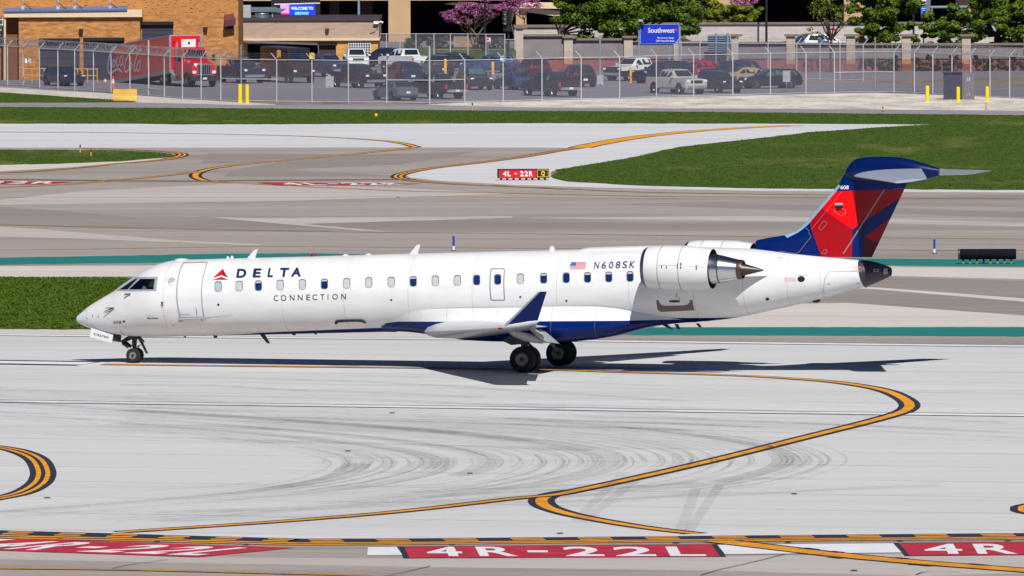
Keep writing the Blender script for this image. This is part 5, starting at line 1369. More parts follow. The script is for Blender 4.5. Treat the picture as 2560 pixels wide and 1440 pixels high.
# ---- foliage
def leaf_mat(name, lo, mid, hi):
    m, nt, p = new_mat(name)
    a = noise(nt, objco(nt), 0.9, 3.0, 0.6); b = noise(nt, objco(nt), 9.0, 2.0, 0.6)
    f = mth(nt, 'ADD', mth(nt, 'MULTIPLY', a, 0.6), mth(nt, 'MULTIPLY', b, 0.4))
    nt.links.new(ramp(nt, f, ((0.36, lo), (0.5, mid), (0.64, hi))), p.inputs['Base Color'])
    p.inputs['Roughness'].default_value = 0.6; p.inputs['Specular IOR Level'].default_value = 0.25
    return m
M_leaf = leaf_mat('green_leaves', S(42, 62, 10), S(72, 96, 18), S(110, 128, 34))
M_leaf2 = leaf_mat('yellow_green_leaves', S(58, 76, 10), S(96, 110, 22), S(138, 144, 42))
M_hedge = leaf_mat('dark_hedge_leaves', S(30, 44, 22), S(56, 76, 38), S(112, 118, 84))
M_pink = leaf_mat('pink_blossom', S(140, 66, 116, 0.85), S(172, 96, 150, 0.85), S(204, 140, 186, 0.85))
M_bark = mat('grey_brown_bark', S(112, 92, 82), 0.95, var=0.25, scale=5)
M_barkd = mat('dark_bark', S(60, 48, 48), 0.95, var=0.25, scale=5)
def crown_mesh(mb, c, r, nblob, nleaf, size, rr, flat=0.7, keep=None):
    blobs = []
    for _ in range(nblob):
        while True:
            v = Vector((rr.uniform(-1, 1), rr.uniform(-1, 1), rr.uniform(-1, 1)))
            if 0.2 < v.length < 1: break
        blobs.append((Vector((c[0] + v.x * r[0], c[1] + v.y * r[1], c[2] + v.z * r[2])), rr.uniform(0.15, 0.36) * min(r[0], r[2] * 1.3)))
    vs, fs = [], []
    for b, br in blobs:
        for _ in range(int(nleaf / nblob)):
            v = Vector((rr.gauss(0, 1), rr.gauss(0, 1), rr.gauss(0, 1))).normalized() * (br * rr.uniform(0.5, 1.05))
            p = b + Vector((v.x * 1.3, v.y * 1.2, v.z * flat))
            nrm = (v.normalized() + Vector((rr.gauss(0, .5), rr.gauss(0, .5), rr.gauss(0.5, .5)))).normalized()
            a = nrm.cross(Vector((rr.gauss(0, 1), rr.gauss(0, 1), rr.gauss(0, 1)))).normalized(); d = nrm.cross(a)
            s = size * rr.uniform(0.6, 1.4); i = len(vs)
            vs += [p - a * s, p + d * s * 0.55, p + a * s, p - d * s * 0.55]; fs.append((i, i + 1, i + 2, i + 3))
    mb.add(vs, fs)
    return blobs
def tree(name, label, base, crowns, m, bark, seed, group, trunk_r=0.22, top=None, leafs=5200, size=0.2, cat='tree', multi=1, limb_show=10):
    rr = random.Random(seed); base = Vector(base)
    root = thing(name, base, label, cat, 0, group)
    mb = MB(); bl = []
    tot = sum(r[0] * r[2] for c, r in crowns)
    for c, r in crowns: bl += crown_mesh(mb, c, r, max(8, int(52 * (r[0] * r[2] / tot) ** 0.75)), int(2.4 * leafs * r[0] * r[2] / tot), size * 0.75, rr)
    mb.build('crown', m, root, base)
    mb = MB()
    c0 = crowns[0][0]
    fork = Vector(top) if top else base.lerp(Vector(c0), 0.55)
    for k in range(multi):
        o = Vector((rr.gauss(0, 0.15), rr.gauss(0, 0.15), 0)) if multi > 1 else Vector()
        f2 = fork + Vector((rr.gauss(0, 0.6), rr.gauss(0, 0.4), rr.gauss(0, 0.3))) if multi > 1 else fork
        mb.tube([base + o, base.lerp(f2, 0.5) + o * 2 + Vector((rr.gauss(0, .08), 0, 0)), f2], [trunk_r, trunk_r * 0.8, trunk_r * 0.6], 8)
        for b, br in rr.sample(bl, min(len(bl), limb_show // multi + 2)):
            md_ = f2.lerp(b, 0.5) + Vector((rr.gauss(0, .25), rr.gauss(0, .2), rr.gauss(0.15, .2)))
            mb.tube([f2, md_, b], [trunk_r * 0.45, trunk_r * 0.28, trunk_r * 0.12], 5)
    mb.build('trunk', bark, root, base)
    return root
def CR(px, py, rx, ry, Y, dep=0.8):
    k = kpx(Y); p = onY(px, py, Y); return ((p.x, p.y, p.z), (rx / k, rx / k * dep, ry / k))
g_ = 'green trees along the perimeter wall'
Yt = 782
tree('leafy_tree', 'leafy green tree left of the blue sign, bare twigs on its left side', onY(1394, 186, Yt) * 1 - Vector((0, 0, onY(1394, 186, Yt).z)), [CR(1475, 35, 85, 55, Yt), CR(1410, 18, 45, 40, Yt), CR(1500, 90, 70, 34, Yt), CR(1540, 40, 70, 50, Yt + 2)], M_leaf, M_bark, 3, g_, 0.2, onY(1398, 85, Yt), 6000)
tree('leafy_tree', 'broad green tree directly behind the blue sign', onY(1585, 182, Yt + 6) - Vector((0, 0, onY(1585, 182, Yt + 6).z)), [CR(1610, 20, 100, 62, Yt + 6), CR(1690, 45, 65, 50, Yt + 6), CR(1550, 115, 60, 34, Yt + 4), CR(1712, 92, 36, 26, Yt + 4), CR(1640, 125, 60, 30, Yt + 5)], M_leaf, M_barkd, 5, g_, 0.28, onY(1590, 90, Yt + 6), 8000)
tree('leafy_tree', 'yellow green tree above the pale block wall between two lamp posts', onY(1825, 110, 884) - Vector((0, 0, onY(1825, 110, 884).z)), [CR(1800, 35, 62, 30, 884), CR(1868, 36, 48, 27, 884), CR(1760, 15, 40, 30, 884)], M_leaf2, M_barkd, 8, g_, 0.2, onY(1825, 50, 884), 5200)
Yr = 786
tree('leafy_tree', 'full green tree right of the bare twiggy tree', onY(2185, 190, Yr) - Vector((0, 0, onY(2185, 190, Yr).z)), [CR(2210, 15, 85, 45, Yr), CR(2175, 68, 66, 34, Yr), CR(2240, 78, 55, 32, Yr), CR(2185, 108, 55, 20, Yr)], M_leaf, M_barkd, 11, g_, 0.25, onY(2195, 80, Yr), 6500)
tree('leafy_tree', 'green tree with open branches near the right edge', onY(2365, 192, Yr + 3) - Vector((0, 0, onY(2365, 192, Yr + 3).z)), [CR(2345, 48, 52, 32, Yr + 3), CR(2340, 95, 52, 24, Yr + 3), CR(2400, 75, 52, 45, Yr + 3), CR(2420, 40, 50, 40, Yr + 3)], M_leaf, M_barkd, 13, g_, 0.22, onY(2365, 85, Yr + 3), 4200)
tree('leafy_tree', 'dense dark green tree in the top right corner', onY(2500, 195, Yr - 2) - Vector((0, 0, onY(2500, 195, Yr - 2).z)), [CR(2500, 15, 90, 50, Yr - 2), CR(2480, 80, 90, 45, Yr - 2), CR(2560, 70, 60, 60, Yr - 2)], M_leaf, M_barkd, 17, g_, 0.28, onY(2490, 90, Yr - 2), 8000)
tree('bare_tree', 'thin twiggy tree with few yellow leaves before the red stop sign', onY(2078, 190, 770) - Vector((0, 0, onY(2078, 190, 770).z)), [CR(2075, 20, 48, 40, 770), CR(2030, 82, 26, 16, 770), CR(2110, 40, 25, 30, 770)], M_leaf2, M_barkd, 19, g_, 0.14, onY(2078, 100, 770), 420, 0.13, limb_show=26)
tree('redbud_tree', 'pink flowering tree with several grey stems in front of the dark garage', onY(1185, 100, 872) - Vector((0, 0, onY(1185, 100, 872).z)), [CR(1155, 30, 55, 28, 872), CR(1205, 15, 62, 26, 872), CR(1135, 50, 32, 12, 872), CR(1240, 25, 35, 18, 872)], M_pink, M_bark, 23, None, 0.1, onY(1182, 70, 872), 2000, 0.12, multi=4, limb_show=20)
tree('redbud_tree', 'pink flowering tree behind the traffic light', onY(1290, 100, 880) - Vector((0, 0, onY(1290, 100, 880).z)), [CR(1295, 8, 62, 22, 880), CR(1270, 20, 30, 16, 880)], M_pink, M_bark, 29, None, 0.1, onY(1290, 50, 880), 1000, 0.13, multi=2)
tree('redbud_tree', 'small pink flowering tree above the yellow green tree', onY(1850, 100, 892) - Vector((0, 0, onY(1850, 100, 892).z)), [CR(1860, 2, 34, 14, 892)], M_pink, M_bark, 31, None, 0.1, onY(1850, 30, 892), 450, 0.13)
for x, y, rx, ry, sd, lb in ((1032, 108, 28, 16, 1, 'rounded hedge bush next to the wide tan column'), (1078, 109, 24, 15, 2, 'middle hedge bush of the three left of the rocks'), (1112, 108, 24, 16, 4, 'hedge bush just left of the tan rocks'), (1205, 110, 22, 14, 5, 'dark bush right of the tan rocks by the lamp post'), (1245, 110, 24, 15, 6, 'dark bush beside the traffic light')):
    rr = random.Random(sd); c, r = CR(x, y, rx, ry, 871); mb = MB(); crown_mesh(mb, c, r, 14, 1100, 0.16, rr, 0.9)
    base_ = Vector((c[0], c[1], 0)); bsh = thing('hedge_bush', base_, lb, 'bush', 0, 'hedge bushes below the garage')
    mb.build('foliage', M_hedge, bsh, base_); mb = MB(); mb.tube([base_, Vector(c)], [0.12, 0.05], 6); mb.build('stem', M_barkd, bsh, base_)
M_shrub = leaf_mat('dark_shrub_leaves', S(34, 38, 28), S(56, 60, 44), S(86, 84, 64))
for x0, x1, sd, lb in ((2142, 2252, 41, 'dark ragged shrubs in the wall bay behind the right fence, below the full green tree'), (2280, 2402, 42, 'dark ragged shrubs in the wall bay left of the utility cabinet'), (2432, 2560, 43, 'dark ragged shrubs in the wall bay at the right edge')):
    rr = random.Random(sd); mb = MB(); n = 7
    base_ = Vector((onY((x0 + x1) / 2, 200, 773).x, 773, 0)); bsh = thing('wall_shrub', base_, lb, 'shrub', 0, 'shrubs in the wall bays')
    for k in range(n):
        c, r = CR(x0 + 8 + (x1 - x0 - 16) * k / (n - 1), 168 + rr.uniform(-10, 8), 13, 28, 773.5, 0.7); crown_mesh(mb, c, r, 9, 420, 0.13, rr, 1.3)
    mb.build('foliage', M_shrub, bsh, base_)
    mb = MB()
    for k in range(n):
        p = Vector((onY(x0 + 8 + (x1 - x0 - 16) * k / (n - 1), 190, 773.5).x, 773.5, 0)); mb.tube([p, p + Vector((0, 0, 1.2))], [0.05, 0.02], 5)
    mb.build('stem', M_barkd, bsh, base_)
# ---- poles, lights and signs
def pole(name, label, cat, x, yb, yt, Y=None, r=0.09, m=None, foot=True):
    b_ = G(x, yb) if Y is None else Vector((onY(x, yb, Y).x, Y, 0)); Y = b_.y
    root = thing(name, b_, label, cat)
    part('pole', [m or M_black], root, b_, lambda b: b.tube([b_, Vector((onY(x, yt, Y).x, Y, onY(x, yt, Y).z))], [r, r * 0.75], 10))
    if foot: part('base', [m or M_black], root, b_, lambda b: b.lathe([(0, r * 2.4), (0.25, r * 2.2), (0.3, r)], b_, (0, 0, 1), 12))
    return root, b_
pole('lamp_post', 'dark lamp post in front of the pink flowering tree', 'lamp post', 1212, 145, -60, 862, 0.12)
pole('lamp_post', 'dark lamp post left of the yellow green tree', 'lamp post', 1753, 120, -60, 872, 0.1)
pole('lamp_post', 'dark lamp post before the dark garage bay on the right', 'lamp post', 1916, 125, -60, 864, 0.12)
pole('lamp_post', 'dark lamp post standing among the trees on the far right', 'lamp post', 2284, 135, -60, 838, 0.1)
pole('lamp_post', 'blue grey post behind the block building roof', 'lamp post', 897, 125, -60, 870, 0.14, M_bpost)
# traffic light
b_ = Vector((onY(1270, 150, 822).x, 822, 0)); tl = thing('traffic_light', b_, 'black traffic light on a pole beside the pale wall', 'traffic light')
part('pole', [M_black], tl, b_, lambda b: b.tube([b_, onY(1272, 24, 822)], [0.14, 0.1], 10)); part('control_box', [M_black], tl, b_, lambda b: b.pxbox(1258, 64, 1280, 78, 821.6, 0.7))
for x in (1262,):
    h = None
    mb = MB(); mb.pxbox(x - 6, 28, x + 6, 62, 821.5, 0.35); hs = mb.build('signal_head', [M_black], tl, b_)
    for k in range(3):
        mb = MB(); p = onY(x + 1, 33 + k * 11.5, 821.45); mb.lathe([(0, 0.14), (0.03, 0.13), (0.05, 0.001)], p, (0, -1, 0), 12); mb.lathe([(0.0, 0.17), (0.22, 0.17)], p, (0, -1, -0.1), 12); mb.build('lens', [M_greyb], hs, b_)
part('signal_head', [M_black], tl, b_, lambda b: b.pxbox(1272, 23, 1279, 60, 822.3, 0.3))
# small parking sign
b_ = Vector((onY(1220, 140, 846).x, 846, 0)); sg = thing('parking_sign', b_, 'small white and red parking sign on a thin post', 'sign')
part('post', [M_bpost], sg, b_, lambda b: b.tube([b_, onY(1220, 94, 846)], 0.04, 6)); part('plate', [M_wht, M_red], sg, b_, lambda b: (b.pxbox(1214, 94, 1227, 108, 845.9, 0.04), b.pxbox(1215, 104, 1226, 107, 845.87, 0.02, 1), b.pxbox(1216, 96, 1222, 100, 845.87, 0.02, 1)))
# blue and white sign at the top right
b_ = Vector((onY(2309, 140, 830).x, 830, 0)); sg = thing('blue_street_sign', b_, 'blue and white street sign on a post among the right hand trees', 'sign')
part('post', [M_black], sg, b_, lambda b: b.tube([b_, onY(2309, -10, 830)], 0.06, 6)); part('plate', [mat('sign_blue', S(30, 100, 220, 0.85), 0.5), M_wht, M_red], sg, b_, lambda b: (b.pxbox(2302, 15, 2316, 42, 829.8, 0.05), b.pxbox(2303, -8, 2315, 12, 829.8, 0.05, 1), b.pxbox(2304, 4, 2314, 8, 829.77, 0.02, 2), b.pxbox(2304, 20, 2314, 21.5, 829.77, 0.02, 1), b.pxbox(2306, 25, 2312, 26.5, 829.77, 0.02, 1), b.pxbox(2304, 31, 2314, 32.5, 829.77, 0.02, 1)))
for x, y, lb in ((2082, 80, 'red stop sign on a post behind the bare tree'), (2154, 82, 'red stop sign half hidden by the full green tree')):
    b_ = Vector((onY(x, 140, 835).x, 835, 0)); sg = thing('stop_sign', b_, lb, 'sign'); c = onY(x, y, 834.9); r = 0.4
    part('post', [M_galv], sg, b_, lambda b: b.tube([b_, c + Vector((0, 0.08, 0.3))], 0.04, 6))
    part('plate', [mat('sign_red', S(176, 30, 42, 0.85), 0.5)], sg, b_, lambda b: b.prism([c + Vector((r * math.cos(RAD(22.5 + 45 * k)), 0, r * math.sin(RAD(22.5 + 45 * k)))) for k in range(8)], (0, 0.03, 0)))
    part('lettering', [M_wht], sg, b_, lambda b: text_on(b, 'STOP', [tuple(c + Vector((a, -0.01, d))) for a, d in ((-0.28, -0.13), (0.28, -0.13), (0.28, 0.13), (-0.28, 0.13))], 0, 0.03))
# airline sign in the lot
Y7 = 772.0
b_ = Vector((onY(1650, 185, Y7).x, Y7, 0)); sw = thing('airline_sign', b_, 'large blue airline sign with white lettering on three pale posts', 'sign')
M_swb = mat('bright_blue_panel', S(6, 52, 200, 0.85), 0.45, var=0.05)
part('panel', [M_swb], sw, b_, lambda b: b.pxbox(1602, 62, 1697, 109, Y7, 0.25))
def frm(b):
    b.pxbox(1600.5, 60.8, 1698.5, 62, Y7 - 0.05, 0.3); b.pxbox(1601.5, 109, 1697.5, 110, Y7 - 0.05, 0.3); b.pxbox(1600.5, 62, 1602, 109, Y7 - 0.05, 0.3); b.pxbox(1697, 62, 1698.5, 109, Y7 - 0.05, 0.3)
part('frame', [mat('light_blue_frame', S(120, 160, 226, 0.85), 0.5)], sw, b_, frm)
for x, yt in ((1597.5, 66), (1673, 110), (1699.5, 66)): part('post', [M_bpost], sw, b_, lambda b: b.tube([Vector((onY(x, 190, Y7 + 0.15).x, Y7 + 0.15, 0)), onY(x, yt, Y7 + 0.15)], 0.085, 10))
part('lettering', [M_wht], sw, b_, ltx('Southwest', 1620, 1686, 69.5, 82, Y7 - 0.03, 0.018))
part('lettering', [M_wht], sw, b_, ltx('Maintenance Hangar', 1643, 1686, 92.5, 97.5, Y7 - 0.03, 0.01)); part('lettering', [M_wht], sw, b_, ltx('5200 West 63rd Street', 1640, 1686, 99.5, 104.5, Y7 - 0.03, 0.01))
def heart(b):
    c = onY(1690, 75, Y7 - 0.03); k = kpx(Y7)
    P = lambda q: [c + Vector((x / k, 0, y / k)) for x, y in q]
    b.poly(P([(-3.4, 1), (-2.4, 2.6), (-0.8, 2.6), (0, 1.4), (0.8, 2.6), (2.4, 2.6), (3.4, 1), (2.6, -0.8), (0, -3.2), (-2.6, -0.8)]), 0)
part('emblem', [mat('emblem_red', S(226, 60, 70, 0.85), 0.5)], sw, b_, heart)
part('floodlight', [M_black, M_greyb], sw, b_, lambda b: (b.pxbox(1594, 47, 1611, 55, Y7 - 0.6, 0.3), b.pxbox(1596, 48.5, 1607, 54, Y7 - 0.63, 0.02, 1), b.tube([onY(1600, 55, Y7 - 0.4), onY(1600, 66, Y7 + 0.1)], 0.04, 5)))
# back of a street sign
Y8 = 774.5
b_ = Vector((onY(1800, 187, Y8).x, Y8, 0)); sb = thing('sign_back', b_, 'back of a large road sign with horizontal metal ribs on two posts', 'sign')
part('panel', [M_bpost], sb, b_, lambda b: b.pxbox(1769, 86, 1826, 130, Y8, 0.08))
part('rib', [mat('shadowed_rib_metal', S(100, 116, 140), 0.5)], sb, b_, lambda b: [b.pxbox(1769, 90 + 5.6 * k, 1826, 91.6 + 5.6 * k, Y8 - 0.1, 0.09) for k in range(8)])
for x in (1790, 1819): part('post', [M_bpost], sb, b_, lambda b: b.tube([Vector((onY(x, 190, Y8 - 0.2).x, Y8 - 0.2, 0)), onY(x, 83, Y8 - 0.2)], 0.11 if x > 1800 else 0.07, 8))
# tall grey pole with a base cabinet
r_, b_ = pole('steel_pole', 'tall pale steel pole with a grey base in the middle of the lot', 'pole', 1500, 213, 88, None, 0.1, M_bpost, False)
part('base_cabinet', [M_greyb, M_black], r_, b_, lambda b: (b.pxbox(1493, 188, 1508, 213, b_.y - 0.25, 0.5), b.pxbox(1499, 210, 1502, 212.5, b_.y - 0.27, 0.02, 1)))
# ---- security fence in three runs
mfence, nt, p = new_mat('chain_link')
uvn = nt.nodes.new('ShaderNodeUVMap'); sp = nt.nodes.new('ShaderNodeSeparateXYZ'); nt.links.new(uvn.outputs[0], sp.inputs[0])
d1 = mth(nt, 'LESS_THAN', mth(nt, 'FRACT', mth(nt, 'ADD', mth(nt, 'MULTIPLY', sp.outputs[0], 9.0), mth(nt, 'MULTIPLY', sp.outputs[1], 9.0))), 0.155)
d2 = mth(nt, 'LESS_THAN', mth(nt, 'FRACT', mth(nt, 'SUBTRACT', mth(nt, 'MULTIPLY', sp.outputs[0], 9.0), mth(nt, 'MULTIPLY', sp.outputs[1], 9.0))), 0.155)
tr = nt.nodes.new('ShaderNodeBsdfTransparent'); mx = nt.nodes.new('ShaderNodeMixShader')
nt.links.new(mth(nt, 'MAXIMUM', d1, d2), mx.inputs[0]); nt.links.new(tr.outputs[0], mx.inputs[1]); nt.links.new(p.outputs[0], mx.inputs[2])
p.inputs['Base Color'].default_value = S(122, 120, 138, 0.9); p.inputs['Roughness'].default_value = 0.6; p.inputs['Metallic'].default_value = 0.0
nt.links.new(mx.outputs[0], nt.nodes['Material Output'].inputs[0])
M_razor = mat('razor_wire', S(170, 168, 172, 0.85), 0.35, 0.4, var=0.4)
def fence(label, posts, H, arm, coil, mids=(), name='chain_link_fence', mesh=None, tall=()):
    g = [G(x, y) for x, y in posts]
    root = thing(name, g[0], label, 'fence'); o = g[0]
    for i, p in enumerate(g):
        h = H + (1.1 if i in tall else 0.06)
        mb = MB(); mb.tube([p, p + Vector((0, 0, h))], 0.046 if i not in tall else 0.065, 8)
        if arm and i not in tall: mb.tube([p + Vector((0, 0, H)), p + Vector((arm * 0.42, 0, H + 0.5))], 0.035, 6)
        mb.build('post', M_galv, root, o)
    for nm, z, r in (('top_rail', H, 0.032), ('bottom_rail', 0.08, 0.03)):
        mb = MB(); mb.tube([p + Vector((0, 0, z)) for p in g], r, 6); mb.build(nm, M_galv, root, o)
    for a, b, z in mids:
        mb = MB(); mb.tube([g[a] + Vector((0, 0, z)), g[b] + Vector((0, 0, z))], 0.035, 6); mb.build('mid_rail', M_galv, root, o)
    mb = MB(); uv = []; vs, fs = [], []; d = 0
    for i, p in enumerate(g):
        if i: d += (g[i] - g[i - 1]).length
        vs += [p + Vector((0, 0.06, 0.05)), p + Vector((0, 0.06, H))]; uv += [(d, 0), (d, H)]
        if i: fs.append((2 * i - 2, 2 * i, 2 * i + 1, 2 * i - 1))
    mb.add(vs, fs); mb.build('chain_mesh', mesh or mfence, root, o, uv=uv)
    if coil:
        mb = MB(); pts = []
        for i in range(len(g) - 1):
            n = max(8, int((g[i + 1] - g[i]).length / 0.36) * 10)
            for k in range(n):
                a = 2 * math.pi * k / 10; q = g[i].lerp(g[i + 1], k / n)
                pts.append(q + Vector((arm * 0.3 + 0.28 * math.cos(a) + rnd.gauss(0, .02), 0.1 * math.cos(a), H + 0.34 + 0.32 * math.sin(a) + rnd.gauss(0, .02))))
        mb.tube(pts, 0.016, 4, cap=False); mb.build('razor_wire_coil', M_razor, root, o)
    elif arm:
        for z, xx in ((0.2, 0.16), (0.34, 0.29), (0.47, 0.4)):
            mb = MB(); mb.tube([p + Vector((arm * xx, 0, H + z)) for p in g], 0.01, 3, cap=False); mb.build('barbed_wire', M_razor, root, o)
PL = [(-60, 209), (-20, 211.5), (19, 214), (58, 216), (99, 221), (145, 223.5), (187, 226.5), (234, 229), (278, 233), (325, 237), (372, 240), (411, 243.5), (456, 247.5), (503, 250), (552, 252.5), (603, 254.5)]
fence('chain link fence with a razor wire coil on the left before the red truck', PL, 3.15, 1, True, ((14, 15, 1.7), (10, 11, 0.6)), tall=(10, 15))
PM = [(603, 254.5), (692, 255.5), (780, 256.5), (871, 257.5), (967, 258), (1074, 259), (1162, 256.5), (1258, 255), (1355, 251.5), (1453, 249.5), (1549, 248), (1641, 243.5), (1734, 241.5), (1832, 239.5), (1926, 237), (2015, 234.5), (2086, 233.5), (2188, 231.5)]
fence('chain link fence without razor coil in front of the parked cars', [PM[0]] + PM[1:], 3.15, -1, False, ((0, 1, 1.7), (4, 5, 1.72), (5, 6, 1.72), (16, 17, 1.6)), tall=(0, 5, 17))
PR = [(2188, 231.5), (2235, 232), (2286, 234), (2332, 236), (2380, 238), (2427, 240.5), (2475, 243.5), (2524, 246), (2575, 248.5), (2625, 251)]
fence('chain link fence with a razor wire coil on the right behind the utility cabinet', PR, 3.15, 1, True, ((0, 1, 1.6),), tall=(0,))
fence('dark chain link fence below the pink tree behind the car park', [(930, 152), (966, 152), (1000, 152), (1040, 152), (1085, 152), (1126, 152), (1170, 152), (1215, 153), (1262, 153)], 2.4, 0, False)
fence('blue grey chain link fence below the leafy trees behind the car park', [(1262, 172), (1312, 172), (1361, 172), (1406, 172), (1455, 172), (1500, 172)], 2.5, 0, False)
fence('grey chain link fence with barbed wire before the pillared wall', [(1690, 196), (1750, 196), (1830, 197), (1920, 198), (1992, 199), (2050, 200), (2100, 201), (2158, 202)], 2.9, 1, False)
# ---- yard furniture
def bollard(x, yb, yt, label, group=None, m=None, r=0.11):
    b_ = G(x, yb); H = (yb - yt) / kpx(b_.y)
    mb = MB(); mb.lathe([(0, r), (H - 0.06, r), (H - 0.015, r * 0.75), (H, 0.001)], b_, (0, 0, 1), 16); mb.lathe([(0.0, r * 1.6), (0.03, r * 1.5), (0.04, r)], b_, (0, 0, 1), 16)
    o = mb.build('bollard', [m or M_yelp], None, b_); tag(o, label, 'bollard', group)
bollard(600.5, 257, 210, 'left one of two tall yellow bollards at the fence corner', 'yellow bollards along the fence', r=0.15)
bollard(618, 258, 211, 'right one of two tall yellow bollards at the fence corner', 'yellow bollards along the fence', r=0.14)
bollard(2318.5, 255, 214, 'yellow bollard left of the grey utility cabinet', 'yellow bollards along the fence', r=0.14)
bollard(2395.5, 255, 217, 'yellow bollard directly in front of the grey utility cabinet', 'yellow bollards along the fence', r=0.13)
bollard(2468, 254, 216, 'yellow bollard right of the grey utility cabinet', 'yellow bollards along the fence', r=0.13)
bollard(1113.5, 200, 147, 'amber post standing among the dark parked cars', None, M_ylw2, 0.12)
bollard(1232, 185, 154, 'short amber post behind the dark parked cars', None, M_ylw2, 0.12)
bollard(1577, 207, 168, 'leaning amber post before the white police pickup', None, M_ylw2, 0.1)
bollard(1004, 190, 152, 'amber post before the white pickup bed', None, M_ylw2, 0.1)
b_ = G(313, 251.5)
def jb(b):
    L_ = 60 / kpx(b_.y); pf = [(-0.4, 0), (0.4, 0), (0.4, 0.14), (0.18, 0.4), (0.13, 0.86), (-0.13, 0.86), (-0.18, 0.4), (-0.4, 0.14)]
    b.prism([Vector((b_.x - L_ / 2, b_.y + y, z)) for y, z in pf], (L_, 0, 0))
simple('traffic_barrier', 'weathered yellow concrete barrier on the gravel path', 'barrier', [mat('faded_yellow_concrete', S(222, 178, 84, 0.85), 0.9, var=0.16, scale=1.5)], jb, b_)
b_ = G(2400, 249); uc = thing('utility_cabinet', b_, 'dark grey electrical cabinet on a wooden base between yellow bollards', 'cabinet')
part('base', [mat('raw_timber', S(206, 160, 116, 0.85), 0.9, var=0.15)], uc, b_, lambda b: b.pxbox(2340, 249, 2448, 254.5, b_.y - 0.6, 1.6))
M_cabf = mat('glossy_dark_cabinet', S(74, 76, 92), 0.25, 0.2, var=0.12)
part('cabinet', [M_cabf], uc, b_, lambda b: b.pxbox(2360, 183, 2405, 249, b_.y - 0.3, 1.2)); part('side_cabinet', [mat('grey_cabinet', S(118, 118, 126, 0.8), 0.5, var=0.06)], uc, b_, lambda b: b.pxbox(2405.5, 182, 2436, 249, b_.y - 0.1, 1.0))
part('lid', [mat('cabinet_lid', S(58, 66, 88), 0.4)], uc, b_, lambda b: b.pxbox(2357, 180, 2406, 183, b_.y - 0.4, 1.3)); part('handle', [M_greyb], uc, b_, lambda b: (b.pxbox(2417, 194, 2420, 204, b_.y - 0.14, 0.04), b.pxbox(2422, 193, 2425, 203, b_.y - 0.14, 0.04), b.pxbox(2416, 231, 2425, 233, b_.y - 0.14, 0.04), b.pxbox(2416, 231, 2418, 240, b_.y - 0.14, 0.04), b.pxbox(2423, 231, 2425, 240, b_.y - 0.14, 0.04)))
b_ = G(824, 219); simple('electrical_box', 'pale grey electrical box on the asphalt behind the fence', 'electrical box', [M_greyb, M_black], lambda b: (b.pxbox(814, 191, 834, 219, b_.y, 0.6), b.pxbox(823, 216, 826, 218, b_.y - 0.01, 0.012, 1), b.pxbox(819, 186, 826, 191, b_.y + 0.1, 0.3)), b_)
b_ = G(1966, 232); simple('notice_board', 'blank grey notice board hung on the fence before the dark wagon', 'sign', [M_greyb, M_galv], lambda b: (b.pxbox(1957, 177, 1976, 205, b_.y + 3, 0.04), b.tube([onY(1966, 177, b_.y + 3.05), Vector((onY(1966, 235, b_.y + 3.05).x, b_.y + 3.05, 0))], 0.03, 6, 1)), b_)
def cone(x, yb, yt, label):
    b_ = G(x, yb); H = (yb - yt) / kpx(b_.y); root = thing('traffic_cone', b_, label, 'traffic cone')
    part('cone', [M_orange, M_wht], root, b_, lambda b: b.lathe([(0.03, 0.2), (H * 0.4, 0.13), (H * 0.75, 0.07), (H, 0.04), (H, 0.001)], b_, (0, 0, 1), 14, mis=[0, 1, 0, 0])); part('base', [M_orange], root, b_, lambda b: b.box(b_ + Vector((0, 0, 0.02)), (0.48, 0.48, 0.04)))
cone(283, 220, 190, 'tall orange cone beside the red truck trailer'); cone(263, 207, 196, 'small white banded cone beside the dock')
# small plates on fence
def plate(x, y, w_, h_, yb, label, m, txt=None):
    b_ = G(x, yb); Y = b_.y - 0.12; c = onY(x, y, Y)
    root = thing('warning_plate', c, label, 'sign'); part('plate', [m], root, c, lambda b: b.pxbox(x - w_ / 2, y - h_ / 2, x + w_ / 2, y + h_ / 2, Y, 0.03))
    part('fixing', [M_galv], root, c, lambda b: b.pxbox(x - 1, y - h_ / 2 - 1.5, x + 1, y - h_ / 2, Y, 0.03))
plate(70, 152, 15, 11, 217, 'small white plate on the left fence by the warehouse', M_wht)
plate(780, 140, 13, 15, 256.5, 'faded yellow plate on top of a fence post', mat('faded_yellow_plate', S(214, 196, 110, 0.85), 0.6)); plate(697, 135, 10, 18, 255.5, 'worn orange plate on top of a fence post', mat('worn_orange_plate', S(186, 128, 50, 0.85), 0.7, var=0.3))
mb = MB(); b_ = G(1258, 255); c = onY(1258, 150, b_.y - 0.1)
for k in range(5):
    a = c + Vector((rnd.uniform(-.25, .2), rnd.uniform(-.1, .1), rnd.uniform(-.3, .25)))
    mb.add([a, a + Vector((rnd.uniform(.2, .4), .05, rnd.uniform(-.1, .1))), a + Vector((rnd.uniform(.1, .3), -.08, rnd.uniform(.05, .15))), a + Vector((-0.1, .06, .06))], [(0, 1, 2, 3)])
tag(mb.build('plastic_bag', mat('white_film', S(235, 236, 240, 0.88), 0.4), None, c), 'torn white plastic bag caught on top of the middle fence', 'litter')
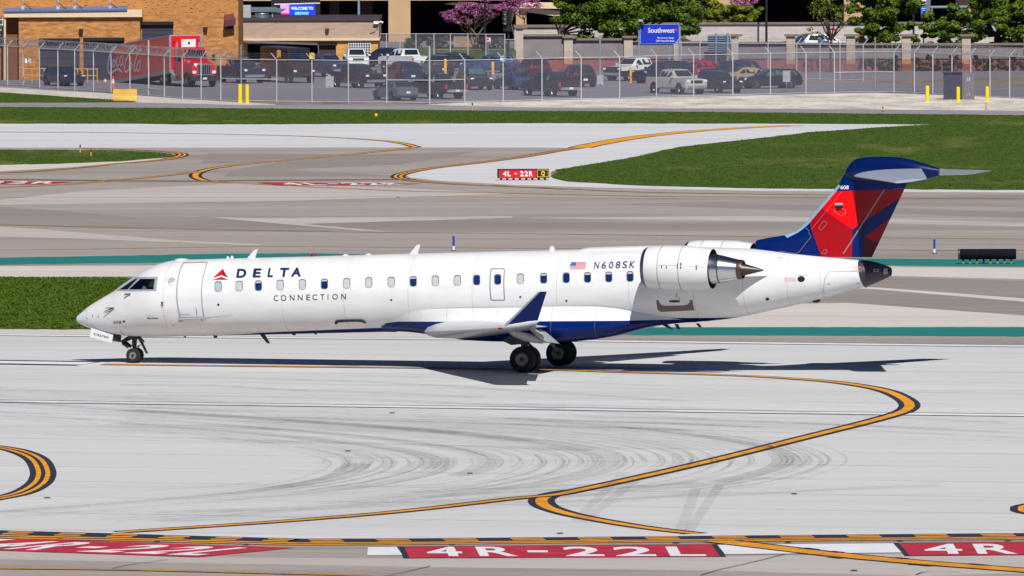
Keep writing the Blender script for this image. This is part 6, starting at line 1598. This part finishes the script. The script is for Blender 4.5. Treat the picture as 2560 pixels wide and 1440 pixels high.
# ---- airfield furniture
b_ = G(1308, 451); Ys = b_.y
sgn_ = thing('runway_sign', b_, 'red and black runway sign with white and yellow characters on short legs', 'sign')
def slab(b, x0, x1, y0, y1, mi=0):
    b.pxbox(x0, y0, x1, y1, Ys, 0.35, mi)
part('red_panel', [mat('runway_sign_red', S(206, 10, 26, 0.88), 0.5, var=0.06), M_black], sgn_, b_, lambda b: (slab(b, 1248, 1341, 424, 445.5), b.pxbox(1243, 423.7, 1247.9, 445.3, Ys - 0.06, 0.5, 1), b.pxbox(1243, 422.6, 1341, 424, Ys - 0.03, 0.42, 1)))
part('black_panel', [M_black, M_yelp], sgn_, b_, lambda b: (b.pxbox(1341, 422.6, 1373, 445, Ys - 0.02, 0.4), b.pxbox(1343, 424.3, 1371, 425.3, Ys - 0.05, 0.02, 1), b.pxbox(1343, 441.5, 1371, 442.5, Ys - 0.05, 0.02, 1), b.pxbox(1343, 425.3, 1344, 441.5, Ys - 0.05, 0.02, 1), b.pxbox(1370, 425.3, 1371, 441.5, Ys - 0.05, 0.02, 1)))
for t, x0, x1 in (('4', 1257.5, 1266.5), ('L', 1269, 1277), ('-', 1287, 1292), ('2', 1300, 1309), ('2', 1311, 1320), ('R', 1322.5, 1332)): part('lettering', [M_wht], sgn_, b_, ltx(t, x0, x1, 427.5, 441, Ys - 0.03, 0.035))
part('lettering', [M_yelp], sgn_, b_, ltx('Q', 1353, 1362, 427.5, 440.5, Ys - 0.05, 0.035))
for x in (1253, 1268, 1284, 1300, 1316, 1331, 1347, 1362):
    p_ = onY(x, 450, Ys + 0.15); part('leg', [M_black], sgn_, b_, lambda b: b.tube([(p_.x, Ys + 0.15, 0.0), (p_.x, Ys + 0.15, onY(x, 445, Ys).z)], [0.04, 0.09], 8))
# sign seen from behind on the right
b_ = G(2466, 659.5); Yb = b_.y; k = kpx(Yb)
rs = thing('taxiway_sign', b_, 'back of a long rounded black taxiway sign on small yellow feet', 'sign')
a, c = onY(2400, 635.5, Yb), onY(2540, 635.5, Yb)
def hb(b): b.lathe([(0, 0.001), (0, 0.22), (0.03, 0.235), (c.x - a.x - 0.03, 0.235), (c.x - a.x, 0.22), (c.x - a.x, 0.001)], a, (1, 0, 0), 24)
part('housing', [mat('black_sign_housing', S(14, 15, 24), 0.85, var=0.25, scale=2, spec=0.15)], rs, b_, hb)
part('end_panel', [mat('dark_blue_end', S(44, 52, 74), 0.5)], rs, b_, lambda b: b.lathe([(0, 0.001), (0, 0.25), (0.06, 0.25), (0.06, 0.001)], a + Vector((-0.08, 0, 0)), (1, 0, 0), 24))
for x in (2408, 2425, 2442, 2459, 2476, 2494, 2511, 2528):
    p_ = onY(x, 650, Yb)
    lg = part('leg', [M_black], rs, b_, lambda b: b.tube([(p_.x, Yb, 0.02), (p_.x, Yb, a.z)], 0.045, 8))
    if x != 2459: mb = MB(); mb.lathe([(0, 0.06), (0.05, 0.06), (0.1, 0.045)], (p_.x, Yb, 0.01), (0, 0, 1), 10); mb.build('foot', mat('dull_yellow_foot', S(150, 132, 52, 0.8), 0.7), lg, b_)
def marker(x, yb, yt, label, cols, r=0.05, fr=0.0):
    b_ = G(x, yb); H = (yb - yt) / kpx(b_.y); root = thing('edge_marker', b_, label, 'marker'); n = len(cols)
    part('stake', cols, root, b_, lambda b: b.lathe([(H * i / n, r) for i in range(n + 1)] + [(H, 0.001)], b_, (0, 0, 1), 10, mis=list(range(n)) + [n - 1]))
    part('base', [M_black], root, b_, lambda b: b.lathe([(0, r * 2.2), (0.03, r * 2), (0.04, r)], b_, (0, 0, 1), 10))
M_mblue = mat('marker_blue', S(20, 74, 176, 0.85), 0.5)
marker(1134, 627.5, 590, 'blue and white marker post just behind the jet roof', [M_wht, M_mblue, M_mblue], 0.055)
marker(2336, 634, 598, 'blue and white marker post right of the tail fin', [M_wht, M_mblue, M_mblue], 0.055)
marker(200.5, 383, 362, 'orange marker stake with a dark top at the back of the grass islet', [M_ylw2, M_ylw2, M_black], 0.045)
marker(227.5, 391, 374, 'orange marker stake with a dark top at the front of the grass islet', [M_ylw2, M_ylw2, M_black], 0.045)
marker(1181, 277, 257, 'orange marker stake on the road edge below the middle fence', [M_ylw2, M_ylw2, M_bdoor], 0.05)
marker(2207, 279, 266, 'orange marker stake on the road edge below the right fence', [M_orange, M_ylw2, M_bdoor], 0.05)
marker(2465, 274, 256, 'thin pale orange stake in front of the right yellow bollard', [M_orange, M_oran], 0.035)
b_ = G(940, 291.5); simple('valve_cap', 'small yellow valve cap in the far grass strip', 'valve cap', [M_yelp], lambda b: b.lathe([(0, 0.08), (0.08, 0.12), (0.15, 0.12), (0.2, 0.08), (0.22, 0.001)], b_, (0, 0, 1), 12), b_)
# ================================================================== VEHICLES (local axes: +x forward, +y left)
M_cglass = mat('car_glass', S(34, 42, 54), 0.06, var=0.15, coat=1.0)
M_cglassg = mat('greenish_car_glass', S(70, 96, 104), 0.06, var=0.2, coat=1.0)
M_tyre = mat('car_tyre', S(22, 22, 24), 0.9, var=0.2)
M_rimm = mat('alloy_rim', S(176, 178, 184), 0.3, 0.7, var=0.15)
M_lamp = mat('headlamp_glass', S(236, 238, 242), 0.1, coat=1.0, var=0.05)
M_tail = mat('tail_lamp_red', S(214, 24, 34), 0.15, coat=1.0)
M_amb = mat('amber_lamp', S(236, 130, 50), 0.2)
M_grl = mat('black_grille', S(18, 18, 20), 0.5)
M_plate = mat('licence_plate', S(220, 224, 228), 0.5)
M_bump = mat('chrome_bumper', S(196, 198, 204), 0.25, 0.7)
M_plast = mat('dark_plastic', S(34, 34, 38), 0.7)
def cpaint(n, c, coat=0.8): return mat('car_paint_' + n, c, 0.32, 0.0, var=0.05, scale=1.0, coat=coat)
P_blk = cpaint('black', S(22, 23, 28)); P_nav = cpaint('navy', S(26, 38, 66)); P_wht = cpaint('white', S(236, 238, 240, 0.88)); P_slv = cpaint('champagne', S(202, 198, 190, 0.85))
P_gry = cpaint('grey', S(86, 92, 104)); P_red = cpaint('red', S(150, 30, 40)); P_tan = cpaint('tan', S(176, 152, 116, 0.8)); P_bwn = cpaint('brown', S(52, 36, 30), 0.3); P_blu = cpaint('blue', S(44, 66, 110)); P_drd = cpaint('dark_red', S(74, 26, 34)); P_cha = cpaint('charcoal', S(44, 46, 54))
KIND = {
 'sedan': dict(st=[(2.35, .32, .58, .60, .72, .55), (2.2, .22, .68, .72, .86, .70), (1.5, .2, .82, .87, .9, .74), (.95, .2, .90, .95, .91, .74), (.1, .2, .92, 1.38, .91, .60), (-.6, .2, .93, 1.46, .91, .60), (-1.15, .2, .95, 1.38, .91, .58), (-1.85, .2, .98, 1.04, .9, .72), (-2.25, .24, .94, .99, .86, .68), (-2.38, .36, .86, .88, .78, .6)],
   ws=(.95, .1), rw=(-1.15, -1.85), side=[(.62, .35, -.18, .1), (-.25, -.25, -.95, -.95), (-1.02, -1.02, -1.55, -1.2)], wh=((1.42, .33), (-1.4, .33)), hl=.68, tl=.82),
 'suv': dict(st=[(2.42, .42, .82, .84, .82, .66), (2.3, .3, .98, 1.02, .93, .77), (1.5, .27, 1.06, 1.12, .96, .8), (1.05, .27, 1.10, 1.16, .97, .78), (.3, .27, 1.12, 1.70, .97, .68), (-.6, .27, 1.13, 1.78, .97, .69), (-1.85, .27, 1.15, 1.72, .97, .67), (-2.3, .3, 1.14, 1.2, .95, .8), (-2.42, .42, .98, 1.0, .9, .72)],
   ws=(1.05, .3), rw=(-1.85, -2.3), side=[(.75, .5, -.1, .22), (-.18, -.18, -1.0, -1.0), (-1.08, -1.08, -1.95, -1.8)], wh=((1.5, .38), (-1.45, .38)), hl=.9, tl=1.1),
 'wagon': dict(st=[(2.45, .34, .62, .64, .76, .6), (2.3, .24, .76, .8, .88, .72), (1.5, .22, .9, .95, .92, .76), (1.0, .22, .97, 1.02, .93, .76), (.15, .22, .99, 1.5, .93, .62), (-.6, .22, 1.0, 1.56, .93, .64), (-1.9, .22, 1.02, 1.5, .93, .62), (-2.35, .26, 1.0, 1.06, .9, .74), (-2.45, .38, .86, .88, .84, .66)],
   ws=(1.0, .15), rw=(-1.9, -2.35), side=[(.65, .42, -.15, .15), (-.22, -.22, -1.02, -1.02), (-1.1, -1.1, -2.0, -1.82)], wh=((1.45, .35), (-1.4, .35)), hl=.76, tl=1.0),
 'pickup': dict(st=[(2.88, .5, .98, 1.0, .88, .72), (2.8, .38, 1.12, 1.16, .98, .82), (1.7, .36, 1.2, 1.26, 1.0, .84), (1.2, .36, 1.22, 1.28, 1.0, .82), (.55, .36, 1.24, 1.84, 1.0, .72), (-.3, .36, 1.25, 1.9, 1.0, .73), (-.98, .36, 1.25, 1.84, 1.0, .72), (-1.1, .36, 1.25, 1.3, 1.0, .8)],
   ws=(1.2, .55), rw=(-.98, -1.1), side=[(.95, .72, .12, .42), (.04, .04, -.88, -.88)], wh=((1.85, .41), (-1.78, .41)), hl=1.0, tl=1.05, bed=True),
 'step_van': dict(st=[(3.0, .5, 1.1, 1.16, .95, .85), (2.9, .45, 1.2, 1.28, 1.0, .9), (2.25, .45, 1.4, 1.5, 1.05, .95), (1.95, .45, 1.6, 2.82, 1.05, 1.0), (-3.1, .45, 1.6, 2.9, 1.05, 1.0), (-3.16, .5, 1.6, 2.84, 1.0, .95)],
   ws=(2.25, 1.95), rw=None, side=[(1.8, 1.8, .9, .9)], wh=((2.2, .42), (-1.9, .42)), hl=.98, tl=1.3)}
def car(kind, px, py, deg, pm, label, cat, group='vehicles parked behind the fence', sc=(1, 1, 1), lower=None, gl=None, rimm=None, parts=True, pos=None, plate='both', tailm=None):
    D = KIND[kind]; sx, sy, sz = sc
    st = [(x * sx, a * sz, b * sz, c * sz, w_ * sy, r_ * sy) for x, a, b, c, w_, r_ in D['st']]
    nm = {'sedan': 'parked_car', 'suv': 'parked_suv', 'wagon': 'parked_car', 'pickup': 'parked_pickup', 'step_van': 'delivery_van'}[kind]
    root = thing(nm, pos or G(px, py), label, cat, RAD(deg), group)
    tab = list(reversed(st))
    def iv(x, k): return itp([(s[0], s[k]) for s in tab], x)
    def ring(s):
        x, zl, zb, zr, wd, wr = s
        h = [(wd * .9, zl), (wd, zl + .16), (wd, (zl + zb) / 2 + .08), (wd * .975, zb), (wr, zr - .05 if zr - zb > .1 else (zb + zr) / 2), (wr * .82, zr)]
        return [Vector((x, -y, z)) for y, z in h] + [Vector((x, y, z)) for y, z in reversed(h)]
    mb = MB(); vs = [v for s in st for v in ring(s)]; n = 12
    fs = [(i * n + k, i * n + (k + 1) % n, (i + 1) * n + (k + 1) % n, (i + 1) * n + k) for i in range(len(st) - 1) for k in range(n)]
    fs += [tuple(range(n)), tuple((len(st) - 1) * n + k for k in range(n - 1, -1, -1))]
    mb.add(vs, fs, 0, True)
    mats_ = [pm]
    if lower: mats_.append(lower)
    bo = mb.build('body', mats_, root, sharp=28)
    if lower:
        for p in bo.data.polygons:
            if p.center.z < .75 * sz or p.center.x > st[1][0]: p.material_index = 1
    gm = gl or M_cglass
    def onside(x, u, s, out=0.012):
        zb, zr, wd, wr = iv(x, 2), iv(x, 3) - .05, iv(x, 4) * .975, iv(x, 5)
        return Vector((x, s * (wd + (wr - wd) * u + out), zb + (zr - zb) * u))
    for a, b, c, d in D['side']:
        for s in (-1, 1):
            mb = MB(); q = [onside(a * sx, .1, s), onside(b * sx, .86, s), onside(d * sx, .86, s), onside(c * sx, .1, s)]
            mb.add(q, [(0, 1, 2, 3)]); mb.build('side_window', gm, root)
    def slope(xa, xb, nm_):
        mb = MB(); q = []
        for t, sg in ((.1, -1), (.1, 1), (.9, 1), (.9, -1)):
            x = (xa + (xb - xa) * t) * sx; wr = iv(x, 5) * .86; q.append(Vector((x, sg * wr, iv(x, 3))))
        nrm = (q[1] - q[0]).cross(q[2] - q[1]).normalized()
        if nrm.z < 0: nrm = -nrm
        mb.add([v + nrm * .014 for v in q], [(0, 1, 2, 3)]); mb.build(nm_, gm, root)
    slope(*D['ws'], 'windscreen')
    if D['rw']: slope(*D['rw'], 'rear_window')
    if kind == 'step_van':
        for s in (-1, 1):
            mb = MB(); mb.add([(2.0, s * 1.056, 1.78), (-3.0, s * 1.056, 1.86), (-3.0, s * 1.056, 1.93), (2.0, s * 1.056, 1.86)], [(0, 1, 2, 3)]); mb.build('side_stripe', M_ylw2, root)
            mb = MB(); mb.box((1.35, s * 1.05, 1.1), (.9, .03, 1.3)); mb.build('side_door', M_grl, root)
    for x, r in D['wh']:
        for s in (-1, 1):
            yw = s * (iv(x * sx, 4) - .13); r2 = r * (sz if sz > 1 else 1)
            mb = MB(); mb.lathe([(-.1, r2 * 1.2), (.135, r2 * 1.2), (.136, .001)], (x * sx, yw, r2 * 1.02), (0, s, 0), 18); mb.build('wheel_arch', M_plast, root)
            mb = MB(); mb.lathe([(-.1, .001), (-.1, r2 * .9), (-.08, r2 * .98), (.1, r2), (.14, r2 * .95), (.15, r2 * .66), (.12, r2 * .64)], (x * sx, yw, r2), (0, s, 0), 22); wo = mb.build('wheel', M_tyre, root)
            mb = MB(); c = Vector((x * sx, yw, r2))
            mb.lathe([(.10, r2 * .66), (.125, r2 * .62), (.09, r2 * .5), (.09, .001)], c, (0, s, 0), 18, 1); mb.lathe([(.09, r2 * .18), (.13, r2 * .15), (.13, .001)], c, (0, s, 0), 10)
            for k in range(6):
                a = math.pi * k / 3; u = Vector((math.cos(a), 0, math.sin(a))); mb.tube([c + Vector((0, s * .115, 0)) + u * r2 * .15, c + Vector((0, s * .12, 0)) + u * r2 * .6], r2 * .075, 5)
            mb.build('rim', [rimm or M_rimm, M_plast], wo)
    xf, xr = st[0][0], st[-1][0] if not D.get('bed') else -2.9 * sx
    hz, tz = D['hl'] * sz, D['tl'] * sz
    wf = st[1][4]
    for s in (-1, 1):
        mb = MB(); mb.box((st[1][0] - .02 + (.06 if kind in ('pickup', 'step_van') else .02), s * wf * .8, hz), (.16, wf * .26, .15 * sz)); mb.build('headlight', M_lamp, root)
        tw = .9 if kind != 'step_van' else 1.0
        mb = MB(); mb.box((xr + (.02 if D.get('bed') else .1), s * iv(xr, 4) * (.93 if D.get('bed') else .95), tz - .1), (.12, .14, .3 if D.get('bed') else .24)); mb.build('tail_light', M_tail, root)
        xm = D['ws'][0] * sx - .2
        mb = MB(); mb.box((xm, s * (iv(xm, 4) + .1), iv(xm, 2) + .1), (.1, .2, .16)); mb.build('mirror', pm, root)
    mb = MB(); mb.box((xf - .03, 0, hz - .04), (.1, wf * 1.05, .22 * sz)); mb.build('grille', M_grl, root)
    mb = MB(); mb.box((xf - .04, 0, st[1][1] + .2), (.2, wf * 1.7, .2)); mb.build('front_bumper', M_bump if kind == 'pickup' else (lower or pm), root)
    mb = MB(); mb.box((xr - (.06 if D.get('bed') else -.05), 0, (.62 if D.get('bed') else .5) * sz), (.2, iv(xr, 4) * 1.8, .2)); mb.build('rear_bumper', M_bump if kind == 'pickup' else pm, root)
    mb = MB(); mb.box((xf + .04, 0, st[1][1] + .22), (.03, .34, .16)); mb.build('licence_plate', M_plate, root)
    mb = MB(); mb.box((xr - (.17 if D.get('bed') else .07), 0, (.64 if D.get('bed') else .62) * sz), (.03, .34, .16)); mb.build('licence_plate', M_plate, root)
    if D.get('bed'):
        zt, zf, x0, x1 = 1.27 * sz, .8 * sz, -1.12 * sx, -2.9 * sx; wd = 1.0 * sy
        mb = MB()
        for s in (-1, 1):
            mb.prism([(x0, s * wd * .975, zt), (x1, s * wd * .96, zt), (x1, s * wd * .99, .55), (-2.3 * sx, s * wd, .5), (x0, s * wd, .42)], (0, -s * .1, 0))
        mb.box(((x0 + x1) / 2, 0, zf), (abs(x1 - x0) - .02, wd * 1.78, .05), 1); mb.box((x0 - .03, 0, (zf + zt) / 2), (.05, wd * 1.78, zt - zf - .03))
        mb.build('bed', [pm, M_plast], root)
        mb = MB(); mb.box((x1 + .03, 0, .92 * sz), (.06, wd * 1.68, .62 * sz)); mb.build('tailgate', pm, root)
    return root
car('suv', 159, 214, -66, P_nav, 'dark navy car parked between the left fence and the dock doors', 'suv', sc=(1, 1, .9))
car('pickup', 603, 207, -66, P_nav, 'dark navy pickup with bright grille between the red truck and brown van', 'pickup', sc=(1, 1, 1.08))
car('step_van', 720, 206, -63, P_bwn, 'dark brown delivery van with a yellow side stripe', 'delivery van')
car('pickup', 815, 192, -60, P_blu, 'blue pickup half hidden between the brown van and black pickup', 'pickup')
car('suv', 890, 174, -84, P_wht, 'white car roof showing before the glass block window', 'suv', sc=(1, 1, 1.05))
car('pickup', 893, 219, -58, P_blk, 'black pickup beside the pale grey electrical box', 'pickup', rimm=M_bump)
car('pickup', 1012, 176, 122, P_wht, 'white pickup seen from behind with its long bed to the right', 'pickup')
car('suv', 957, 168, 160, P_nav, 'dark car whose roof shows left of the white pickup cab', 'suv', sc=(.95, 1, .95))
car('suv', 1005, 208, 112, P_nav, 'dark suv with a sloping rear window below the white pickup', 'suv')
car('sedan', 988, 250, 114, P_gry, 'grey coupe seen from behind with a wide red tail light bar', 'car', sc=(1.02, 1.05, 1.0))
car('pickup', 1088, 246, 124, P_blk, 'black pickup seen from behind next to the grey coupe', 'pickup')
car('suv', 1092, 190, 105, P_cha, 'charcoal suv behind the amber post', 'suv')
car('wagon', 1150, 176, 20, P_nav, 'dark car in the back row left of the short amber post', 'car')
car('wagon', 1225, 182, 168, P_blu, 'dark blue car in the back row behind the short amber post', 'car')
car('suv', 1186, 224, -76, P_blk, 'black suv facing the fence with a bright headlight', 'suv', gl=M_cglassg)
car('sedan', 1284, 224, 113, P_blu, 'blue sedan seen from behind with bright red tail lights', 'car')
car('suv', 1330, 199, 108, P_drd, 'dark red suv with a red tail light behind the blue sedan', 'suv')
car('pickup', 1376, 240, 121, P_blk, 'black pickup with chrome rear bumper and red tail lights', 'pickup', rimm=M_bump)
car('suv', 1442, 217, 106, P_blk, 'black suv seen from behind left of the tall steel pole', 'suv')
car('pickup', 1588, 201, -132, P_wht, 'white pickup with a black lower front facing left', 'pickup', lower=P_blk)
car('suv', 1658, 207, -140, P_nav, 'long dark suv overlapping the white pickup', 'suv', sc=(1.08, 1, 1))
car('pickup', 1692, 234, -59, P_slv, 'champagne pickup facing right close to the fence', 'pickup', gl=M_cglass)
car('sedan', 1742, 200, -150, P_red, 'red car roof showing behind the champagne pickup', 'car', sc=(1, 1, 1.1))
car('suv', 1796, 231, -62, P_nav, 'dark navy suv facing right behind the champagne pickup', 'suv', sc=(.95, .97, .95))
car('suv', 1826, 205, 165, P_nav, 'dark blue suv in the back row under the sign back', 'suv', sc=(1.02, 1, 1))
car('sedan', 1886, 213, 18, P_tan, 'tan sedan half hidden behind the black wagon', 'car')
car('wagon', 1924, 221, -160, P_blk, 'black wagon parked side on at the right end of the lot', 'car', gl=M_cglassg)
for x, d, pm, lb in ((2012, 172, P_blu, 'blue car roof above the pillared wall, left of two'), (2068, 10, P_wht, 'white car roof above the pillared wall by the bare tree')):
    p_ = onY(x, 140, 846); p_.z = 0
    car('suv', x, 140, d, pm, lb, 'suv', 'cars behind the pillared wall', pos=p_, sc=(1, 1, 1.02))
# ---- the red trailer truck
TA = RAD(-69.5); TO = G(500, 217.5)
trk = thing('delivery_truck', TO, 'red semi trailer truck with white script lettering parked before the brick warehouse', 'truck', TA)
P_tred = mat('truck_red', S(222, 8, 18, 0.95), 0.35, var=0.06, coat=0.4)
P_frame = mat('grey_trailer_frame', S(168, 172, 184, 0.8), 0.5, 0.2)
def tp_(name, m, fn, parent=None, sharp=35):
    mb = MB(); fn(mb); return mb.build(name, m, parent or trk, sharp=sharp)
tl_ = math.atan(1.08 / 14.5); ct, s_t = math.cos(tl_), math.sin(tl_)
FX, LT, HB, HT, HW = -3.6, 14.6, 1.28, 3.98, 1.3
def TR(d, y, h): return Vector((FX - d * ct + h * 0.0, y, h - d * s_t))
tp_('trailer_body', [P_tred], lambda b: b.add([TR(0, -HW, HB), TR(LT, -HW, HB), TR(LT, -HW, HT), TR(0, -HW, HT), TR(0, HW, HB), TR(LT, HW, HB), TR(LT, HW, HT), TR(0, HW, HT)], [(0, 1, 2, 3), (7, 6, 5, 4), (3, 2, 6, 7), (1, 5, 6, 2), (0, 3, 7, 4), (0, 4, 5, 1)]))
def tfr(b):
    for h0, h1 in ((HB - .28, HB), (HT, HT + .1)):
        b.add([TR(-.01, -HW - .02, h0), TR(LT, -HW - .02, h0), TR(LT, -HW - .02, h1), TR(-.01, -HW - .02, h1), TR(-.01, HW + .02, h0), TR(LT, HW + .02, h0), TR(LT, HW + .02, h1), TR(-.01, HW + .02, h1)], [(0, 1, 2, 3), (7, 6, 5, 4), (3, 2, 6, 7), (0, 3, 7, 4), (0, 4, 5, 1)])
    for y in (-HW, HW): b.tube([TR(-.02, y, HB - .2), TR(-.02, y, HT)], .1, 6)
tp_('trailer_frame', [P_frame], tfr)
tp_('front_placard', [M_wht, M_navy, M_wfr], lambda b: (b.box((FX + .02, .25, 3.3), (.03, 1.2, .85)), b.box((FX + .04, .28, 3.42), (.02, .16, .2), 1), b.box((FX + .04, .25, 3.08), (.02, .8, .06), 2)))
tp_('marker_panel', [M_dred], lambda b: (b.box((FX + .02, -.95, 3.5), (.02, .22, .2)), b.box((FX + .02, 1.08, 3.5), (.02, .2, .2))))
# script lettering on the trailer side, laid on the side plane
nL = Vector((-math.sin(TA), math.cos(TA), 0)); fL = Vector((math.cos(TA), math.sin(TA), 0))
def TS(zx, zy):
    d = ray(zx / 8 + 240, zy / 8 + 80); pl0 = TO + nL * (-HW - .03)
    s = (pl0 - CAM).dot(nL) / d.dot(nL); p = CAM + d * s - TO
    return Vector((p.dot(fL), p.dot(nL), p.z))
STK = [[(385, 385), (375, 345), (350, 308), (318, 330), (295, 400), (265, 500), (245, 620), (235, 720), (248, 800), (280, 830), (320, 812), (370, 775), (430, 748), (480, 760), (525, 803)],
 [(345, 585), (326, 640), (336, 690), (366, 675), (384, 600), (368, 560), (345, 585)], [(446, 490), (418, 540), (406, 620), (420, 688), (456, 650)], [(522, 470), (492, 500), (476, 600), (490, 680), (520, 640), (545, 466), (535, 620), (552, 672)], [(572, 562), (606, 548)],
 [(655, 330), (700, 305), (756, 268), (815, 335), (868, 388), (918, 325)], [(715, 330), (655, 450), (606, 560), (576, 700), (582, 788), (622, 790), (664, 730)], [(690, 630), (664, 700), (672, 762), (704, 738), (722, 660), (705, 615), (690, 630)], [(893, 290), (835, 420), (792, 560), (766, 700), (776, 782), (806, 750)], [(880, 560), (832, 640), (816, 740), (842, 782), (872, 720), (904, 535), (872, 700), (880, 772)]]
def scr(b):
    for i, s in enumerate(STK):
        q = [TS(*p) for p in smooth(s, 3)]; vs = []
        wd = .075 if i not in (0, 5, 6) else .095
        for k, p in enumerate(q):
            t = (q[min(k + 1, len(q) - 1)] - q[max(k - 1, 0)]).normalized(); n_ = Vector((-t.z, 0, t.x)) * wd
            n_.x *= 1.6
            vs += [p + n_, p - n_]
        b.add(vs, [(2 * k, 2 * k + 1, 2 * k + 3, 2 * k + 2) for k in range(len(q) - 1)])
tp_('script_lettering', [mat('silver_white_lettering', S(226, 228, 236, 0.88), 0.4)], scr)
tp_('bottle_graphic', [M_wht], lambda b: (lambda q: b.add(q, [(0, 1, 2, 3)]))([TS(1020, 330), TS(1035, 235), TS(1075, 750), TS(1030, 752)]))
# tractor
def hoodf(b):
    secs = [(1.05, .9, 1.75, .82), (.95, .75, 1.9, .95), (-.3, .7, 2.1, 1.02), (-.95, .7, 2.2, 1.08)]
    vs, fs = [], []
    for x, z0, z1, w_ in secs: vs += [(x, -w_, z0), (x, -w_, z1 - .25), (x, -w_ * .75, z1), (x, w_ * .75, z1), (x, w_, z1 - .25), (x, w_, z0)]
    for i in range(3):
        for k in range(5): fs.append((i * 6 + k, i * 6 + k + 1, (i + 1) * 6 + k + 1, (i + 1) * 6 + k))
    fs.append((0, 1, 2, 3, 4, 5)); b.add(vs, fs, 0, True)
tp_('hood', [P_tred], hoodf)
def cabf(b):
    secs = [(-.9, .7, 2.15, 1.12, 1.0), (-1.45, .7, 2.95, 1.15, .98), (-1.8, .7, 3.12, 1.15, .98), (-2.75, .7, 3.12, 1.15, .98)]
    vs, fs = [], []
    for x, z0, z1, w_, wt in secs: vs += [(x, -w_, z0), (x, -w_, 1.9), (x, -wt, z1 - .1), (x, -wt * .8, z1), (x, wt * .8, z1), (x, wt, z1 - .1), (x, w_, 1.9), (x, w_, z0)]
    for i in range(3):
        for k in range(7): fs.append((i * 8 + k, i * 8 + k + 1, (i + 1) * 8 + k + 1, (i + 1) * 8 + k))
    fs += [tuple(range(8)), tuple(24 + k for k in range(8))]; b.add(vs, fs, 0, True)
tp_('cab', [P_tred], cabf)
tp_('windscreen', [M_cglass], lambda b: b.add([(-.92, -.92, 2.24), (-.92, .92, 2.24), (-1.40, .84, 2.9), (-1.40, -.84, 2.9)], [(0, 1, 2, 3)]))
for s in (-1, 1):
    tp_('side_window', [M_cglass], lambda b: b.add([(-1.3, s * 1.15, 2.0), (-2.3, s * 1.15, 2.0), (-2.3, s * 1.04, 2.8), (-1.6, s * 1.04, 2.8)], [(0, 1, 2, 3)]))
    tp_('headlight', [M_lamp], lambda b: b.box((.98, s * .82, 1.2), (.2, .3, .22)))
    tp_('mirror', [M_black, M_bump], lambda b: (b.box((-.9, s * 1.45, 2.3), (.12, .24, .5)), b.tube([(-1.0, s * 1.1, 2.3), (-.9, s * 1.4, 2.3)], .03, 5), b.box((.5, s * 1.12, 2.05), (.1, .18, .18), 1)))
    tp_('fuel_tank', [M_bump], lambda b: b.lathe([(0, .001), (0, .3), (1.3, .3), (1.3, .001)], (-3.6, s * .95, .75), (1, 0, 0), 16))
    tp_('exhaust_stack', [M_bump], lambda b: b.tube([(-2.95, s * .95, 1.0), (-2.95, s * .95, 3.5)], .09, 10))
    for x in (0, -5.0, -6.2):
        mb = MB(); mb.lathe([(-.15, .001), (-.15, .46), (-.1, .5), (.12, .5), (.16, .46), (.16, .3), (.1, .28)], (x, s * 1.02, .5), (0, s, 0), 24); w_ = mb.build('wheel', M_tyre, trk)
        mb = MB(); mb.lathe([(.1, .29), (.12, .26), (.02 if x else .12, .2), (.16, .1), (.16, .001)], (x, s * 1.02, .5), (0, s, 0), 18); mb.build('rim', M_bump, w_)
    tp_('fender', [M_plast], lambda b: b.prism([(.75, s * 1.05, .9), (.4, s * 1.05, 1.15), (-.4, s * 1.05, 1.15), (-.75, s * 1.05, .8), (-.6, s * 1.05, .75), (-.35, s * 1.05, 1.05), (.35, s * 1.05, 1.05), (.6, s * 1.05, .8)], (0, s * .12, 0)))
def grf(b):
    b.box((1.06, 0, 1.4), (.06, 1.05, .75), 0); b.box((1.1, 0, 1.79), (.05, 1.15, .06), 1); b.box((1.1, 0, 1.0), (.05, 1.15, .06), 1)
    for k in range(7): b.box((1.1, -.52 + k * .173, 1.4), (.03, .035, .74), 1)
tp_('grille', [M_grl, mat('pale_blue_chrome', S(150, 172, 190), 0.3, 0.6)], grf)
tp_('front_bumper', [M_plast], lambda b: b.box((1.08, 0, .72), (.3, 2.35, .42))); tp_('licence_plate', [M_plate], lambda b: b.box((1.24, 0, .7), (.02, .34, .16)))
tp_('chassis', [M_plast], lambda b: b.box((-3.6, 0, .85), (6.4, .95, .25)))
tp_('sun_visor', [P_tred], lambda b: b.box((-1.36, 0, 3.0), (.3, 1.7, .05)))
